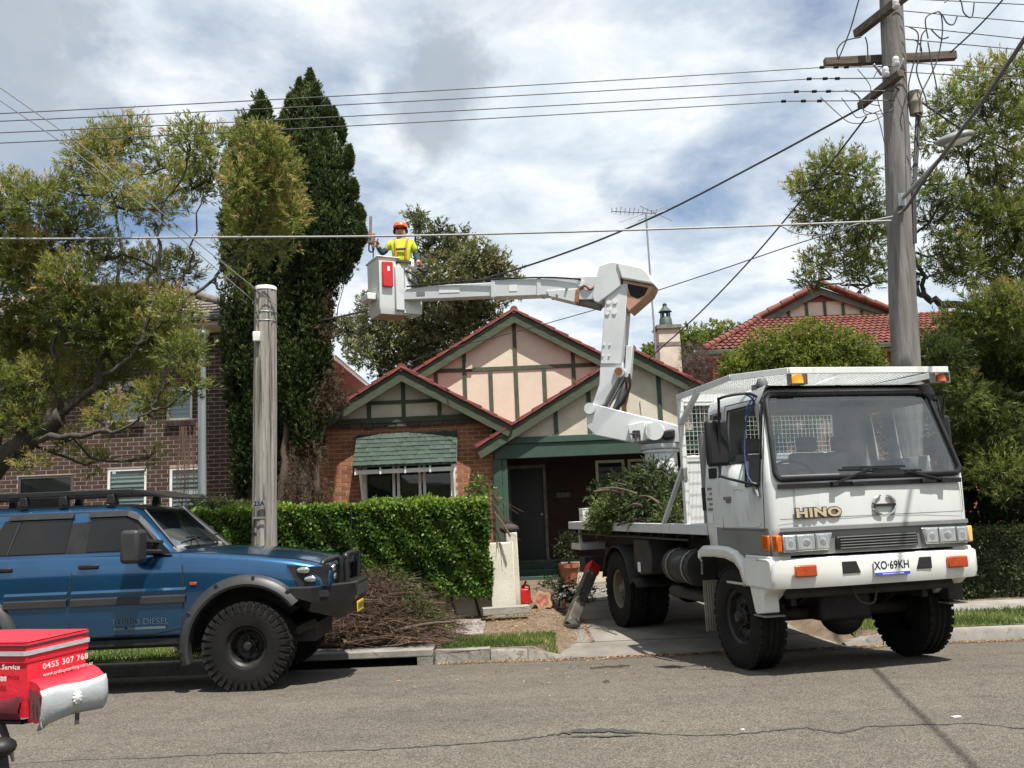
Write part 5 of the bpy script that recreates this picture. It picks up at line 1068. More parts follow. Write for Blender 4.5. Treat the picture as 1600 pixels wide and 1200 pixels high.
# side glass, door lines
for s in (-1, 1):
    g = lambda y, z, o=.0: (s * (wz(z) - .012 + o), y, z)
    if s > 0:
        m = MB(); m.add([g(-.69, 1.85), g(-.42, 1.85), g(-.42, 2.08), g(.02, 2.08), g(.02, 2.61), g(-.64, 2.61)], [(0, 1, 2, 3, 4, 5)]); m.build('door_glass', M_WSCR, TK)
    else:
        m = MB(); m.add([g(-.16, 2.09), g(.02, 2.09), g(.02, 2.2), g(-.16, 2.2)], [(0, 1, 2, 3)]); m.build('door_glass', M_WSCR, TK)      # wound down, only its edge shows
    m = MB(); m.add([g(.20, 2.09), g(.42, 2.09), g(.42, 2.61), g(.22, 2.61)], [(0, 1, 2, 3)]); m.build('quarter_glass', M_WSCR, TK)
    h = lambda y, z: (s * (wz(z) + .002), y, z)
    m = MB(); m.tube([h(-.71, 2.63), h(.03, 2.63), h(.03, 2.07), h(-.41, 2.07), h(-.43, 1.83), h(-.71, 1.83)], .014, 5, closed=True); m.build('window_seal', M_BLK, TK)
    m = MB(); m.tube([h(.19, 2.63), h(.43, 2.63), h(.43, 2.07), h(.19, 2.07)], .011, 5, closed=True); m.build('quarter_seal', M_BLK, TK)
    m = MB(); m.tube([h(-.755, 2.68), h(.10, 2.69), h(.13, 2.1), h(.13, 1.40), h(-.74, 1.40), h(-.77, 1.86)], .0055, 4, closed=True); m.build('door_seam', M_BLK, TK)
    m = MB(); m.tube(spline([h(-.35, 1.80), h(-.15, 1.79), h(-.25, 1.5), h(-.33, 1.44), h(-.62, 1.44), h(-.69, 1.48)], 4), .007, 5); m.build('door_crease', M_TWHITE, TK, smooth=60)
    m = MB(); m.box((s * 1.088, -.02, 1.72), (.035, .13, .035)); m.box((s * 1.08, -.02, 1.695), (.012, .10, .05)); m.build('door_handle', M_GREYP, TK, bevel=.006)
    m = MB(); m.b2((s * 1.072, .24, 1.94), (s * 1.062, .42, 2.05)); m.build('cab_vent', M_BLK, TK)
m = MB(); m.add([(-.55, .515, 2.09), (.55, .515, 2.09), (.55, .515, 2.61), (-.55, .515, 2.61)], [(0, 1, 2, 3)]); m.build('rear_window', M_WSCR, TK)
m = MB(); m.tube([(-.99, .66, 1.46), (-.99, .66, 2.45)], .055, 10); m.build('air_intake', M_GREYP, TK, smooth=50)
m = MB(); m.tube([(-.99, .66, 1.6), (-.99, .66, 1.85)], .062, 10); m.build('intake_bellows', M_BLK, TK, smooth=50)
# small weight table on the cab side, unreadable dark dashes
m = MB(); m.b2((-1.083, .36, 1.46), (-1.0785, .5, 1.57)); m.build('sticker', M_PLATE, TK)
for k in range(5):
    m = MB(); m.b2((-1.082, .36, 1.60 + k * .055), (-1.0785, .36 + (.11, .07, .12, .05, .1)[k], 1.622 + k * .055)); m.build('sticker_line', M_GREYP, TK)
# interior
m = MB(); m.b2((-1.0, -.80, 1.5), (1.0, -.45, 1.80)); m.b2((-.8, -.70, 1.80), (-.15, -.42, 1.92)); m.build('dashboard', M_SEAT, TK, bevel=.04)
for x in (-.55, .12, .55):
    m = MB(); m.b2((x - .22, -.1, 1.35), (x + .22, .32, 1.58)); m.box((x, .36, 1.88), (.44, .12, .62), Euler((R(-8), 0, 0)).to_matrix()); m.box((x, .40, 2.28), (.24, .09, .17)); m.build('seat', M_SEAT, TK, bevel=.04)
m = MB(); sw = [V(-.5 + .2 * math.cos(t), -.36 + .2 * math.sin(t) * .55, 1.97 + .2 * math.sin(t) * .5) for t in [i * math.pi / 10 for i in range(20)]]; m.tube(sw, .014, 6, closed=True); m.tube([(-.5, -.36, 1.95), (-.5, -.5, 1.75)], .03, 6); m.bar(sw[0], sw[10], .03, .02); m.build('steering_wheel', M_BLK, TK, smooth=60)
m = MB(); m.b2((-.06, -.60, 2.60), (.06, -.585, 2.66)); m.tube([(0, -.59, 2.63), (0, -.57, 2.72)], .01, 5); m.build('rear_view_mirror', M_BLK, TK)
# front trim
def fp_(x, z, o=0.0): return V(x, yf(z) - .025 * (1 - (x / 1.0) ** 2 * .4) - o, z)
m = MB(); m.loft([[fp_(x, z, .006) for x in lin(-1.0, 1.0, 8)] for z in (1.785, 1.83)], closed=False); m.build('cowl_strip', M_BLK, TK, solid=.01, off=1)
m = MB(); m.loft([[fp_(x, z, .004) for x in lin(-1.0, 1.0, 8)] for z in (1.497, 1.505)], closed=False); m.build('panel_gap', M_GREYP, TK)
for x in (-.83, 1.0):
    m = MB(); m.tube([fp_(x, 1.78, .002), fp_(x, 1.51, .002)], .0035, 4); m.build('panel_gap', M_GREYP, TK)
m = MB(); m.loft([[fp_(x, z, o) for x in lin(-1.02, 1.02, 10)] for z, o in ((1.425, .004), (1.42, .03), (1.385, .035), (1.38, .012), (1.17, .016), (1.165, -.02))], closed=False); m.build('grille_surround', M_GREYP, TK, smooth=30)
for s in (-1, 1):
    m = MB(); m.b2((s * 1.078, -.80, 1.17), (s * 1.05, .30, 1.42)); m.build('lower_side_trim', M_GREYP, TK)
    x0, x1 = (.48, 1.0); m = MB(); q = [(x0 + .05, 1.20), (x1, 1.195), (x1, 1.355), (x0, 1.36)]
    m.prism(q, lambda u, v, t: (s * u, t, v), -.93, -.87); hl = m.build('headlamp', M_LAMP, TK, bevel=.012)
    for (a, b) in ((.52, .66), (.67, .86), (.87, .985)):
        m = MB(); m.b2((s * (a + .006), -.936, 1.215), (s * (b - .006), -.928, 1.345)); m.build('lens', M_LENS, hl, bevel=.008); m = MB(); m.ell((s * (a + b) / 2, -.934, 1.28), ((b - a) / 2 * .5, .006, .042), 14, 8); m.build('reflector', M_LAMP, hl, smooth=60)
    m = MB(); m.b2((s * .665, -.938, 1.20), (s * .672, -.929, 1.355)); m.b2((s * .862, -.938, 1.20), (s * .868, -.929, 1.355)); m.build('lens_divider', M_GREYP, hl)
    m = MB(); m.prism([(-.80, 1.21), (-.68, 1.22), (-.66, 1.36), (-.81, 1.355)], lambda u, v, t: (s * t, u, v), 1.062, 1.09); m.build('side_indicator', M_ORANGE if s < 0 else mat('pale_amber_lens', (.68, .46, .16), .3, coat=.5), TK, bevel=.012)
    m = MB(); m.b2((s * 1.005, -.92, 1.20), (s * 1.06, -.82, 1.355)); m.build('corner_indicator', M_ORANGE if s < 0 else bpy.data.materials['pale_amber_lens'], TK, bevel=.012)
m = MB(); m.b2((-.44, -.925, 1.19), (.44, -.85, 1.32)); gr_ = m.build('grille', M_BLK, TK, bevel=.02)
for k in range(5):
    m = MB(); m.b2((-.41, -.938, 1.205 + k * .026), (.41, -.926, 1.213 + k * .026)); m.build('slat', M_GREYP, gr_)
# badge and lettering
LB = Matrix.Translation((-.60, -.914, 1.548)) @ FACE_CAM
text('HINO', .115, M_DKGOLD, TK, LB @ Matrix.Translation((0, 0, -.004)), .003, .012, 1.55, spacing=1.08)
text('HINO', .115, M_GOLD, TK, LB @ Matrix.Translation((0, 0, .004)), .003, .004, 1.55, spacing=1.08)
em = [(.12 * math.cos(t), .095 * math.sin(t)) for t in [R(12 + i * 8) for i in range(9)]]
m = MB(); ex, ez = .11, 1.595
for sx_ in (-1, 1):
    for sz_ in (-1, 1): m.tube([(ex + sx_ * a, -.918, ez + sz_ * b) for a, b in em], [.016, .017, .017, .016, .015, .013, .011, .009, .006], 5)
m.box((ex, -.917, ez), (.25, .014, .026)); m.build('badge', M_CHROME, TK, smooth=60, fix=False)
# bumper with lamps and number plate
m = MB(); prof = [(.86, -.03), (.86, -.93), (.93, -.955), (1.02, -.96), (1.115, -.955), (1.135, -.90), (1.135, -.70)]
m.loft([[(x, y + .10 * (abs(x) / 1.12) ** 6, z) for z, y in prof] for x in [-1.12, -1.08, -1.0, -.75, -.4, 0, .4, .75, 1.0, 1.08, 1.12]], closed=False, caps=False)
bmp = m.build('bumper', M_BWHITE, TK, smooth=35, solid=.02)
for s in (-1, 1):
    m = MB(); m.b2((s * 1.118, -.84, .87), (s * 1.105, -.35, 1.125)); m.build('bumper_end', M_BWHITE, TK, bevel=.004)
    m = MB(); m.b2((s * .70, -.978, .965), (s * .93, -.95, 1.075)); m.build('bumper_indicator', M_ORED, bmp, bevel=.015)
    m = MB(); m.prism([(.36, .975), (.53, .975), (.53, 1.085), (.40, 1.085)] if s > 0 else [(-.43, .975), (-.24, .975), (-.28, 1.085), (-.43, 1.085)], lambda u, v, t: (u, t, v), -.968, -.955); m.build('tow_slot', M_VOID, bmp, bevel=.006)
m = MB(); m.b2((-.11, -.985, .935), (.27, -.972, 1.09)); pl_ = m.build('number_plate', M_PLATE, bmp, bevel=.004)
m = MB(); m.b2((-.108, -.9875, .938), (.268, -.9855, .965)); m.build('plate_band', M_BLUE, pl_)
text('XO·69KH', .105, M_BLK, pl_, Matrix.Translation((.08, -.9865, 1.028)) @ FACE_CAM, .001, .0015, .86)
m = MB()
for k in range(22): m.b2((-.03 + k * .0105, -.9885, .947), (-.03 + k * .0105 + .007, -.9876, .956))
m.build('plate_small_print', M_PLATE, pl_, fix=False)
# wipers
for x0, z0, x1, z1, xa, xb in ((-.42, 1.815, .02, 1.96, -.30, .38), (.78, 1.815, .36, 1.915, -.12, .55)):
    m = MB(); a, b = fp_(x0, z0, .03), fp_(x1, z1, .045); m.bar(a, b, .03, .02); m.box(a, (.06, .05, .04)); m.bar(fp_(xa, z1 + .005, .03), fp_(xb, z1, .03), .012, .02); m.build('wiper', M_BLK, TK)
for x in (-.15, .62): m = MB(); m.box(fp_(x, 1.81, .02), (.16, .035, .045)); m.build('washer_cover', M_BLK, TK, bevel=.008)
# mirrors on their hoops
for s in (-1, 1):
    xo = s * (1.34 if s < 0 else 1.22)
    m = MB(); m.tube(spline([(s * .97, -.60, 2.70), (s * 1.12, -.66, 2.73), (xo, -.56, 2.70), (xo, -.50, 2.62), (xo, -.42, 2.0), (xo, -.48, 1.93), (s * 1.09, -.70, 1.83)], 5), .014, 6); m.build('mirror_arm', M_BLK, TK, smooth=60)
    m = MB(); m.box((xo - s * .0, -.40, 2.27), (.235, .09, .46)); m.build('mirror', M_BLK, TK, bevel=.035, seg=3)
    m = MB(); m.prism([(-.72, 1.72), (-.66, 1.86), (-.62, 1.86), (-.64, 1.76)], lambda u, v, t: (s * t, u, v), 1.075, 1.12); m.build('mirror_bracket', M_GREYP, TK, bevel=.008)
m = MB(); m.tube(spline([(-1.0, -.60, 2.71), (-1.06, -.55, 2.6), (-1.075, -.53, 2.45), (-1.10, -.5, 2.2), (-1.10, -.52, 1.95), (-1.10, -.62, 1.85)], 5), .008, 5); m.tube(spline([(-1.12, -.62, 2.74), (-1.0, -.58, 2.66), (-1.06, -.52, 2.5)], 4), .012, 5); m.build('blue_rope', mat('blue_rope', (.03, .06, .16), .8, col2=(.06, .1, .24), scale=30), TK)
m = MB(); m.lathe([(.001, -.03), (.05, -.03), (.06, 0), (.04, .05), (.001, .06)], (-.88, -.55, 2.84), n=10); m.b2((-.93, -.52, 2.78), (-.83, -.42, 2.84)); m.build('air_horn', M_GREYP, TK, smooth=50)

# ---- front mudguards ----
for s in (-1, 1):
    m = MB(); arc = [(.62 * math.cos(t), .50 + .66 * math.sin(t)) for t in [R(25 + i * 13) for i in range(11)]]
    m.loft([[(s * 1.13, -y * (.9 if z < 1.15 else 1), z - (.085 if z > 1.12 else .05)), (s * 1.13, -y, z), (s * 1.09, -y * 1.02, z + .03), (s * .72, -y * 1.02, z + .03)] for y, z in [(-.72, 1.10), (-.70, 1.16), (-.62, 1.19), (-.3, 1.20), (-.05, 1.195), (.15, 1.16), (.28, 1.06), (.36, .90)]], closed=False)
    m.build('mudguard', M_BWHITE, TK, smooth=40, solid=.02)
    m = MB(); m.prism([(-.36, .90), (-.32, 1.16), (-.84, 1.16), (-.86, .92), (-.45, .66)], lambda u, v, t: (s * t, u, v), .88, 1.09); m.build('step_panel', M_BWHITE, TK, bevel=.01)
    m = MB(); m.prism([(-.38, .885), (-.46, .62), (-.50, .60), (-.64, .62), (-.64, .885)], lambda u, v, t: (s * t, u, v), .93, 1.10); m.build('step_skirt', M_BWHITE if s < 0 else M_CHAS, TK, bevel=.012)
    m = MB(); m.b2((s * .90, -.68, .585), (s * 1.11, -.45, .598)); m.build('step_tread', M_GREYP, TK)
    m = MB(); m.tube([(s * 1.09, .70, 1.14), (s * 1.09, .72, .9)], .012, 6); m.build('flap_bracket', M_GREYP, TK)
    m = MB(); rib = [(s * (.78 + .32 * i / 22), .70 + (.008 if i % 2 else 0)) for i in range(23)]
    m.loft([[(x, y, z) for x, y in rib] for z in (.84, .30)], closed=False); m.build('mud_flap', M_FLAP, TK, solid=.01)
    m = MB(); m.b2((s * .76, -.55, .66), (s * .70, .66, 1.14)); m.build('wheel_arch_liner', M_CHAS, TK)

# ---- chassis, axles, tanks ----
for s in (-1, 1): MB().b2((s * .38, -.7, .78), (s * .46, 6.0, 1.02)).build('chassis_rail', M_CHAS, TK)
for y in (0.0, 3.72):
    m = MB(); m.tube([(-.85, y, .52), (.85, y, .52)], .075, 10); m.ell((.05 if y else .12, y, .50), (.24, .22, .24), 16, 10); m.build('axle', M_CHAS, TK, smooth=60)
    for s in (-1, 1):
        m = MB()
        for k in range(4): m.tube(spline([(s * .52, y - .62 + .06 * k, .80 - .02 * k), (s * .52, y, .62 - .02 * k + .0), (s * .52, y + .62 - .06 * k, .80 - .02 * k)], 4), .016, 4)
        m.build('leaf_spring', M_CHAS, TK)
m = MB(); m.b2((-.55, -.62, .80), (.55, .40, 1.15)); m.b2((-.3, -.3, .45), (.3, .6, .80)); m.build('engine_sump', M_CHAS, TK, bevel=.05)
m = MB(); m.tube([(-.9, -.72, .80), (.9, -.72, .80)], .05, 8); m.tube(spline([(-.25, -.80, .85), (-.2, -.84, .70), (-.05, -.84, .68), (.02, -.80, .84)], 4), .012, 5); m.build('front_crossmember', M_CHAS, TK)
m = MB(); m.tube([(-.95, 1.0, .95), (-.95, 1.75, .95)], .20, 14); m.build('air_tank', M_CHAS, TK, smooth=50)
for y in (1.15, 1.6): m = MB(); m.lathe([(.205, -.02), (.21, -.02), (.21, .02), (.205, .02)], (-.95, y, .95), 'y', 16); m.build('tank_strap', M_GREYP, TK)
m = MB(); m.tube([(-.9, 1.0, .62), (-.9, 2.0, .62)], .07, 10); m.build('silencer', M_CHAS, TK, smooth=50)
m = MB(); m.tube([(.1, .4, .55), (.1, 3.5, .52)], .05, 8); m.ell((-.15, 1.6, .42), (.35, .5, .2), 14, 8); m.build('transfer_case', M_CHAS, TK, smooth=60)
m = MB(); m.b2((.55, 1.0, .55), (1.0, 2.3, 1.1)); m.build('fuel_tank', M_CHAS, TK, bevel=.05)
m = MB(); m.prism([(2.55, 1.24), (3.10, 1.24), (3.12, .86), (2.9, .76), (2.5, .80), (2.46, 1.0)], lambda u, v, t: (t, u, v), -1.0, -.5); m.build('valve_box', M_CHAS, TK, bevel=.02)
m = MB(); m.b2((-1.004, 2.86, .80), (-1.0005, 2.96, .93)); m.build('valve_label', M_PLATE, TK)
for s in (-1, 1):
    m = MB(); arc = [(3.72 + .60 * math.cos(t), .52 + .60 * math.sin(t)) for t in [R(12 + i * 15.6) for i in range(11)]]
    m.loft([[(s * 1.07, y, z), (s * 1.05, y, z + .012), (s * .45, y, z + .012)] for y, z in [(3.72 - .86, .60), (3.72 - .72, .70)] + arc[::-1]], closed=False); m.build('rear_mudguard', M_CHAS, TK, smooth=40, solid=.02)

# ---- flat tray, headboard, roof guard ----
Z0 = 1.43
for s in (-1, 1): MB().b2((s * 1.0, .62, Z0 - .10), (s * 1.05, 6.05, Z0 + .02)).build('tray_side_rail', M_LIFT, TK, bevel=.008)
MB().b2((-1.0, 6.0, Z0 - .10), (1.0, 6.05, Z0 + .02)).build('tray_tail_rail', M_LIFT, TK, bevel=.008)
MB().b2((-.998, .62, Z0 - .03), (.998, 5.998, Z0)).build('tray_deck', mat('worn_tray_floor', (.2, .2, .19), .7, col2=(.12, .11, .1), scale=4), TK)
for k in range(13): MB().b2((-.97, .75 + k * .43, Z0 - .15), (.97, .79 + k * .43, Z0 - .031)).build('cross_bearer', M_CHAS, TK)
for s in (-1, 1): m = MB(); m.tube([(s * 1.02, 1.2, Z0 - .17), (s * 1.02, 5.95, Z0 - .17)], .014, 6); m.build('tie_rail', M_CHAS, TK)
m = MB(); m.b2((-1.0, 5.6, 1.02), (-.96, 5.64, 1.32)); m.b2((-1.02, 5.5, 1.0), (-.6, 6.02, 1.10)); m.b2((.6, 5.5, 1.0), (1.02, 6.02, 1.10)); m.b2((-1.0, 5.98, 1.0), (1.0, 6.02, 1.1)); m.build('tail_frame', M_LIFT, TK)
MB().b2((-.46, .9, 1.03), (.46, 5.9, 1.27)).build('subframe', M_CHAS, TK)
HBY = 1.18
MB().b2((-.98, HBY, Z0 + .02), (.98, HBY + .03, 2.17)).build('headboard', M_TWHITE, TK)
for s in (-1, 1): MB().b2((s * .98, HBY - .02, Z0), (s * 1.04, HBY + .05, 2.93)).build('headboard_post', M_TWHITE, TK, bevel=.006)
for z in (2.20, 2.86): MB().b2((-.98, HBY - .012, z - .035), (.98, HBY + .042, z + .035)).build('headboard_bar', M_TWHITE, TK, bevel=.005)
m = MB()
for k in range(38): m.b2((-.97 + k * .0525 - .002, HBY + .012, 2.235), (-.97 + k * .0525 + .002, HBY + .016, 2.825))
for k in range(12): m.b2((-.98, HBY + .008, 2.26 + k * .0525 - .002), (.98, HBY + .012, 2.26 + k * .0525 + .002))
tag(m.build('wire_mesh', M_TWHITE, TK, fix=False), kind='stuff')
for s in (-1, 1):
    m = MB(); m.bar((s * 1.02, HBY + .02, 2.6), (s * 1.02, HBY + .02 - .55, 2.93), .04, .06, up=(1, 0, 0)); m.build('guard_brace', M_LIFT, TK)
    m = MB(); m.bar((s * 1.02, HBY + .03, 2.1), (s * 1.02, HBY + .75, Z0), .04, .045, up=(1, 0, 0)); m.build('headboard_stay', M_LIFT, TK)
    m = MB(); m.box((s * 1.02, HBY, 2.02), (.05, .06, .14)); m.build('latch', M_GREYP, TK)
GP = [(-1.03, HBY + .03, 2.93), (-1.03, -.20, 2.955), (-.72, -.80, 2.93), (1.06, -.80, 2.93), (1.20, -.42, 2.93), (1.06, HBY + .03, 2.93)]
for a, b in zip(GP[:-1], GP[1:]):
    m = MB(); m.bar(V(*a), V(*b), .04, .062); m.build('guard_rail', M_TWHITE, TK, bevel=.004)
m = MB(); m.b2((-1.02, HBY, 2.90), (1.05, HBY + .06, 2.96)); m.build('guard_rail', M_TWHITE, TK)
m = MB()
for k in range(40):
    x = -1.0 + k * .0525; y0 = -.8 if x > -.72 else -.2 + (x + 1.03) / .31 * -.6; m.b2((x - .002, y0, 2.955), (x + .002, HBY, 2.959))
for k in range(38):
    y = -.76 + k * .0525; x0 = -1.02 if y > -.2 else -1.02 + (-.2 - y) / .6 * .3; m.b2((x0, y - .002, 2.959), (1.05, y + .002, 2.963))
tag(m.build('roof_mesh', M_TWHITE, TK, fix=False), kind='stuff')
m = MB(); m.bar((-.1, -.78, 2.92), (.3, HBY, 2.92), .05, .03); m.build('guard_strut', M_TWHITE, TK)
for x in (-.60, 1.02):
    m = MB(); m.b2((x - .09, -.78, 2.80), (x + .09, -.70, 2.81)); m.b2((x - .09, -.78, 2.81), (x - .08, -.70, 2.92)); m.b2((x + .08, -.78, 2.81), (x + .09, -.70, 2.92)); bk = m.build('beacon_bracket', M_GREYP, TK)
    m = MB(); m.lathe([(.001, .0), (.06, 0), (.06, .03), (.052, .07), (.03, .09), (.001, .092)], (x, -.74, 2.812), n=14); m.build('beacon', M_BEACON if x < 0 else M_ORANGE, TK, smooth=50)

# ---- boom lift, swung out to the left of the picture ----
BO, BE = V(2.25, 13.1, 0), V(-2.0, 14.6, 0); BD = (BE - BO).normalized(); BN = V(-BD.y, BD.x, 0); BN = BN if BN.y < 0 else -BN    # BN towards the street
def bp(px, py, off=0.0):
    d = Vector((px - 800) / FPX * RT - (py - 600) / FPX * UP + FW); o = BO + BN * off; t = (o - Vector(CAMP)).dot(BN) / d.dot(BN); return Vector(CAMP) + d * t
def bslab(name, poly, th, mt, off=0.0, par=None, bevel=.01):
    f = [bp(x, y) for x, y in poly]; n = len(f); m = MB(); a = [TI @ (p + BN * (off + th / 2)) for p in f]; b = [TI @ (p + BN * (off - th / 2)) for p in f]
    m.add(a + b, [list(range(n)), list(range(2 * n - 1, n - 1, -1))] + [(i, n + i, n + (i + 1) % n, (i + 1) % n) for i in range(n)]); return m.build(name, mt, par or TK, bevel=bevel)
def btube(name, pts, r, mt, off=0.0, par=None, n=8, sp=True):
    q = [TI @ (bp(*p[:2]) + BN * (off + (p[2] if len(p) > 2 else 0))) for p in pts]; m = MB(); m.tube(spline(q, 5) if sp and len(q) > 2 else q, r, n); return m.build(name, mt, par or TK, smooth=60)
pb = TI @ bp(1032, 700); 
m = MB(); m.lathe([(.30, Z0 - .1), (.30, Z0 + .05), (.235, Z0 + .06), (.235, 2.42), (.27, 2.43), (.27, 2.47), (.001, 2.47)], (pb.x, pb.y, 0), n=32); m.build('pedestal', M_TWHITE, TK, smooth=40)
m = MB(); m.lathe([(.29, 2.475), (.30, 2.49), (.30, 2.55), (.001, 2.56)], (pb.x, pb.y, 0), n=32); m.build('slew_ring', M_LIFT, TK, smooth=40)
bslab('base_arm', [(921, 637), (925, 631), (931, 632), (964, 641), (1000, 650), (1038, 659), (1066, 667), (1068, 692), (998, 694), (934, 681), (922, 669)], .36, M_LIFT, bevel=.012)
btube('pivot_pin', [(927, 640, -.22), (927, 640, .22)], .085, M_TWHITE, sp=False, n=16)
bslab('control_guard', [(987, 666), (1014, 660), (1016, 690), (993, 693)], .10, M_TWHITE, .24)
bslab('control_box', [(1015, 661), (1027, 661), (1029, 688), (1016, 690)], .16, M_TWHITE, .28, bevel=.03)
btube('slew_motor', [(1030, 676, .2), (1030, 676, .36)], .13, M_TWHITE, sp=False, n=18)
m = MB(); q = TI @ (bp(1002, 680) + BN * .27); m.box(q, (.14, .08, .10)); m.tube([q + V(-.12, -.03, 0), q + V(.1, -.03, .01)], .014, 5); m.tube([q + V(-.04, -.03, 0), q + V(-.06, -.05, -.12)], .012, 5); m.tube([q + V(.03, -.03, 0), q + V(.01, -.05, -.12)], .012, 5); m.build('control_levers', M_CHAS, TK)
bslab('hose_bundle', [(1040, 676), (1058, 672), (1058, 688), (1041, 689)], .3, M_BLK, .16, bevel=.03)
bslab('riser_knee', [(942, 568), (976, 568), (977, 580), (969, 592), (946, 634), (929, 634), (940, 602)], .30, M_LIFT)
bslab('riser', [(951, 452), (985, 446), (975, 571), (942, 571)], .33, M_LIFT)
btube('knee_pin', [(971, 583, -.2), (971, 583, .2)], .06, M_RUST, sp=False, n=14); btube('knee_boss', [(971, 583, -.19), (971, 583, .19)], .085, M_LIFT, sp=False, n=16)
bslab('cylinder_link', [(980, 541), (990, 540), (986, 592), (977, 590)], .14, M_LIFT)
btube('lift_cylinder', [(982, 592), (962, 640)], .055, M_GREYP, sp=False); btube('cylinder_rod', [(975, 590), (945, 645)], .028, M_CHROME, sp=False)
for k, pts in enumerate(([(984, 590, .1), (985, 615, .14), (978, 640, .1), (972, 660, .05)], [(980, 596, .05), (982, 622, .08), (968, 640, .1), (965, 660, .06)], [(986, 586, .12), (988, 606, .16), (976, 628, .14), (958, 648, .1)])): btube('hydraulic_hose', pts, .018, M_BLK if k else M_RUST)
for (x, y) in ((955, 487), (965, 475), (953.5, 492), (964, 491.5), (955, 476), (948, 541), (957, 541), (946, 558), (956, 558)):
    o = btube('bolt', [(x, y, .165), (x, y, .18)], .034 if y < 500 else .016, M_TWHITE, sp=False, n=10)
bslab('elbow_plate', [(941, 420), (959, 414), (967, 414), (974, 421), (974, 451), (963, 460), (940, 477), (933, 475), (930, 465)], .40, M_LIFT, .0, bevel=.012)
bslab('elbow_cover', [(968, 414.5), (1008, 423), (1017, 431), (1026, 449), (976, 440)], .50, M_TWHITE, -.02, bevel=.02)
bslab('elbow_underside', [(977, 441), (1024, 450), (1018, 462), (986, 490), (975, 470)], .40, M_PEACH, -.04)
bslab('cover_shadow', [(982, 446), (1017, 453), (1011, 465), (1000, 471), (988, 466)], .41, M_VOID, -.04, bevel=.015)  # dark slab stands in for the shadow under the elbow cover
ub = bslab('upper_boom', [(775, 440.5), (936, 434), (938, 470), (905, 471), (855, 463.5), (775, 466.5)], .26, M_LIFT, .0)
bslab('boom_extension', [(633, 454), (700, 447), (776, 443), (776, 464.5), (700, 468), (629, 470.5)], .20, M_LIFT, .0)
bslab('boom_bracket', [(858, 457), (906, 454), (903, 476), (862, 466)], .32, M_LIFT)
bslab('bracket_flange', [(904, 455), (909, 456), (908, 477), (902, 475)], .34, M_RUST)
btube('level_cylinder', [(903, 470), (940, 479)], .07, M_GREYP, sp=False, n=12); btube('boom_hose', [(906, 458, .1), (918, 450, .16), (926, 455, .14), (936, 446, .1)], .018, M_RUST)
btube('boom_boss', [(911, 445, .13), (911, 445, .15)], .055, M_TWHITE, sp=False, n=14)
for (x, y) in ((875, 465), (868, 470), (890, 455)): btube('bolt', [(x, y, .13), (x, y, .19)], .018, M_GREYP, sp=False)
btube('boom_hose', [(640, 450, .11), (700, 445, .12), (780, 439, .14), (860, 437, .15), (912, 440, .16)], .014, M_BLK)
for (x0, x1, y0, y1) in ((690, 722, 452, 460), (655, 668, 458, 464), (800, 812, 448, 458)): bslab('decal', [(x0, y0), (x1, y0 - .04 * (x1 - x0)), (x1, y1 - .04 * (x1 - x0)), (x0, y1)], .004, M_PLATE if x0 > 680 else M_GREYP, .134 if x0 > 776 else .104, bevel=0)
for x in (775, 846): bslab('boom_collar', [(x - 3, 440.5 - (x - 775) * .04), (x + 3, 440.3 - (x - 775) * .04), (x + 3, 467 - (x - 775) * .04), (x - 3, 467 - (x - 775) * .04)], .285, M_LIFT, 0, bevel=.004)
# bucket
BK = at(593, 489, 14.25); bx_, by_ = V(math.cos(R(28)), math.sin(R(28)), 0), V(-math.sin(R(28)), math.cos(R(28)), 0)
def bk(u, v, z): return TI @ (BK + bx_ * u + by_ * v + V(0, 0, z))
def bbox(name, u0, u1, v0, v1, z0, z1, mt, tap=0.0, bevel=.01, par=None):
    m = MB(); m.hexa([bk(u0 + tap, v0 + tap, z0), bk(u1 - tap, v0 + tap, z0), bk(u1 - tap, v1 - tap, z0), bk(u0 + tap, v1 - tap, z0), bk(u0, v0, z1), bk(u1, v0, z1), bk(u1, v1, z1), bk(u0, v1, z1)]); return m.build(name, mt, par or TK, bevel=bevel)
SU, SV = .56, .54
m = MB(); ZT = .93
def ringb(u0, u1, v0, v1, z): return [bk(u0, v0, z), bk(u1, v0, z), bk(u1, v1, z), bk(u0, v1, z)]
m.loft([ringb(.03, SU - .03, .03, SV - .03, 0), ringb(0, SU, 0, SV, .12), ringb(-.01, SU + .01, -.01, SV + .01, ZT), ringb(-.035, SU + .035, -.035, SV + .035, ZT + .005), ringb(-.035, SU + .035, -.035, SV + .035, ZT + .03), ringb(.02, SU - .02, .02, SV - .02, ZT + .03), ringb(.03, SU - .03, .03, SV - .03, .15)])
bkt = m.build('bucket', M_TWHITE, TK, bevel=.02); 
m = MB(); m.add(ringb(.03, SU - .03, .03, SV - .03, .001) + ringb(.03, SU - .03, .03, SV - .03, .05), [(0, 3, 2, 1), (4, 5, 6, 7), (0, 1, 5, 4), (1, 2, 6, 5), (2, 3, 7, 6), (3, 0, 4, 7)]); m.build('bucket_floor', M_PEACH, bkt)
bbox('red_document_case', .05, .23, -.06, -.012, .44, .86, M_RED, par=bkt); bbox('case_label', .13, .17, -.064, -.0605, .70, .78, M_PLATE, bevel=0, par=bkt)
bbox('bucket_step', -.16, -.012, .12, .46, .25, .36, M_TWHITE, par=bkt)
bbox('mount_plate', .27, .42, -.055, -.012, .06, .80, M_LIFT, par=bkt); bbox('mount_bracket', .42, .74, -.02, .3, .02, .30, M_TWHITE, par=bkt)
bbox('mount_arm', .44, .56, -.03, .2, .30, .78, M_LIFT, par=bkt); bbox('platform_controls', .50, .74, -.05, .16, .78, .95, M_TWHITE, bevel=.04, par=bkt)
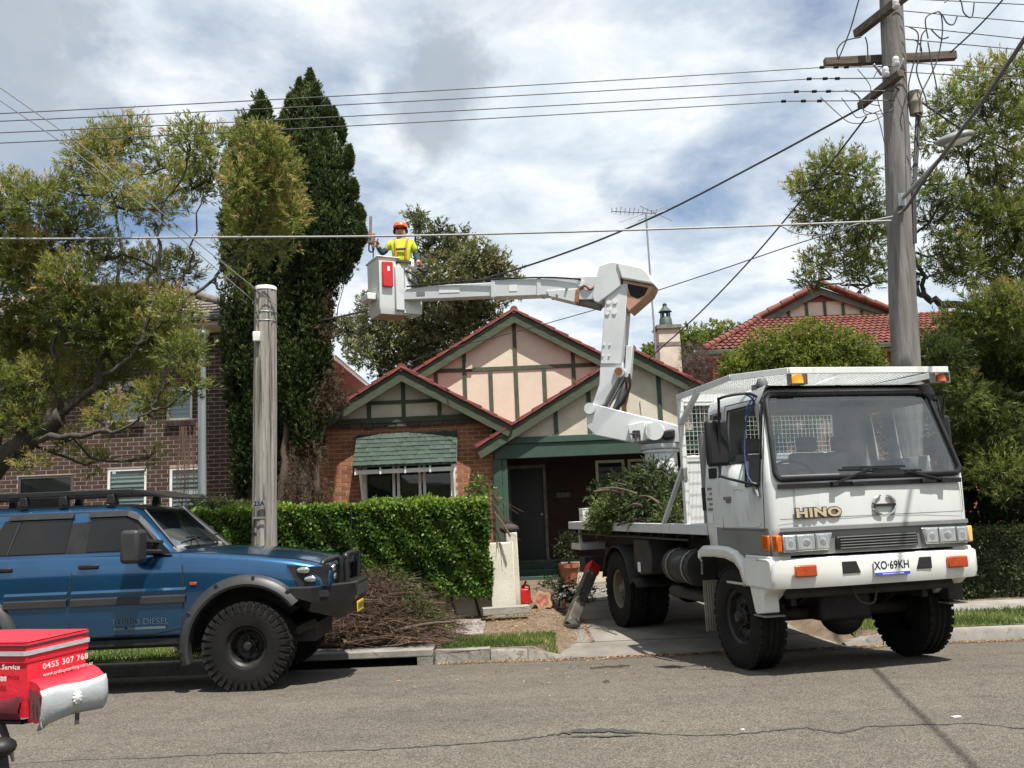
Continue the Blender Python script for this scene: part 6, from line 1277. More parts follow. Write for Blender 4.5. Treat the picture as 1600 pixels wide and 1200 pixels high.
for k, (a, b, c) in enumerate((((.46, -.04, .74), (.62, -.12, .62), (.72, -.05, .42)), ((.5, -.03, .6), (.66, -.1, .48), (.80, -.04, .40)), ((.6, .0, .85), (.80, -.05, .75), (.9, 0, .95)))):
    m = MB(); m.tube(spline([bk(*a), bk(*b), bk(*c)], 5), .022, 6); m.build('control_hose', M_BLK, bkt, smooth=60)
bbox('liner_lip', .32, .62, .02, .30, ZT - .02, ZT + .13, M_TWHITE, bevel=.05, par=bkt)
# ---- outriggers ----
for s in (-1, 1):
    a = TI @ at(924, 893, 14.0) if s < 0 else V(1.10, 5.35, .72); b = TI @ atz(889, 979, -.04) if s < 0 else V(1.5, 5.5, .0)
    m = MB(); m.bar(a, b, .17, .13, up=(0, 1, 0)); m.build('outrigger_leg', M_WEATHER if False else mat('scratched_black_steel', (.035, .03, .026), .6, col2=(.09, .075, .06), scale=7, spots=[((.42, .4, .36), 9, .62, .8)]), TK, bevel=.01)
    d = (a - b).normalized(); m = MB(); m.bar(a - d * .05, a + d * .14, .19, .17, up=(0, 1, 0)); m.build('outrigger_sleeve', M_RED, TK, bevel=.012)
    m = MB(); m.box(b + V(0, 0, .02), (.26, .26, .04)); m.build('outrigger_foot', M_CHAS, TK)
    MB().b2((s * .46, 5.2, .66), (s * 1.05, 5.5, .9)).build('outrigger_beam', M_CHAS, TK)

# ================================================================== BLUE FOUR-WHEEL DRIVE
M_BLUEP = mat('metallic_blue_paint', (0.016, 0.085, 0.19), 0.24, .75, col2=(0.014, 0.072, 0.165), scale=2, coat=1.0)
M_FLARE = mat('satin_grey_plastic', (0.026, 0.0265, 0.028), 0.42, col2=(0.032, 0.032, 0.033), scale=5, spec=.35)
M_TINT = mat('tinted_glass', (0.005, 0.005, 0.005), 0.03, col2=(0.009, 0.008, 0.008), scale=3, spec=.45)
M_CWS = glass('car_windscreen', (0.5, 0.6, 0.62), 0.3, (0.05, 0.08, 0.1), 0.02, 2.6)
M_STEELB = mat('powder_black_steel', (0.012, 0.012, 0.013), 0.35, .2, col2=(0.02, 0.02, 0.021), scale=6, coat=.2)
M_YPLATE = mat('yellow_plate', (0.70, 0.55, 0.05), 0.5, col2=(0.6, 0.46, 0.04), scale=9)
M_SILVER = mat('silver_decal', (0.10, 0.12, 0.14), 0.5, .2, col2=(.08, .1, .12), scale=9)
CO = V(-2.77, 10.1, -.055)
CR = empty('four_wheel_drive', CO, 0); tag(CR, 'metallic blue lifted four-wheel drive with black bull bar, snorkel and roof rack', 'car')
def sect(x):
    X = [-4.06, -4.0, -3.9, -3, -1.5, -.70, -.3, .1, .45, .68, .78, .83]
    hw = np.interp(x, X, [.76, .80, .825, .835, .835, .835, .83, .825, .81, .79, .765, .70]); zs = np.interp(x, X, [1.36, 1.41, 1.44, 1.44, 1.42, 1.405, 1.375, 1.335, 1.285, 1.235, 1.195, 1.13])
    zb = np.interp(x, X, [.66, .62, .58, .56, .55, .55, .55, .66, .92, 1.0, 1.0, 1.0]); cr = np.interp(x, X, [0, 0, .01, .01, .01, .03, .05, .05, .05, .045, .03, .01])
    h = [(-hw + .07, zb), (-hw + .012, zb + .06), (-hw - .004, .80), (-hw - .006, 1.0), (-hw, 1.0 + (zs - 1.0) * .45), (-hw + .018, zs - .055), (-hw + .05, zs - .012), (-hw + .11, zs + .008), (-.42, zs + cr * .8 + .008), (0, zs + cr + .01)]
    h = [(y, max(z, zb + .001 * i)) for i, (y, z) in enumerate(h)]
    return [(x, y, z) for y, z in h] + [(x, -y, z) for y, z in h[-2::-1]]
xs_ = [-4.06, -4.03, -3.98, -3.9, -3.6, -3.2, -2.8, -2.4, -2.0, -1.6, -1.2, -.95, -.70, -.5, -.3, -.1, .1, .3, .45, .57, .68, .74, .79, .83]
m = MB(); m.loft([sect(x) for x in xs_], closed=True, caps=True); body = m.build('body', M_BLUEP, CR, smooth=38)
cut = MB()
for x in (0, -2.97): cut.tube([(x, -1.2, .47), (x, 1.2, .47)], .585, 40)
co_ = cut.build('cutter', M_VOID, None); md = body.modifiers.new('b', 'BOOLEAN'); md.object = co_; md.operation = 'DIFFERENCE'; md.solver = 'EXACT'; co_.location = CO
bpy.context.view_layer.update(); dg = bpy.context.evaluated_depsgraph_get(); nm = bpy.data.meshes.new_from_object(body.evaluated_get(dg)); body.modifiers.clear(); body.data = nm; nm.shade_smooth(); nm.set_sharp_from_angle(angle=R(38)); bpy.data.objects.remove(co_)
# cabin
def cabp(z):  # half width, x front, x rear
    return (np.interp(z, [1.40, 1.45, 1.84, 1.90, 1.93], [.795, .785, .665, .62, .50]), np.interp(z, [1.40, 1.45, 1.84, 1.90, 1.93], [-.68, -.73, -1.10, -1.22, -1.40]), np.interp(z, [1.40, 1.84, 1.90, 1.93], [-4.02, -3.94, -3.88, -3.75]))
def cring(z):
    w, f, r_ = cabp(z); c = .10
    h = [(f, 0), (f - .02, -w * .55), (f - .06, -w + c), (f - .16, -w + .012), (f - .30, -w), (-2.5, -w), (r_ + .12, -w), (r_ + .02, -w + .05), (r_, -w + .16)]
    return [(x, y, z) for x, y in h] + [(x, -y, z) for x, y in h[:0:-1]]
m = MB(); rr2 = [cring(z) for z in (1.40, 1.45, 1.84, 1.88, 1.91, 1.93)]; n2 = len(rr2[0])
for r_ in rr2: m.v += r_
for b in range(5):
    for k in range(n2):
        if b == 1 and (k in (0, 1) or k in (n2 - 1, n2 - 2)): continue      # windscreen opening
        m.f.append([b * n2 + k, b * n2 + (k + 1) % n2, (b + 1) * n2 + (k + 1) % n2, (b + 1) * n2 + k])
m.f.append([5 * n2 + k for k in range(n2)]); m.build('cabin', M_BLUEP, CR, smooth=40)
m = MB(); a, b = cring(1.445), cring(1.845); pick = lambda r_: [r_[n2 - 2], r_[n2 - 1], r_[0], r_[1], r_[2]]; m.loft([[V(*p) + V(.004, 0, .002) for p in pick(a)], [V(*p) + V(.004, 0, .002) for p in pick(b)]], closed=False); m.build('windscreen', M_CWS, CR, smooth=60)
m = MB(); q = [V(*p) + V(.008, 0, .004) for p in pick(a)] + [V(*p) + V(.008, 0, .004) for p in pick(b)][::-1]; m.tube(q, .016, 5, closed=True); m.build('windscreen_seal', M_BLK, CR)
m = MB(); m.b2((-1.05, -.7, 1.30), (-.74, .7, 1.47)); m.build('dashboard', M_SEAT, CR, bevel=.03)
for y in (-.36, .36):
    m = MB(); m.box((-1.75, y, 1.5), (.14, .46, .6), Euler((0, R(-12), 0)).to_matrix()); m.box((-1.83, y, 1.84), (.09, .25, .16)); m.build('seat', M_SEAT, CR, bevel=.04)
m = MB(); sw = [V(-1.2 + .06 * math.sin(t), -.36 + .19 * math.cos(t), 1.52 + .16 * math.sin(t)) for t in [i * math.pi / 10 for i in range(20)]]; m.tube(sw, .014, 6, closed=True); m.build('steering_wheel', M_BLK, CR)
def sw_(x, z, s=-1, o=.006): return (x, s * (cabp(z)[0] + o), z)
for s in (-1, 1):
    def pane(name, pts, mt, o=.006):
        m = MB(); m.add([sw_(x, z, s, o) for x, z in pts], [list(range(len(pts)))]); return m.build(name, mt, CR, solid=.004, off=0)
    pane('window_surround', [(-.84, 1.435), (-.90, 1.50), (-1.18, 1.80), (-1.30, 1.855), (-3.9, 1.86), (-3.95, 1.44)], M_BLK, .003)
    pane('front_window', [(-.95, 1.448), (-1.22, 1.74), (-1.32, 1.79), (-1.66, 1.795), (-1.67, 1.448)], M_TINT, .008)
    pane('rear_window', [(-1.88, 1.448), (-1.86, 1.795), (-2.38, 1.795), (-2.46, 1.448)], M_TINT, .008); pane('rear_quarter_light', [(-2.49, 1.448), (-2.41, 1.795), (-2.56, 1.795), (-2.70, 1.448)], M_TINT, .008)
    pane('cargo_window', [(-2.86, 1.46), (-2.80, 1.80), (-3.78, 1.80), (-3.84, 1.46)], M_TINT, .008)
    m = MB(); m.tube([sw_(-2.475, 1.448, s, .01), sw_(-2.395, 1.80, s, .01)], .011, 5); m.build('window_bar', M_FLARE, CR)
    for x0, x1 in ((-1.28, -1.69), (-1.85, -2.52)):
        m = MB(); m.loft([[sw_(x, 1.80, s, .035) for x in lin(x0, x1, 3)], [sw_(x, 1.855, s, .012) for x in lin(x0, x1, 3)]], closed=False); m.build('weather_shield', M_BLK, CR, solid=.006)
    m = MB(); m.loft([[sw_(-1.28, 1.80, s, .035), sw_(-1.28, 1.855, s, .012)], [sw_(-1.16, 1.75, s, .03), sw_(-1.15, 1.80, s, .012)], [sw_(-.97, 1.54, s, .022), sw_(-.93, 1.55, s, .012)]], closed=False); m.build('weather_shield', M_BLK, CR, solid=.006)
    sd = lambda x, z, o=.004: (x, s * (abs([p for p in sect(x)][int(np.argmin([abs(p[2] - z) + (0 if p[1] < 0 else 9) for p in sect(x)]))][1]) + o) if False else s * (float(np.interp(z, [p[2] for p in sect(x)[1:8]], [-p[1] for p in sect(x)[1:8]])) + o), z)
    for pts in ([(-1.78, 1.41), (-1.79, 1.2), (-1.80, 1.0), (-1.80, .62)], [(-.69, 1.38), (-.66, 1.25), (-.64, 1.0), (-.66, .66), (-.95, .60), (-1.8, .60)], [(-2.62, 1.41), (-2.62, 1.05)]):
        m = MB(); m.tube([sd(x, z, 0) for x, z in pts], .0075, 4); m.build('door_seam', M_VOID, CR)
    for x in (-1.62, -2.5):
        m = MB(); c = sd(x, 1.30, .012); m.box(c, (.20, .035, .045)); m.build('door_handle', M_BLK, CR, bevel=.012)
    m = MB(); c = sd(-1.66, 1.22, .0); m.lathe([(.014, 0), (.012, s * .006), (.001, s * .006)], c, 'y', 8); m.build('door_lock', M_CHROME, CR)
    for x0, x1 in ((-.62, -1.78), (-1.82, -2.46)):
        m = MB(); m.loft([[sd(x, .905, .002) for x in lin(x0, x1, 4)], [sd(x, .912, .024) for x in lin(x0, x1, 4)], [sd(x, .975, .024) for x in lin(x0, x1, 4)], [sd(x, .985, .002) for x in lin(x0, x1, 4)]], closed=False, caps=False); m.build('rub_strip', M_FLARE, CR)
        m = MB(); m.loft([[sd(x, 1.0, .0) for x in lin(x0, x1, 4)], [sd(x, 1.035, .016) for x in lin(x0, x1, 4)], [sd(x, 1.06, .0) for x in lin(x0, x1, 4)]], closed=False); m.build('door_swage', M_BLUEP, CR, smooth=20)
    m = MB(); m.box(sd(-.545, 1.09, .005), (.07, .02, .03)); m.build('side_repeater', M_ORED, CR, bevel=.005)
    # flares with pocket bolts
    for xw, a0, a1 in ((0, 38, 196), (-2.97, -8, 190)):
        m = MB(); rows = []
        for i in range(25):
            t = R(a0 + (a1 - a0) * i / 24); c_, s_ = math.cos(t), math.sin(t)
            rows.append([(xw + r_ * c_, s * y, .47 + r_ * s_) for r_, y in ((.57, .80), (.575, .90), (.60, .91), (.655, .885), (.69, .842), (.69, .80))])
        m.loft(rows, closed=False); fl = m.build('wheel_arch_flare', M_FLARE, CR, smooth=40)
        for k in range(5):
            t = R(a0 + 12 + (a1 - a0 - 24) * k / 4); m = MB(); m.box((xw + .655 * math.cos(t), s * .886, .47 + .655 * math.sin(t)), (.034, .02, .045), Matrix.Rotation(-(t - math.pi / 2), 3, 'Y')); m.build('flare_bolt', M_BLK, fl, bevel=.004)
    m = MB(); m.tube([(xw_, s * .45, .47) for xw_ in (-.6, .6)], .02, 4)
    # towing mirror
    m = MB(); m.box((-1.08, s * 1.02, 1.49), (.19, .24, .33)); m.build('mirror', M_BLK, CR, bevel=.04, seg=3) if s > 0 else m.build('mirror', M_FLARE, CR, bevel=.04, seg=3)
    m = MB(); m.tube([(-.86, s * .80, 1.42), (-1.05, s * .98, 1.44)], .022, 6); m.tube([(-.88, s * .79, 1.52), (-1.05, s * .98, 1.54)], .022, 6); m.prism([(-.78, 1.40), (-.98, 1.40), (-.97, 1.50), (-.92, 1.55)], lambda u, v, t: (u, s * t, v), .79, .83); m.build('mirror_arm', M_BLK, CR, smooth=50)
    # headlamp cluster
    m = MB(); fr_ = [(.40, 1.235), (.79, 1.20), (.80, 1.01), (.52, 1.02)]
    m.add([(x, s * (float(np.interp(x, [.4, .6, .72, .80], [.815, .80, .785, .755])) + .012), z) for x, z in fr_] + [(.845, s * .40, 1.19), (.845, s * .40, 1.03)], [(0, 1, 2, 3), (1, 4, 5, 2)]); hd = m.build('headlamp', M_BLK, CR, solid=.03, off=-1)
    for (x, z, rx) in ((.565, 1.175, .075), (.635, 1.085, .07)):
        m = MB(); m.ell((x, s * .815, z), (rx, .03, .038), 16, 8, Matrix.Rotation(s * .12, 3, 'Z')); m.build('lens', M_CHROME, hd, smooth=60)
        m = MB(); m.ell((.825, s * (.56 if z > 1.1 else .50), z), (.03, .07, .045), 14, 8); m.build('lens', M_CHROME, hd, smooth=60)
    # wheels
    wheel(CR, 'front_wheel', (0, s * .73, .445), 1, .445, .31, .20, M_RIMD, lugs=36, mud=True, dish=.10, holes=10, nuts=6).rotation_euler = (0, 0, s * math.pi / 2)
    wheel(CR, 'rear_wheel', (-2.97, s * .73, .445), 1, .445, .31, .20, M_RIMD, lugs=36, mud=True, dish=.10, holes=10, nuts=6).rotation_euler = (0, 0, s * math.pi / 2)
    for xw in (0, -2.97):
        m = MB(); m.lathe([(.585, 0), (.585, -s * .40), (.2, -s * .40)], (xw, s * .80, .47), 'y', 24, R(35), R(185)); m.build('arch_liner', M_CHAS, CR, smooth=40)
# under body
MB().b2((-3.9, -.42, .42), (.6, .42, .60)).build('chassis', M_CHAS, CR)
for x in (0, -2.97):
    m = MB(); m.tube([(x, -.6, .445), (x, .6, .445)], .055, 8); m.ell((x, .15, .445), (.16, .16, .16)); m.build('axle', M_CHAS, CR, smooth=60)
for s in (-1, 1): MB().b2((-2.3, s * .80, .49), (-.62, s * .66, .56)).build('sill_panel', M_BLK, CR, bevel=.01)
m = MB(); m.tube([(.05, -.55, .40), (.62, -.45, .62)], .05, 8); m.tube([(.05, .55, .40), (.62, .45, .62)], .05, 8); m.tube([(.3, -.6, .42), (.3, .6, .42)], .03, 8); m.build('steering_links', M_CHAS, CR)
# bonnet lines, wipers, snorkel
for s in (-1, 1):
    m = MB(); m.tube([(x, s * (float(np.interp(x, [-.6, .3, .78], [.73, .72, .68]))), float(np.interp(x, [-.6, -.3, .1, .45, .68, .78], [1.416, 1.388, 1.348, 1.298, 1.248, 1.207]))) for x in lin(-.6, .78, 8)], .005, 4); m.build('bonnet_seam', M_VOID, CR)
for y in (-.35, .25):
    m = MB(); m.tube([(-.66, y, 1.46), (-.80, y + .25, 1.56)], .01, 5); m.tube([(-.78, y - .05, 1.545), (-.80, y + .45, 1.555)], .009, 5); m.build('wiper', M_BLK, CR)
sA, sB, sC = at(286, 798, 10.98) - CO, at(352, 852, 10.95) - CO, at(372, 866, 10.93) - CO
m = MB(); m.tube([sA + V(-.05, 0, .0), sA + V(0, 0, .02), sA.lerp(sB, .1), sB, sC], [.055, .06, .055, .055, .06], 10); m.build('snorkel', M_BLK, CR, smooth=50)
# bull bar
def plan(z, ins): 
    p = [(.26, -.875 + ins), (.66 - ins * .5, -.875 + ins), (.95 - ins, -.52), (1.02 - ins, -.40), (1.02 - ins, .40), (.95 - ins, .52), (.66 - ins * .5, .875 - ins), (.26, .875 - ins)]
    return [(x, y, z) for x, y in p]
m = MB(); lo = plan(.66, .10); lo[0] = (.40, lo[0][1], .92); lo[-1] = (.40, lo[-1][1], .92); lo[1] = (lo[1][0], lo[1][1], .76); lo[-2] = (lo[-2][0], lo[-2][1], .76)
mid = plan(.86, .0); mid[0] = (.30, mid[0][1], .97); mid[-1] = (.30, mid[-1][1], .97)
m.loft([lo, mid, plan(1.0, 0), plan(1.015, .02), [(.26 if i in (0, 7) else .62, y * .8, 1.015) for i, (x, y, z) in enumerate(plan(1.015, .1))]], closed=True, caps=True); bb = m.build('bull_bar', M_STEELB, CR, smooth=25)
for s in (-1, 1):
    m = MB(); m.tube(spline([(.86, s * .40, 1.0), (.87, s * .40, 1.20), (.84, s * .42, 1.27), (.80, s * .52, 1.265), (.74, s * .66, 1.24), (.735, s * .68, 1.18), (.76, s * .68, 1.0)], 5), .030, 8); m.build('lamp_hoop', M_STEELB, bb, smooth=60)
    m = MB(); m.b2((.665, s * .60, .90), (.80, s * .80, .96)); m.build('recess', M_VOID, bb)
    m = MB(); m.tube([(.90, s * .48, 1.03), (.90, s * .48, 1.14)], .012, 6); m.build('spot_bracket', M_STEELB, bb)
m = MB(); m.tube(spline([(.92, -.36, 1.0), (.92, -.36, 1.24), (.91, -.30, 1.29), (.91, .30, 1.29), (.92, .36, 1.24), (.92, .36, 1.0)], 5), .032, 8); m.build('centre_hoop', M_STEELB, bb, smooth=60)
m = MB(); m.b2((.80, -.40, 1.02), (.845, .40, 1.20)); gq = m.build('grille', M_BLK, CR)
for k in range(6): MB().b2((.846, -.38, 1.035 + k * .028), (.858, .38, 1.046 + k * .028)).build('slat', M_FLARE, gq)
m = MB(); m.b2((1.022, -.34, .69), (1.03, .03, .80)); ypl = m.build('number_plate', M_YPLATE, bb, bevel=.003)
for k in range(6): MB().b2((1.0305, -.30 + k * .055, .715), (1.032, -.27 + k * .055, .775)).build('plate_mark', M_BLK, ypl)
m = MB(); m.b2((1.021, -.35, .86), (1.03, .35, .96)); m.build('winch_slot', M_VOID, bb)
m = MB(); m.tube([(.80, .62, 1.0), (.80, .62, 1.25), (.80, .63, 1.95)], [.012, .008, .004], 5); m.build('aerial', M_BLK, CR)
# roof rack platform
rk = empty('roof_rack', (0, 0, 0), 0, CR)
zk = 2.075
for s in (-1, 1):
    MB().b2((-3.8, s * .62, zk - .045), (-1.28, s * .585, zk + .01)).build('side_rail', M_STEELB, rk, bevel=.008)
    for x in (-2.42, -2.0, -1.5, -3.2):
        m = MB(); m.prism([(x - .05, 1.93), (x + .05, 1.93), (x + .035, 2.03), (x - .035, 2.03)], lambda u, v, t: (u, s * t, v), .56, .63); m.build('rack_foot', M_STEELB, rk, bevel=.008)
        m = MB(); m.lathe([(.014, 0), (.012, s * .012), (.001, s * .012)], (x, s * .63, 1.955), 'y', 8); m.build('foot_bolt', M_CHROME, rk)
for k in range(9):
    y = -.52 + k * .13; MB().b2((-3.8, y - .035, zk - .02), (-1.28, y + .035, zk)).build('slat', M_STEELB, rk)
m = MB(); m.hexa([(-1.28, -.62, zk - .03), (-.86, -.58, zk - .11), (-.86, .58, zk - .11), (-1.28, .62, zk - .03), (-1.28, -.62, zk), (-.86, -.58, zk - .095), (-.86, .58, zk - .095), (-1.28, .62, zk)]); m.build('wind_deflector', M_STEELB, rk)
# decals on the door
dp = at(220, 964, 9.27) - CO
text('TURBO DIESEL', .085, M_SILVER, CR, Matrix.Translation((dp.x, -.8475, .735)) @ FACE_CAM, .0008, -.0015, 1.05)
m = MB(); m.b2((dp.x - .12, -.8465, .66), (dp.x + .26, -.845, .685)); m.build('decal_stripe', M_SILVER, CR)
m = MB(); m.b2((dp.x - .26, -.8465, .66), (dp.x - .15, -.845, .685)); m.build('decal_stripe', M_SILVER, CR)

# ================================================================== POLES AND WIRES
M_POLE = mat('grey_weathered_pole', (0.115, 0.108, 0.10), 0.95, col2=(0.20, 0.188, 0.175), scale=5, stretch=(3, 3, .25), bump=0.7, bscale=14, spots=[((0.07, 0.062, 0.055), 6, 0.6, .7)])
M_POLE2 = mat('pale_weathered_pole', (0.17, 0.155, 0.135), 0.95, col2=(0.36, 0.335, 0.305), scale=3, stretch=(6, 6, .22), bump=1.0, bscale=9, spots=[((0.045, 0.04, 0.034), 2.2, 0.56, .85), ((0.08, 0.07, 0.06), 9, 0.58, .7)])
M_ARM = mat('brown_crossarm', (0.075, 0.056, 0.042), 0.95, col2=(0.135, 0.105, 0.082), scale=5, stretch=(.5, 4, 4), bump=0.5)
M_WIRE = mat('dark_wire', (0.03, 0.03, 0.032), 0.6, col2=(.045, .045, .047), scale=3)
M_WIREG = mat('grey_cable', (0.20, 0.20, 0.20), 0.6, col2=(.25, .25, .25), scale=3)
M_PORC = mat('porcelain', (0.66, 0.66, 0.64), 0.25, col2=(.58, .58, .56), scale=6, coat=.4)
M_LAMPG = mat('grey_lamp_casting', (0.15, 0.15, 0.145), 0.5, col2=(0.21, 0.21, 0.2), scale=8)
M_BEIGE = mat('beige_fibre_box', (0.30, 0.26, 0.20), 0.7, col2=(.24, .21, .16), scale=5)
b0, t0 = V(5.12, 12.0, .05), V(5.75, 12.0, 9.9)
PL = tag(empty('power_pole', b0), 'tall grey timber power pole with crossarms behind the truck cab', 'power pole')
m = MB(); q = [b0.lerp(t0, k / 14) for k in range(15)]; m.tube([p - b0 + V(random.gauss(0, .006), random.gauss(0, .006), 0) for p in q], [.205 - .055 * k / 14 for k in range(15)], 18); m.build('shaft', M_POLE, PL, smooth=50)
def pbar(name, a, b, w, h, mt=M_ARM): 
    m = MB(); m.bar(a - b0, b - b0, w, h); return m.build(name, mt, PL, bevel=.008)
pbar('crossarm', at(1288, 98, 12.24), at(1493, 87, 12.24), .1, .12)
pbar('crossarm', at(1337, 54, 12.27), at(1425, -15, 11.35), .1, .12); pbar('crossarm', at(1344, 166, 12.55), at(1408, 114, 11.62), .1, .1)
for a, b in (((1365, 100), (1378, 118)), ((1412, 92), (1400, 118))): pbar('arm_brace', at(*a, 11.75), at(*b, 11.82), .03, .03, M_GALV)
for px, py, Y in ((1384, 114, 11.5), (1400, 98, 11.5), (1400, 8, 11.5)):
    p = at(px, py, Y) - b0; m = MB(); m.lathe([(.001, -.05), (.03, -.05), (.05, -.03), (.05, 0), (.035, .01), (.045, .04), (.04, .07), (.02, .09), (.001, .09)], p, n=12); m.build('insulator', M_PORC, PL, smooth=50)
m = MB(); p = at(1430, 162, 11.95) - b0; m.lathe([(.001, -.16), (.085, -.16), (.09, -.02), (.10, 0), (.10, .03), (.09, .05), (.095, .17), (.001, .18)], p, n=14); m.build('cable_box', M_BEIGE, PL, smooth=40)
for dx in (0, .04): m = MB(); m.tube([p + V(dx, -.02, -.16), at(1427 + dx * 60, 300, 11.86) - b0, at(1428 + dx * 60, 380, 11.86) - b0], .02, 6); m.build('riser_cable', M_WIRE, PL)
p = at(1409, 312, 11.78) - b0; m = MB(); m.box(p, (.1, .04, .18)); m.build('lamp_bracket', M_GALV, PL)
# street lamp on its arm
l0, l1 = at(1412, 308, 11.74), at(1484, 233, 10.9)
SL = tag(empty('street_lamp', l0), 'grey street lamp head on a short arm from the power pole', 'street lamp')
m = MB(); m.tube(spline([V(0, 0, 0), (l1 - l0) * .5 + V(0, 0, .0), l1 - l0], 4), .028, 8); m.build('arm', M_GALV, SL, smooth=60)
m = MB(); c = at(1492, 216, 10.8) - l0; rot = (l1 - l0).to_track_quat('X', 'Z').to_matrix(); rot = Matrix.Rotation(-.15, 3, 'Y') @ Matrix.Rotation(-.35, 3, 'Z'); m.ell(c, (.24, .12, .075), 16, 8, rot); hd = m.build('lamp_head', M_LAMPG, SL, smooth=60)
m = MB(); m.ell(c + V(.02, -.01, -.035), (.17, .09, .06), 14, 8, rot); m.build('lens', M_PORC, SL, smooth=60)
# wires
def wire(name, label, pts, r, mt=M_WIRE, grp='overhead wires', sag=0.0, n=5):
    P = [at(*p) if len(p) == 3 else Vector(p[:3]) for p in pts]; root = P[0]
    if len(P) == 2: P = bezier(P[0], P[1], sag, 24)
    else: P = spline(P, 10)
    m = MB(); m.tube([p - root for p in P], r, n); o = m.build(name, mt, None, smooth=60); o.location = root; tag(o, label, 'cable', grp); return o
for k, (ya, yb, lab) in enumerate(((165, 100, 'topmost'), (177, 118, 'second from top'), (195, 138, 'third from top'), (211, 153, 'lowest'))):
    Y = 11.75 - .0 * k; a, b = at(0, ya, Y), at(1290 - k * 20, yb + 5, Y); d = (a - b); wire('power_line', f'thin power line along the street, {lab} of the four left of the pole', [tuple(a + d * 1.3) + (0,), tuple(b) + (0,)], .0075, sag=.12)
    w = MB(); p = at(1330, yb + 2, Y); 
    c_ = at(1398, yb - 6 + 10, 11.8); wire('line_tail', f'dead-end tail joining the {lab} left-hand power line to the pole', [tuple(b) + (0,), tuple(b.lerp(c_, .5) + V(0, 0, .0)) + (0,), tuple(c_) + (0,)], .009)
    for j in range(3): 
        q = b.lerp(c_, .15 * j) if j else b + V(-.05, 0, 0); mm = MB(); mm.lathe([(.001, -.03), (.022, -.03), (.022, .03), (.001, .03)], (0, 0, 0), 'x', 8); o = mm.build('wire_clamp', M_VOID, PL); o.location = q - b0
for k, (xa, ya, yb, lab) in enumerate(((1400, -3, 3, 'first'), (1412, 17, 30, 'second'), (1414, 41, 57, 'third'), (1414, 61, 74, 'fourth'), (1400, 97, 104, 'fifth'), (1402, 112, 119, 'sixth'))):
    a, b = at(xa, ya, 11.78), at(1600, yb, 11.78); wire('power_line', f'thin power line right of the pole, {lab} counted down from the top', [tuple(a) + (0,), tuple(b + (b - a) * 8) + (0,)], .0075, sag=.1)
wire('service_cable', 'thick black service cable sloping from the pole past the boom to the cypresses', [(1346, 168, 12.5), (1180, 258, 13.3), (1010, 344, 14.0), (840, 410, 14.9), (650, 465, 15.9), (520, 497, 16.4), (380, 520, 17.6), (300, 528, 18.5)], .017)
wire('service_cable', 'black service cable running steeply from the pole to the porch gable', [(1354, 182, 12.5), (1270, 290, 13.6), (1180, 398, 15.2), (1090, 492, 16.8), (1012, 562, 18.1)], .014)
wire('service_cable', 'thin cable from the pole across the boom elbow to the bungalow left gable', [(1392, 345, 11.8), (1280, 370, 12.2), (1100, 430, 13.2), (950, 478, 15), (800, 520, 16.8), (690, 548, 18.0), (640, 566, 18.3)], .008)
wire('phone_cable', 'pale thick telephone cable crossing the whole picture in front of the worker', [(-500, 366, 11.6), (0, 373, 11.6), (300, 371, 11.6), (600, 369, 11.6), (900, 362, 11.6), (1180, 353, 11.6), (1392, 345, 11.7)], .015, M_WIREG)
wire('phone_cable', 'drooping grey phone wire loop left of the pole', [(1180, 353, 11.6), (1215, 352, 11.65), (1245, 365, 11.7), (1290, 366, 11.7), (1340, 350, 11.7), (1395, 338, 11.7)], .009, M_WIREG)
wire('thick_cable', 'thick grey cable rising from the pole towards the top right corner', [(1404, 334, 11.75), (1418, 322, 11.6), (1445, 280, 10.7), (1530, 166, 8.9), (1600, 62, 7.5), (1700, -90, 6.0), (1900, -400, 4.4), tuple(at(1900, -400, 4.4) + (at(1900, -400, 4.4) - at(1700, -90, 6.0)) * 4) + (0,)], .021, mat('dark_grey_cable', (.075, .072, .068), .7, col2=(.1, .095, .09), scale=3), n=8)
wire('pole_stay', 'upper guy wire from the stub pole top to the upper left corner', [(433, 478, 11.9), (300, 372, 11.3), (150, 245, 10.7), (0, 137, 10.2), (-200, 0, 9.6)], .0065, M_WIREG)
wire('pole_stay', 'lower guy wire from the stub pole to the upper left corner', [(398, 472, 11.9), (250, 345, 11.3), (120, 240, 10.8), (0, 157, 10.3), (-200, 20, 9.7)], .0065, M_WIREG)
wire('power_line', 'wire rising from the left crossarm end out of the top of the picture', [(1310, 93, 11.74), (1328, 48, 11.2), (1342, 0, 10.6), (1370, -90, 9.6)], .009)
wire('power_line', 'wire rising from the right crossarm end out of the top of the picture', [(1485, 82, 11.74), (1530, 40, 11.2), (1575, -10, 10.6), (1640, -90, 9.8)], .011)
wire('service_cable', 'black cable from the pole falling away behind the street lamp to the right', [(1400, 137, 11.8), (1440, 160, 12.2), (1500, 200, 12.9), (1560, 228, 13.6), (1660, 275, 14.8)], .014)
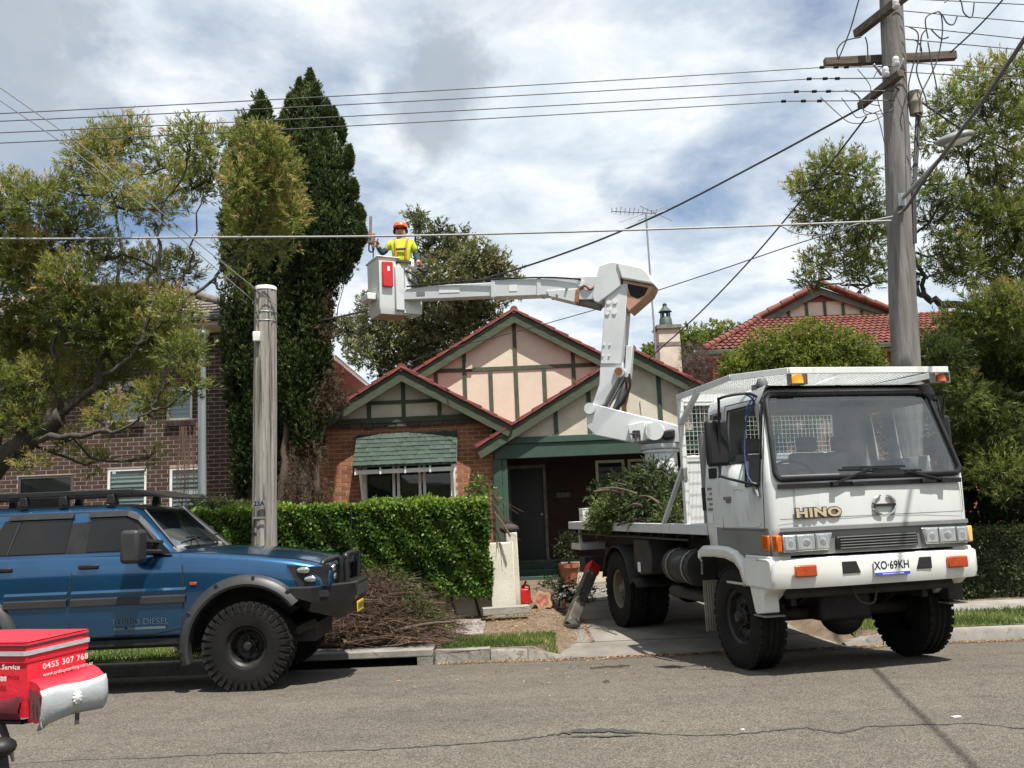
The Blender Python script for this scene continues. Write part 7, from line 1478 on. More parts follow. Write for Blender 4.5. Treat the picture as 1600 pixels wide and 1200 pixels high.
jl = [[(1310, 92), (1308, 78), (1320, 64), (1345, 58)], [(1356, 92), (1355, 70), (1352, 58)], [(1420, 42), (1434, 52), (1432, 80), (1420, 130), (1422, 150)], [(1450, 60), (1446, 30), (1460, 20), (1470, 22), (1472, 55), (1462, 100), (1440, 145), (1437, 165)],
      [(1472, 22), (1480, 36), (1490, 38), (1496, 25)], [(1476, 4), (1484, -2), (1500, 0), (1506, 20), (1518, 27), (1522, 5)], [(1455, 46), (1470, 60), (1482, 58)], [(1418, 62), (1432, 64), (1440, 80), (1432, 110), (1445, 150), (1450, 170)], [(1448, 46), (1440, 56), (1438, 80)], [(1450, 66), (1456, 100), (1464, 140), (1464, 172), (1445, 182), (1432, 178)],
      [(1340, 108), (1360, 135), (1358, 160), (1375, 165)], [(1320, 140), (1340, 150), (1350, 172), (1380, 178), (1400, 165)], [(1282, 152), (1310, 178), (1330, 192), (1360, 190), (1385, 178)], [(1315, 153), (1328, 170), (1340, 184), (1362, 176)], [(1330, 140), (1345, 155), (1352, 178), (1378, 172)], [(1365, 122), (1372, 110), (1385, 104), (1392, 116)], [(1370, 150), (1376, 172), (1384, 182), (1396, 176), (1394, 150)], [(1397, 137), (1405, 160), (1410, 172), (1414, 200), (1416, 300)], [(1368, 176), (1374, 190), (1382, 225), (1386, 260)]]
for k, pts in enumerate(jl):
    q = spline([at(x, y, 11.62 + .03 * (k % 4)) - b0 for x, y in pts], 6); m = MB(); m.tube(q, .010 if k < 10 else .006, 5); m.build('jumper_lead', M_WIRE, PL, smooth=60)
# stub pole
s0 = V(-3.37, 12.0, .02); SP = tag(empty('stub_pole', s0), 'short pale weathered timber stub pole in front of the hedge, tagged 23A', 'pole')
tp_ = at(415, 449, 12.0) - s0; m = MB(); gr = [random.choice((0, 0, 0, -.012, -.02, .006)) + random.gauss(0, .004) for _ in range(36)]
m.loft([[V(0, 0, 0).lerp(tp_, k / 20) + V(math.cos(2 * math.pi * i / 36), math.sin(2 * math.pi * i / 36), 0) * (.168 - .022 * k / 20 + gr[i] * (.6 + .4 * math.sin(k * .5 + i)) + random.gauss(0, .0015)) for i in range(36)] for k in range(21)], caps=True); m.build('shaft', M_POLE2, SP, smooth=30)
m = MB(); m.lathe([(.001, .01), (.14, .005), (.152, -.01), (.152, -.05)], tp_, n=18); m.build('metal_cap', M_PORC, SP, smooth=40)
m = MB(); m.lathe([(.159, -.048), (.160, -.01), (.161, -.048)], tp_, n=8, a0=R(150), a1=R(230)); m.build('rust_streak', M_RUST, SP)
for z in (4.30, 4.42): m = MB(); m.lathe([(.150, -.008), (.157, 0), (.150, .008)], (tp_.x, 0, z), n=18); m.build('wire_wrap', M_GALV, SP)
p = at(401, 526, 11.84) - s0; m = MB(); m.box(p, (.10, .07, .14)); m.build('junction_box', M_PORC, SP, bevel=.015)
p = at(405, 787, 11.79) - s0; m = MB(); m.box(p, (.17, .02, .085)); tg = m.build('pole_tag', M_GALV, SP)
text('23A', .085, M_BLK, tg, Matrix.Translation(p + V(0, -.012, 0)) @ FACE_CAM, .001, .002)
p = at(405, 809, 11.8) - s0; m = MB(); m.box(p, (.15, .008, .025)); m.build('pole_tag', M_GREYP, SP)
# galvanised service pole by the brown house
g0 = V(at(318, 780, 15).x, 15, .1); GPp = tag(empty('service_pole', g0), 'slim galvanised steel service pole in front of the brown brick house', 'pole')
m = MB(); m.tube([V(0, 0, 0), at(315, 517, 15) - g0], .068, 12); m.build('tube', mat('bright_galvanised', (.36, .40, .42), .4, .5, col2=(.28, .31, .33), scale=4, stretch=(1, 1, .2)), GPp, smooth=60)
m = MB(); p = at(315, 520, 15) - g0; m.box(p, (.2, .16, .1)); m.ell(p + V(.06, -.1, -.03), (.05, .05, .06)); m.build('connector', M_GALV, GPp)
m = MB(); 
for k in range(14): x = random.gauss(-.22, .07); limb(m, [p + V(x, -.1, -1.6), p + V(x + random.gauss(0, .05), -.12, -2.4), p + V(x + random.gauss(0, .08), -.1, -3.3 + random.gauss(0, .3))], .008, .004, 4, 4)
vn = m.build('dead_vine', M_TWIG, None); vn.location = g0; tag(vn, 'strands of dead brown vine hanging beside the galvanised pole', 'vine')

# ================================================================== WORKER IN THE BUCKET
M_HIVIS = mat('hi_vis_yellow', (0.50, 0.62, 0.03), 0.8, col2=(0.42, 0.52, 0.02), scale=12, bump=.2)
M_NAVY = mat('dark_green_sleeve', (0.012, 0.035, 0.035), 0.85, col2=(0.02, 0.05, 0.05), scale=12)
M_SKIN = mat('skin', (0.42, 0.24, 0.17), 0.55, col2=(.38, .2, .14), scale=8)
M_HELM = mat('orange_helmet', (0.72, 0.12, 0.02), 0.3, col2=(.62, .1, .02), scale=6, coat=.4)
M_HARN = mat('orange_webbing', (0.70, 0.22, 0.03), 0.7, col2=(.55, .16, .02), scale=20)
M_GLOVE = mat('dark_glove', (0.03, 0.028, 0.027), 0.8, col2=(.05, .04, .04), scale=10)
PY = 14.52
def wp(px, py, dy=0.0): return at(px, py, PY + dy)
base = wp(627, 462); base.z = BK.z + .05
PS = tag(empty('person', base), 'worker in orange helmet and hi-vis yellow shirt holding up a chainsaw in the bucket', 'person')
def skin(name, nodes, edges, mt, par, sub=2):
    bm = bmesh.new(); ly = bm.verts.layers.skin.verify(); vs = []
    for i, (p, r) in enumerate(nodes):
        v = bm.verts.new(p - base); v[ly].radius = (r, r) if not isinstance(r, tuple) else r; v[ly].use_root = (i == 0); vs.append(v)
    for a, b in edges: bm.edges.new((vs[a], vs[b]))
    me = bpy.data.meshes.new(name); bm.to_mesh(me); bm.free(); o = link(name, me, mt, par); o.modifiers.new('skin', 'SKIN').use_smooth_shade = True
    s_ = o.modifiers.new('sub', 'SUBSURF'); s_.levels = sub; s_.render_levels = sub; return o
pel, bel, chs, nck, hd0, hd1 = wp(624, 420, .05), wp(628, 404), wp(628, 388), wp(626.5, 376), wp(626, 367), wp(625.5, 358)
shL, elL, haL = wp(611, 381), wp(597, 397, -.05), wp(588.5, 381, -.12); shR, elR, haR = wp(643.5, 381), wp(650, 399, .02), wp(655, 413, -.10)
tubc = BK + bx_ * .34 + by_ * .30; kn1, kn2 = pel.lerp(tubc, .5) + V(-.09, 0, 0), pel.lerp(tubc, .5) + V(.07, 0, 0); kn1.z = kn2.z = BK.z + .5; ft1, ft2 = tubc + V(-.09, 0, .1), tubc + V(.07, 0, .1)
nodes = [(pel, .09), (bel, .09), (chs, .10), (nck, .055), (hd0, (.085, .095)), (hd1, (.092, .105)), (shL, .06), (elL, .043), (haL, .038), (shR, .06), (elR, .043), (haR, .038), (kn1, .06), (ft1, .045), (kn2, .06), (ft2, .045)]
edges = [(0, 1), (1, 2), (2, 3), (3, 4), (4, 5), (2, 6), (6, 7), (7, 8), (2, 9), (9, 10), (10, 11), (0, 12), (12, 13), (0, 14), (14, 15)]
for h, dirs in ((haL, [V(-.03, -.05, .02), V(-.035, -.05, .0), V(-.03, -.05, -.02), V(-.025, -.045, -.04), V(.02, -.05, .045)]), (haR, [V(.05, -.05, -.02), V(.05, -.03, -.03), V(.045, -.01, -.04), V(.04, .01, -.045), V(-.02, -.04, -.02)])):
    i0 = 8 if h is haL else 11
    for d in dirs: nodes.append((h + d * .9, .011)); edges.append((i0, len(nodes) - 1)); nodes.append((h + d * 1.5 + V(.015, -.01, 0), .009)); edges.append((len(nodes) - 2, len(nodes) - 1))
body_ = skin('body', nodes, edges, M_SKIN, PS)
skin('shirt', [(bel + V(0, 0, -.16), (.17, .15)), (bel, (.165, .14)), (chs, (.175, .14)), (wp(626.5, 377.5), (.085, .08)), (shL, .08), (shL.lerp(elL, .55), .068), (shR, .08), (shR.lerp(elR, .72), .068)], [(0, 1), (1, 2), (2, 3), (2, 4), (4, 5), (2, 6), (6, 7)], M_HIVIS, PS)
skin('sleeve', [(shL.lerp(elL, .45), .058), (elL, .055), (elL.lerp(haL, .8), .045)], [(0, 1), (1, 2)], M_NAVY, PS); skin('sleeve', [(shR.lerp(elR, .62), .060), (elR, .056), (elR.lerp(haR, .8), .046)], [(0, 1), (1, 2)], M_NAVY, PS)
skin('trousers', [(pel + V(0, 0, .08), (.15, .12)), (pel, (.15, .12)), (kn1, .075), (ft1 + V(0, 0, .06), .065), (kn2, .075), (ft2 + V(0, 0, .06), .065)], [(0, 1), (1, 2), (2, 3), (1, 4), (4, 5)], M_NAVY, PS)
m = MB(); c = hd1 - base + V(0, .01, .075)
c = hd1 - base + V(0, .01, .02); m.lathe([(.118, 0), (.122, .012), (.118, .035), (.105, .07), (.075, .098), (.035, .112), (.001, .115)], c, n=20); hm = m.build('helmet', M_HELM, PS, smooth=50)
for k in range(3): m = MB(); m.tube(spline([c + V((k - 1) * .045, -.10, .06), c + V((k - 1) * .05, 0, .112 - .02 * abs(k - 1)), c + V((k - 1) * .045, .10, .06)], 4), .008, 5); m.build('helmet_rib', M_HELM, hm, smooth=60)
m = MB(); m.ell(c + V(0, -.115, .008), (.085, .055, .010), 14, 6); m.build('helmet_peak', M_HELM, hm, smooth=60)
for s in (-1, 1): m = MB(); m.ell(c + V(s * .10, .01, -.05), (.028, .04, .05), 10, 8); m.build('ear_muff', M_BLK, hm, smooth=60)
for s in (-1, 1): m = MB(); m.ell(hd1 - base + V(s * .034, -.088, -.012), (.014, .012, .009), 8, 6); m.build('eye', M_BLK, PS)
m = MB(); m.ell(hd1.lerp(hd0, .5) - base + V(0, -.092, -.005), (.014, .02, .026), 8, 6); m.build('nose', M_SKIN, PS, smooth=60)
m = MB(); m.ell(hd0 - base + V(0, -.084, -.012), (.028, .01, .007), 8, 6); m.build('mouth', M_RUST, PS)
for s in (-1, 1):
    m = MB(); q = [chs + V(s * .13, .05, .17), chs + V(s * .10, -.11, .10), chs + V(s * .085, -.145, -.04), bel + V(s * .08, -.135, -.05)]; m.tube(spline([p - base for p in q], 5), .02, 4); m.build('harness_strap', M_HARN, PS)
m = MB(); m.box(chs - base + V(0, -.15, -.06), (.19, .02, .035)); m.build('chest_strap', M_GLOVE, PS); m = MB(); m.lathe([(.165, -.03), (.17, 0), (.165, .03)], bel - base + V(0, 0, -.1), n=20); m.build('tool_belt', M_GLOVE, PS)
for h in (haL, haR): m = MB(); m.ell(h - base, (.046, .046, .052), 10, 8); m.build('glove', M_GLOVE, PS, smooth=60)
# chainsaws
M_SAWB = mat('orange_saw_body', (0.34, 0.12, 0.06), 0.5, col2=(.25, .09, .05), scale=9); M_BARM = mat('saw_bar_steel', (0.42, 0.43, 0.44), 0.35, .7, col2=(.3, .3, .31), scale=10)
def chainsaw(label, loc, rot, s=1.0):
    r = tag(empty('chainsaw', loc), label, 'chainsaw'); r.rotation_euler = rot; r.scale = (s, s, s)
    m = MB(); m.box((0, 0, 0), (.22, .10, .13)); m.build('engine_body', M_SAWB, r, bevel=.025); m = MB(); m.box((-.03, -.052, .0), (.13, .012, .09)); m.build('side_cover', M_BARM, r, bevel=.005)
    m = MB(); m.prism([(.1, -.03), (.40, -.032), (.43, -.012), (.43, .012), (.40, .032), (.1, .03)], lambda u, v, t: (u, t, v), -.045, -.037); m.build('guide_bar', M_BARM, r)
    m = MB(); m.tube(spline([(-.02, -.07, -.02), (0, -.075, .10), (.02, .0, .13), (.02, .07, .1), (.02, .07, -.03)], 5), .011, 6); m.build('front_handle', M_BLK, r, smooth=60)
    m = MB(); m.tube(spline([(-.1, 0, .05), (-.22, 0, .05), (-.26, 0, 0), (-.22, 0, -.05), (-.1, 0, -.05)], 5), .014, 6); m.build('rear_handle', M_BLK, r, smooth=60)
    m = MB(); m.prism([(.07, .06), (.10, .15), (.115, .15), (.10, .05)], lambda u, v, t: (u, t, v), -.05, .05); m.build('hand_guard', M_BLK, r); return r
cs = chainsaw('chainsaw held upright by the worker in the bucket', wp(580.5, 373, -.13), (0, R(-88), R(-20)), .88)
m = MB(); a = wp(581, 383, -.12); m.tube([V(0, 0, 0), V(.02, 0, -.12), V(.02, 0, -.23)], .012, 6); ro = m.build('lanyard', M_GREYP, None); ro.location = a; tag(ro, 'short dark lanyard hanging under the raised chainsaw', 'lanyard')
chainsaw('grey chainsaw lying on the dirt beside the cut log', V(at(876, 942, 14.6).x, 14.6, gz(.6, 14.6) + .09), (0, 0, R(-12)), 1.0)

# ================================================================== BRANCHES, LOGS AND YARD THINGS
M_CUT = mat('fresh_cut_wood', (0.62, 0.45, 0.27), 0.8, col2=(.5, .34, .19), scale=18)
M_CEDAR = mat('red_heartwood', (0.50, 0.13, 0.11), 0.8, col2=(.62, .33, .2), scale=14, fac=(.45, .55))
BPc = V(-1.75, 12.1, .05); BP = tag(empty('branch_pile', BPc), 'big heap of brown cut conifer branches on the kerb in front of the 4WD', 'branch pile')
def pile_h(x, y): return .62 * math.exp(-((x + .35) / .55) ** 2) * max(0, 1 - (y / .95) ** 2) + .38 * math.exp(-((x - .12) / .38) ** 2) * max(0, 1 - (y / .9) ** 2)
tw = MB(); random.seed(31)
for k in range(2300):
    x = random.uniform(-.95, .62); y = random.uniform(-.85, .8); z = pile_h(x, y) * random.uniform(.15, 1.05) + .03
    a = random.gauss(0, .5) + (math.pi if random.random() < .4 else 0); l = random.uniform(.2, .65); d = V(math.cos(a), math.sin(a) * .7, random.gauss(-.05, .22)); 
    p0, p1 = V(x, y, z), V(x, y, z) + d * l; p1.z = max(p1.z, .03); mid = p0.lerp(p1, .5) + V(random.gauss(0, .04), random.gauss(0, .04), random.gauss(.02, .03)); r0 = random.choice((.0025, .003, .004, .005, .008))
    tw.tube([p0, mid, p1], [r0, r0 * .8, r0 * .4], 3, caps=False)
tag(tw.build('twigs', M_TWIG, BP, fix=False), kind='stuff')
for k in range(30):
    x = random.uniform(-.9, .6); y = random.uniform(-.95, .1); z = max(.05, pile_h(x, y) * random.uniform(.4, 1.02)); a = random.gauss(math.pi * 1.3, .7); l = random.uniform(.3, .8); r0 = random.uniform(.012, .032)
    p0 = V(x, y, z); d = V(-math.cos(a), abs(math.sin(a)) * .7, random.gauss(.02, .15)).normalized(); m = MB(); q = spline([p0, p0 + d * l * .5 + V(0, 0, .03), p0 + d * l], 3); m.tube(q, [r0 * (1 - .5 * i / (len(q) - 1)) for i in range(len(q))], 7); br = m.build('cut_branch', M_BARK2, BP, smooth=60)
    m = MB(); m.tube([p0 - d * .004, p0 + d * .001], r0 * .95, 8); m.build('cut_end', M_CUT, br)
n = 4200; px = RNG.normal(-.15, .36, n); py = RNG.uniform(-.8, .8, n); keep = np.abs(px) < 1.1; px, py = px[keep], py[keep]; pz = np.array([pile_h(a, b) for a, b in zip(px, py)]) * RNG.uniform(.5, 1.05, len(px)) + .04
o = sprig_leaves(np.stack([px + BPc.x, py + BPc.y, pz + BPc.z], 1), RNG.normal(size=(len(px), 3)), .12, 9, .06, .007, .6, np.clip(RNG.normal(.45, .25, len(px)), 0, 1), 'dry_foliage', M_CYPDEAD, BP)
n = 420; px = np.concatenate([RNG.normal(.5, .12, n), RNG.normal(.25, .2, n)]); py = np.concatenate([RNG.normal(-.1, .2, n), RNG.normal(.2, .2, n)]); pz = np.array([pile_h(a, b) for a, b in zip(px, py)]) * .9 + .06 + RNG.uniform(0, .08, 2 * n)
sprig_leaves(np.stack([px + BPc.x, py + BPc.y, pz + BPc.z], 1), RNG.normal(size=(2 * n, 3)) + np.array([.5, -.3, .2]), .14, 10, .055, .014, .5, np.clip(RNG.normal(.6, .2, 2 * n), 0, 1), 'green_foliage', M_CYP, BP)
def log(name, label, loc, rot, r, l, bark, cut, cat='log'):
    o = tag(empty(name, loc), label, cat); o.rotation_euler = rot; m = MB(); N_ = 24; prof = [r * (1 + .16 * math.cos(5 * 2 * math.pi * i / N_ + .4) + random.gauss(0, .03)) if 'lobed' in label else r * (1 + random.gauss(0, .04)) for i in range(N_)]
    rg = [[(x, prof[i] * math.cos(2 * math.pi * i / N_), prof[i] * math.sin(2 * math.pi * i / N_)) for i in range(N_)] for x in (0, l * .5, l)]; m.loft(rg, caps=True); m.build('bark', bark, o, smooth=50)
    m = MB(); m.loft([[(-.004, p[1] * .99, p[2] * .99) for p in rg[0]], [(-.006, p[1] * .62, p[2] * .62) for p in rg[0]]]); m.build('sapwood', mat('pale_sapwood', (.62, .42, .27), .8, col2=(.52, .33, .2), scale=20), o); m = MB(); m.add([(-.007, p[1] * .66, p[2] * .66) for p in rg[0]], [list(range(N_))]); m.build('heartwood', cut, o); return o
p = at(848, 938, 14.2); log('cut_log', 'cut log with lobed pink and orange end facing the street', V(p.x, 14.2, p.z), (0, 0, R(82)), .145, .5, M_BARK2, M_CEDAR)
p = at(485, 982, 11.5); log('cut_log', 'short brown log with pale end at the left foot of the branch pile', V(p.x + .02, 11.45, .12), (0, 0, R(40)), .085, .4, M_BARK2, M_CUT)
log('cut_log', 'thin brown log lying on the grass behind the 4WD front wheel', V(-4.35, 11.55, .07), (0, 0, R(6)), .05, 1.1, M_BARK2, M_CUT)
# load of conifer branches on the tray
LD = tag(empty('branch_load', TM @ V(-.1, 3.0, Z0)), 'heap of green cut cypress branches loaded on the truck tray', 'branch load')
P, A, T = [], [], []; random.seed(41)
for (px, py, r, Y, tt, nn) in ((1030, 768, 40, 12.6, .35, 520), (1000, 770, 36, 12.9, .35, 420), (1045, 790, 32, 12.3, .5, 320), (975, 790, 28, 13.1, .55, 300), (955, 800, 22, 13.2, .8, 260), (940, 806, 18, 13.3, .85, 220), (1010, 800, 34, 12.5, .4, 300), (1040, 812, 12, 11.75, .6, 90), (1050, 806, 12, 11.7, .5, 90), (938, 815, 10, 13.2, .9, 120), (945, 770, 16, 13.6, .5, 140), (1020, 745, 24, 12.7, .3, 220), (985, 760, 26, 13.4, .4, 260), (1050, 760, 26, 12.9, .3, 240)):
    c = np.array(at(px, py, Y)); rr = r / FPX * Y; off, d = in_ball(nn, .35); q = c + off * rr * np.array([1.2, 1.4, .85]); q[:, 2] = np.maximum(q[:, 2], 1.42 if py < 804 else 1.2); P.append(q); ax = RNG.normal(0, .7, (nn, 3)) + d * .5; ax[:, 2] -= .1; A.append(ax); T.append(np.clip(tt + .15 * off[:, 2] + RNG.normal(0, .15, nn), 0, 1))
M_CYP2 = leafmat('cut_cypress', [(0, (0.02, 0.026, 0.012)), (0.5, (0.05, 0.07, 0.022)), (0.85, (0.10, 0.14, 0.03)), (1, (0.15, 0.19, 0.05))], .2, .6)
sprig_leaves(np.concatenate(P), np.concatenate(A), .15, 13, .055, .013, .5, np.concatenate(T), 'foliage', M_CYP2, LD)
for k in range(9):
    c = at(random.uniform(970, 1050), random.uniform(765, 812), random.uniform(12.0, 13.3)); d = V(random.gauss(-.4, .5), random.gauss(0, .5), random.gauss(.05, .3)).normalized(); l = random.uniform(.3, .7); r0 = random.uniform(.008, .02); m = MB(); m.tube(spline([c, c + d * l * .5 + V(0, 0, .04), c + d * l], 3), r0, 6); wmesh(m.build('branch', M_BARK2, LD, smooth=60), LD)
m = MB(); limb(m, [at(1025, 742, 12.7), at(1040, 722, 12.6), at(1054, 708, 12.55)], .012, .004, 5, 4); limb(m, [at(1036, 728, 12.6), at(1028, 716, 12.6)], .006, .003, 4, 3); limb(m, [at(1044, 719, 12.6), at(1056, 722, 12.6)], .006, .003, 4, 3); wmesh(m.build('dead_stick', M_BARK, LD), LD)
p = TM @ V(-.80, 5.78, Z0 + .02); WB = tag(empty('white_box', p, TROT), 'small white box standing at the rear corner of the truck tray', 'box'); MB().box((0, 0, .10), (.2, .2, .2)).build('carton', M_TWHITE, WB, bevel=.006); MB().box((0, 0, .205), (.21, .21, .02)).build('lid', M_TWHITE, WB, bevel=.004)
# porch things
p = at(890, 906, 18.0); PT = tag(empty('plant_pot', V(p.x, 18.0, .12)), 'terracotta pot with a small dark shrub by the porch', 'plant pot'); m = MB(); m.lathe([(.001, 0), (.13, 0), (.18, .34), (.205, .34), (.205, .42), (.18, .42), (.17, .36), (.001, .36)], (0, 0, 0), n=20); m.build('pot', mat('terracotta', (.22, .07, .035), .85, col2=(.28, .1, .05), scale=6), PT, smooth=40)
off, d = in_ball(120, .4); o = sprig_leaves(np.array([0, 0, .75]) + off * .24 + np.array(PT.location), d + np.array([0, 0, .4]), .1, 9, .05, .02, .8, RNG.uniform(0, .6, 120), 'shrub', M_HEDGE2, PT); m = MB(); m.tube([(0, 0, .36), (0, 0, .7)], .015, 6); m.build('stem', M_BARK2, PT)
p = at(821, 932, 15.0); JC = tag(empty('fuel_can', V(p.x, 15.0, gz(p.x, 15) + .0)), 'red plastic fuel can standing by the gate piers', 'fuel can'); m = MB(); m.prism([(-.09, 0), (.09, 0), (.09, .18), (.05, .24), (-.06, .24), (-.09, .20)], lambda u, v, t: (u, t, v), -.07, .07); m.build('can', M_RED, JC, bevel=.02); m = MB(); m.tube([(-.02, 0, .24), (-.02, 0, .28), (.02, 0, .36)], .018, 8); m.build('spout', M_RED, JC); m = MB(); m.tube(spline([(-.05, 0, .22), (-.04, 0, .29), (.06, 0, .28), (.07, 0, .2)], 4), .014, 6); m.build('handle', M_RED, JC)
for k, (px, py, lab) in enumerate(((870, 920, 'left'), (905, 925, 'right'))):
    c = np.array(at(px, py, 15.6)); r_ = tag(empty('cut_bough', Vector(c)), f'dark cut bough on the ground before the porch, the {lab} one', 'branch'); off, d = in_ball(160, .4); sprig_leaves(c + off * np.array([.35, .25, .16]), RNG.normal(size=(160, 3)), .14, 10, .06, .012, .5, RNG.uniform(0, .5, 160), 'foliage', M_CYP, r_); m = MB(); m.tube([(-.3, 0, -.1), (.1, .05, 0), (.35, 0, .05)], [.02, .015, .008], 6); m.build('stem', M_BARK2, r_)
p = at(795, 825, 14.4); BG = tag(empty('work_bag', V(p.x, 14.45, at(797, 832, 14.4).z)), 'small black bag lying on top of the rear gate pier', 'bag'); m = MB(); m.ell((0, 0, .06), (.16, .12, .08), 14, 8); m.build('bag_body', M_GLOVE, BG, smooth=60); m = MB(); m.tube(spline([(-.08, 0, .12), (0, 0, .18), (.08, 0, .12)], 4), .01, 6); m.build('handle', M_BLK, BG)
m = MB(); random.seed(5)
for k in range(26): a = at(764 + random.gauss(0, 3), 790 + random.gauss(0, 14), 13.5); limb(m, [a, a + V(.12, -.05, -.15), a + V(random.gauss(.25, .1), -.05, random.gauss(-.42, .1))], .006, .003, 4, 3)
r_ = tag(empty('dry_branch', at(764, 800, 13.5)), 'dry broken branch hanging off the end of the tall hedge', 'branch'); wmesh(m.build('twigs', M_TWIG, r_), r_); a, b = at(772, 800, 13.4), at(798, 838, 13.3); m = MB(); m.tube([a, a.lerp(b, .5) + V(0, 0, .02), b], .014, 6); wmesh(m.build('stick', M_BARK2, r_), r_); m = MB(); m.tube([b, b + (b - a).normalized() * .006], .014, 8); wmesh(m.build('cut_end', M_CUT, r_), r_)
for (px, py, w) in ((948, 1042, .36), (970, 1040, .2), (948, 1073, .06)):
    p = atz(px, py, -.05); m = MB(); m.tube([V(-w / 2, 0, .012), V(0, .02, .02), V(w / 2, .01, .012)], [.008, .01, .006], 5); o = m.build('twig', M_BARK2, None); o.location = V(p.x, p.y, road_z(p.y)); tag(o, {.36: 'longest brown twig lying on the road in front of the driveway', .2: 'short brown twig beside the longest one on the road', .06: 'tiny twig scrap alone on the asphalt below the driveway'}[w], 'twig')
for (px, py, s_) in ((1494, 1121, .045), (1160, 1141, .02)):
    p = atz(px, py, 0); m = MB(); m.box((0, 0, .006), (s_ * 1.6, s_ * .7, .008), Matrix.Rotation(.3, 3, 'Z')); o = m.build('paper_scrap', M_PORC, None); o.location = p; tag(o, 'white scrap of litter on the asphalt at right' if px > 1400 else 'tiny white litter scrap near the crack in the asphalt', 'litter')
# the other red can of worms: delivery bicycle with its bag, at the left edge
M_REDN = mat('red_nylon', (0.60, 0.012, 0.03), 0.55, col2=(0.52, 0.01, 0.025), scale=5, bump=.35, bscale=9)
M_REFL = mat('grey_reflective_fabric', (0.36, 0.38, 0.39), 0.45, col2=(.30, .32, .33), scale=6, bump=.3, bscale=8)
M_MESHP = mat('dark_mesh_pocket', (0.06, 0.008, 0.012), 0.8, col2=(.14, .01, .02), scale=12)
BA_ = at(43, 1003, 3.40); ux = (at(134, 989, 3.58) - BA_); ux.z = 0; bw = ux.length; ux.normalize(); lx = V(-ux.y * .35 - .93, ux.x * .35 + .05, 0).normalized(); lx = V(-.97, .24, 0).normalized()
DB = tag(empty('delivery_bag', BA_ + V(-.1, .15, -.33)), 'red insulated delivery bag with grey reflective strip on the bicycle rack', 'delivery bag')
tilt = .035; DO = DB.location.copy()
def bag(a, b, z): return BA_ + ux * (a * bw) + lx * (b * .42) + V(0, 0, z + tilt * a * bw * 2.2) - DO      # a along the right face, b along the left face
def quadbox(a0, a1, b0, b1, z0, z1, bul=0.0, n=6):
    m = MB(); rows = []
    for j in range(n + 1):
        t = j / n; z = z0 + (z1 - z0) * t; e = bul * math.sin(math.pi * t); r_ = []
        for (p, q) in ((a0, b0), (a1, b0), (a1, b1), (a0, b1)): pass
        pts = [bag(a0 + (a1 - a0) * k / 6, b0 - e, z) for k in range(6)] + [bag(a1 + e * .6, b0 + (b1 - b0) * k / 6, z) for k in range(6)] + [bag(a1 - (a1 - a0) * k / 6, b1 + e, z) for k in range(6)] + [bag(a0 - e * .6, b1 - (b1 - b0) * k / 6, z) for k in range(6)]
        rows.append(pts)
    m.loft(rows, caps=True); return m
quadbox(0, 1, 0, 1, -.27, -.055, .012).build('bag_body', M_REDN, DB, smooth=40)
quadbox(-.03, 1.03, -.012, 1.01, -.075, -.004, .006).build('lid', M_REDN, DB, smooth=40)
m = MB(); top = [[bag(a, b, .0 + .02 * math.sin(math.pi * min(max(a, 0), 1)) * math.sin(math.pi * min(max(b, 0), 1))) for a in lin(-.03, 1.03, 6)] for b in lin(-.012, 1.01, 6)]; m.loft(top, closed=False); m.build('lid_top', M_REDN, DB, smooth=60)
for z0_, z1_ in ((-.048, -.032),):
    m = MB(); P1 = [bag(a, -.026, 0) for a in lin(-.03, 1.03, 4)]; P0 = [bag(-.058, b, 0) for b in lin(1.0, 0, 4)]; path = P0 + P1
    m.loft([[p + V(0, 0, z0_) for p in path], [p + V(0, 0, z1_) for p in path]], closed=False); m.build('reflective_strip', M_REFL, DB, solid=.002, off=0)
m = MB(); path = [bag(-.045, b, 0) for b in lin(1.0, 0, 4)] + [bag(a, -.02, 0) for a in lin(-.03, 1.03, 4)]; m.tube([p + V(0, 0, -.012) for p in path], .003, 5); m.build('zip', M_GLOVE, DB)
rn = V(ux.y, -ux.x, 0)                      # outward of the right face
def face_m(o, xdir, up=V(0, 0, 1), slope=0.0):
    x = (xdir + V(0, 0, slope)).normalized(); n_ = x.cross(up).normalized(); u = n_.cross(x); return Matrix.Translation(o) @ Matrix((x, u, n_)).transposed().to_4x4()
text('0455 307 768', .030, M_PORC, DB, face_m(bag(.56, -.06, -.098), ux, slope=tilt * 2.2), .0004, .0003, .95, spacing=1.1)
text('www.sydneycurking.com.au', .0185, M_PORC, DB, face_m(bag(.60, -.062, -.128), ux, slope=tilt * 2.2), .0004, 0.0, .92, shear=.25)
ln = -lx
text('.Service', .0245, M_PORC, DB, face_m(bag(-.06, .135, -.088), -lx), .0004, .0003, 1.0, spacing=1.1, align='CENTER'); text('888', .0245, M_PORC, DB, face_m(bag(-.06, .215, -.130), -lx), .0004, .0003, 1.05)
m = MB(); m.loft([[bag(-.03 - .05 * math.sin(math.pi * t), t, -.19 - .02 * math.sin(math.pi * t)) for t in lin(0.02, .98, 6)], [bag(-.09 - .09 * math.sin(math.pi * t), t, -.245) for t in lin(.02, .98, 6)], [bag(-.03, t, -.275) for t in lin(.02, .98, 6)]], closed=False); m.build('mesh_pocket', M_MESHP, DB, smooth=60)
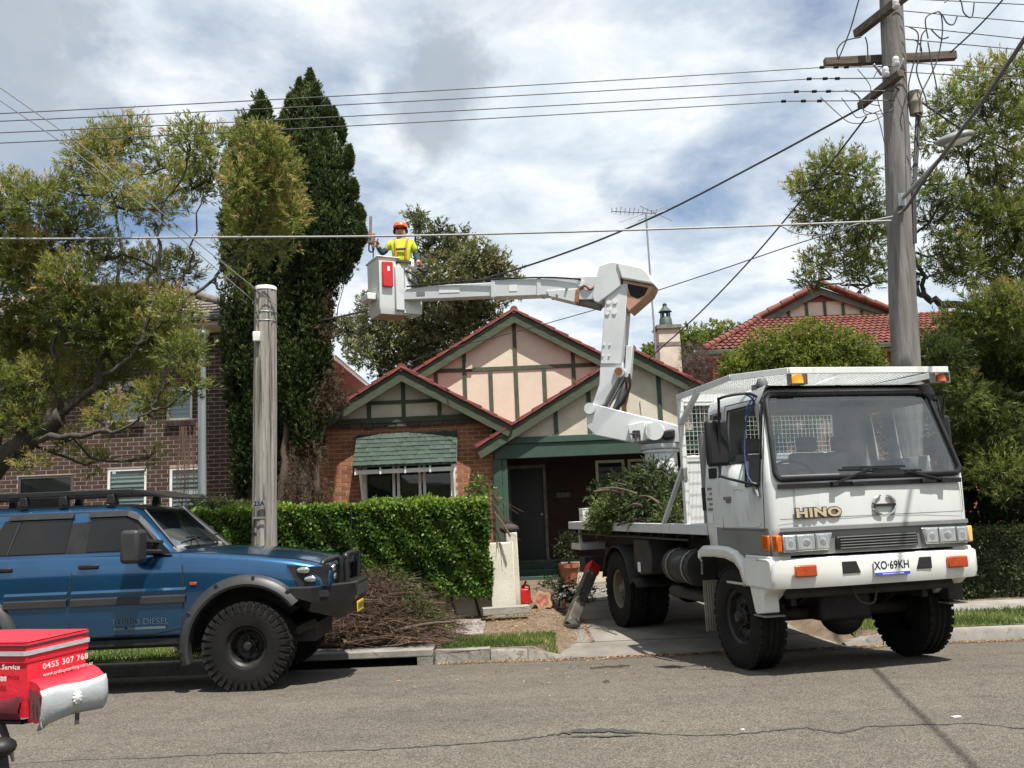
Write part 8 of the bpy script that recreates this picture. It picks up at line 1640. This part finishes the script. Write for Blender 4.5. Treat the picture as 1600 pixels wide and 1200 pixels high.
# pouch with grey cover on the right face
def pch(a, o_, z): return BA_ + ux * (a * bw) + rn * o_ + V(0, 0, z + tilt * a * bw * 2.2) - DO
m = MB(); secA = [(.0, -.142), (.05, -.150), (.085, -.165), (.10, -.20), (.095, -.26), (.06, -.285), (.0, -.285)]
rows = [[pch(a, o_ * (1 + .03 * math.sin(9 * a + 2 * i)), z + .004 * math.sin(7 * a + i)) for i, (o_, z) in enumerate(secA)] for a in lin(.05, 1.12, 10)]; m.loft(rows, closed=True, caps=True); m.build('side_pouch', M_REDN, DB, smooth=50)
secG = [(.092, -.170), (.108, -.195), (.108, -.235), (.100, -.272), (.078, -.292)]
m = MB(); rows = [[pch(a, o_ * (1 + .03 * math.sin(8 * a + 2 * i)), z + .005 * math.sin(6 * a + i) - (.014 if i == 4 and a < .2 else 0)) for i, (o_, z) in enumerate(secG)] for a in lin(.02, 1.15, 12)]; m.loft(rows, closed=False); m.build('pouch_cover', M_REFL, DB, smooth=50, solid=.002)
m = MB(); e0 = pch(.60, .113, -.222); m.ell(e0, (.012, .012, .02), 12, 8); 
for k in range(10): t = k * math.pi / 5; m.ell(e0 + ux * .014 * math.cos(t) + V(0, 0, .02 * math.sin(t)), (.005, .005, .006), 6, 5)
m.build('round_emblem', M_PORC, DB, fix=False)
for a in (.055, .075): pass
for k, (a, b) in enumerate(((.0, .02), (.0, .05), (.0, .078))):
    m = MB(); m.bar(pch(.035, b, -.165 - .2 * b), pch(.045, b + .012, -.275), .012, .004, up=rn); m.build('strap', M_GLOVE, DB)
m = MB(); m.tube(spline([pch(.045, .09, -.26), pch(.04, .10, -.29), pch(.06, .10, -.305)], 4), .003, 5); m.build('zip_pull', M_BARM, DB)
m = MB(); m.bar(pch(.66, .09, -.285), pch(.655, .092, -.325), .016, .004, up=rn); m.build('strap_tail', M_GLOVE, DB)
# bicycle, mostly beyond the left edge
RX = BA_ + V(-.30, .18, 0); BKE = tag(empty('bicycle', V(RX.x - .1, RX.y, 0)), 'black delivery bicycle under the red bag, cut off by the left edge', 'bicycle'); bo = BKE.location
def bt(name, pts, r, mt=M_BLK, par=None): m = MB(); m.tube([Vector(p) - bo for p in pts], r, 8); return m.build(name, mt, par or BKE, smooth=60)
zr_ = BA_.z - .285; rk0 = BA_ + V(-.02, .02, -.288)
bt('rack_rail', [rk0 + lx * -.0 + rn * .0, rk0 + lx * .25, rk0 + lx * .6], .009); bt('rack_rail', [rk0 + ux * .14, rk0 + ux * .14 + lx * .6], .009); bt('rack_rail', [rk0, rk0 + ux * .14], .009)
hub = V(rk0.x - .42, rk0.y + .20, .34)
for c, nm_ in ((hub, 'rear_wheel'), (hub + lx * 1.08, 'front_wheel')):
    tan = lx; m = MB(); cir = [c + tan * .33 * math.cos(t) + V(0, 0, .33 * math.sin(t)) for t in [i * math.pi / 20 for i in range(40)]]; m.tube([p - bo for p in cir], .022, 8, closed=True); w_ = m.build(nm_, M_TYRE, BKE, smooth=60)
    m = MB()
    for k in range(18): m.tube([c - bo, cir[(k * 40) // 18] - bo], .0018, 3)
    m.tube([c - bo + V(lx.y, -lx.x, 0) * .05, c - bo - V(lx.y, -lx.x, 0) * .05], .025, 10); m.build('spokes', M_GALV, w_)
    m = MB(); m.tube([c + tan * .365 * math.cos(t) + V(0, 0, .365 * math.sin(t)) - bo for t in [R(20 + i * 14) for i in range(11)]], .02, 6); m.build('mudguard', M_BLK, BKE)
bb_ = hub + lx * .44 + V(0, 0, -.05); st_ = hub + lx * .34 + V(0, 0, .46); hdt = hub + lx * .92 + V(0, 0, .48); fr_h = hub + lx * 1.08
for a, b, r_ in ((hub, bb_, .012), (hub, st_, .011), (bb_, st_, .018), (bb_, hdt, .02), (st_, hdt, .018), (hdt, fr_h, .014), (hdt, hdt + V(.02, 0, .2), .014), (st_, st_ + V(0, 0, .16), .013), (hub, rk0 + lx * .3, .008)): bt('frame_tube', [a, b], r_)
m = MB(); m.ell(st_ + V(0, 0, .18) - bo, (.14, .08, .03), 12, 8); m.build('saddle', M_BLK, BKE, smooth=60)
hb = hdt + V(.02, 0, .2); sd_ = V(lx.y, -lx.x, 0); bt('handlebar', [hb + sd_ * .3 - lx * .12, hb + sd_ * .1, hb - sd_ * .1, hb - sd_ * .3 - lx * .12], .012)
m = MB(); m.tube([bb_ - bo - sd_ * .1 + lx * .15, bb_ - bo - sd_ * .06, bb_ - bo + sd_ * .06, bb_ - bo + sd_ * .1 - lx * .15], .012, 6); m.build('crank', M_BLK, BKE)
a = rk0 + lx * .10; m = MB(); q = [a, a + V(.03, -.01, -.05), a + V(.05, -.01, -.10), a + V(.06, -.01, -.14)]; m.tube([p - bo for p in q], [.016, .013, .009, .005], 5); m.build('dangling_strap', M_GLOVE, BKE)
p = at(2, 1168, 3.3) - bo; m = MB(); m.ell(p, (.05, .05, .035), 10, 8); m.tube([p, p + V(.02, 0, -.12)], .018, 6); m.build('pannier_hook', M_BLK, BKE, smooth=60)

# ------------------------------------------------------------------ things of one kind share a group
GROUPS = {'bottlebrush_tree': 'bottlebrush street trees', 'cypress_tree': 'cypresses beside the bungalow', 'gate_pier': 'gate piers by the driveway', 'chainsaw': 'chainsaws at the tree job', 'cut_log': 'cut logs from the felled tree', 'cut_bough': 'cut boughs before the porch', 'twig': 'twigs on the road', 'paper_scrap': 'litter scraps on the road',
          'power_line': 'overhead power lines', 'line_tail': 'dead-end tails of the power lines', 'service_cable': 'service cables from the pole', 'phone_cable': 'telephone cables', 'pole_stay': 'guy wires of the stub pole'}
for o in bpy.data.objects:
    if o.parent is None and o.name.split('.')[0] in GROUPS: o['group'] = GROUPS[o.name.split('.')[0]]
    elif o.parent is None and o.get('group') == 'overhead wires': del o['group']
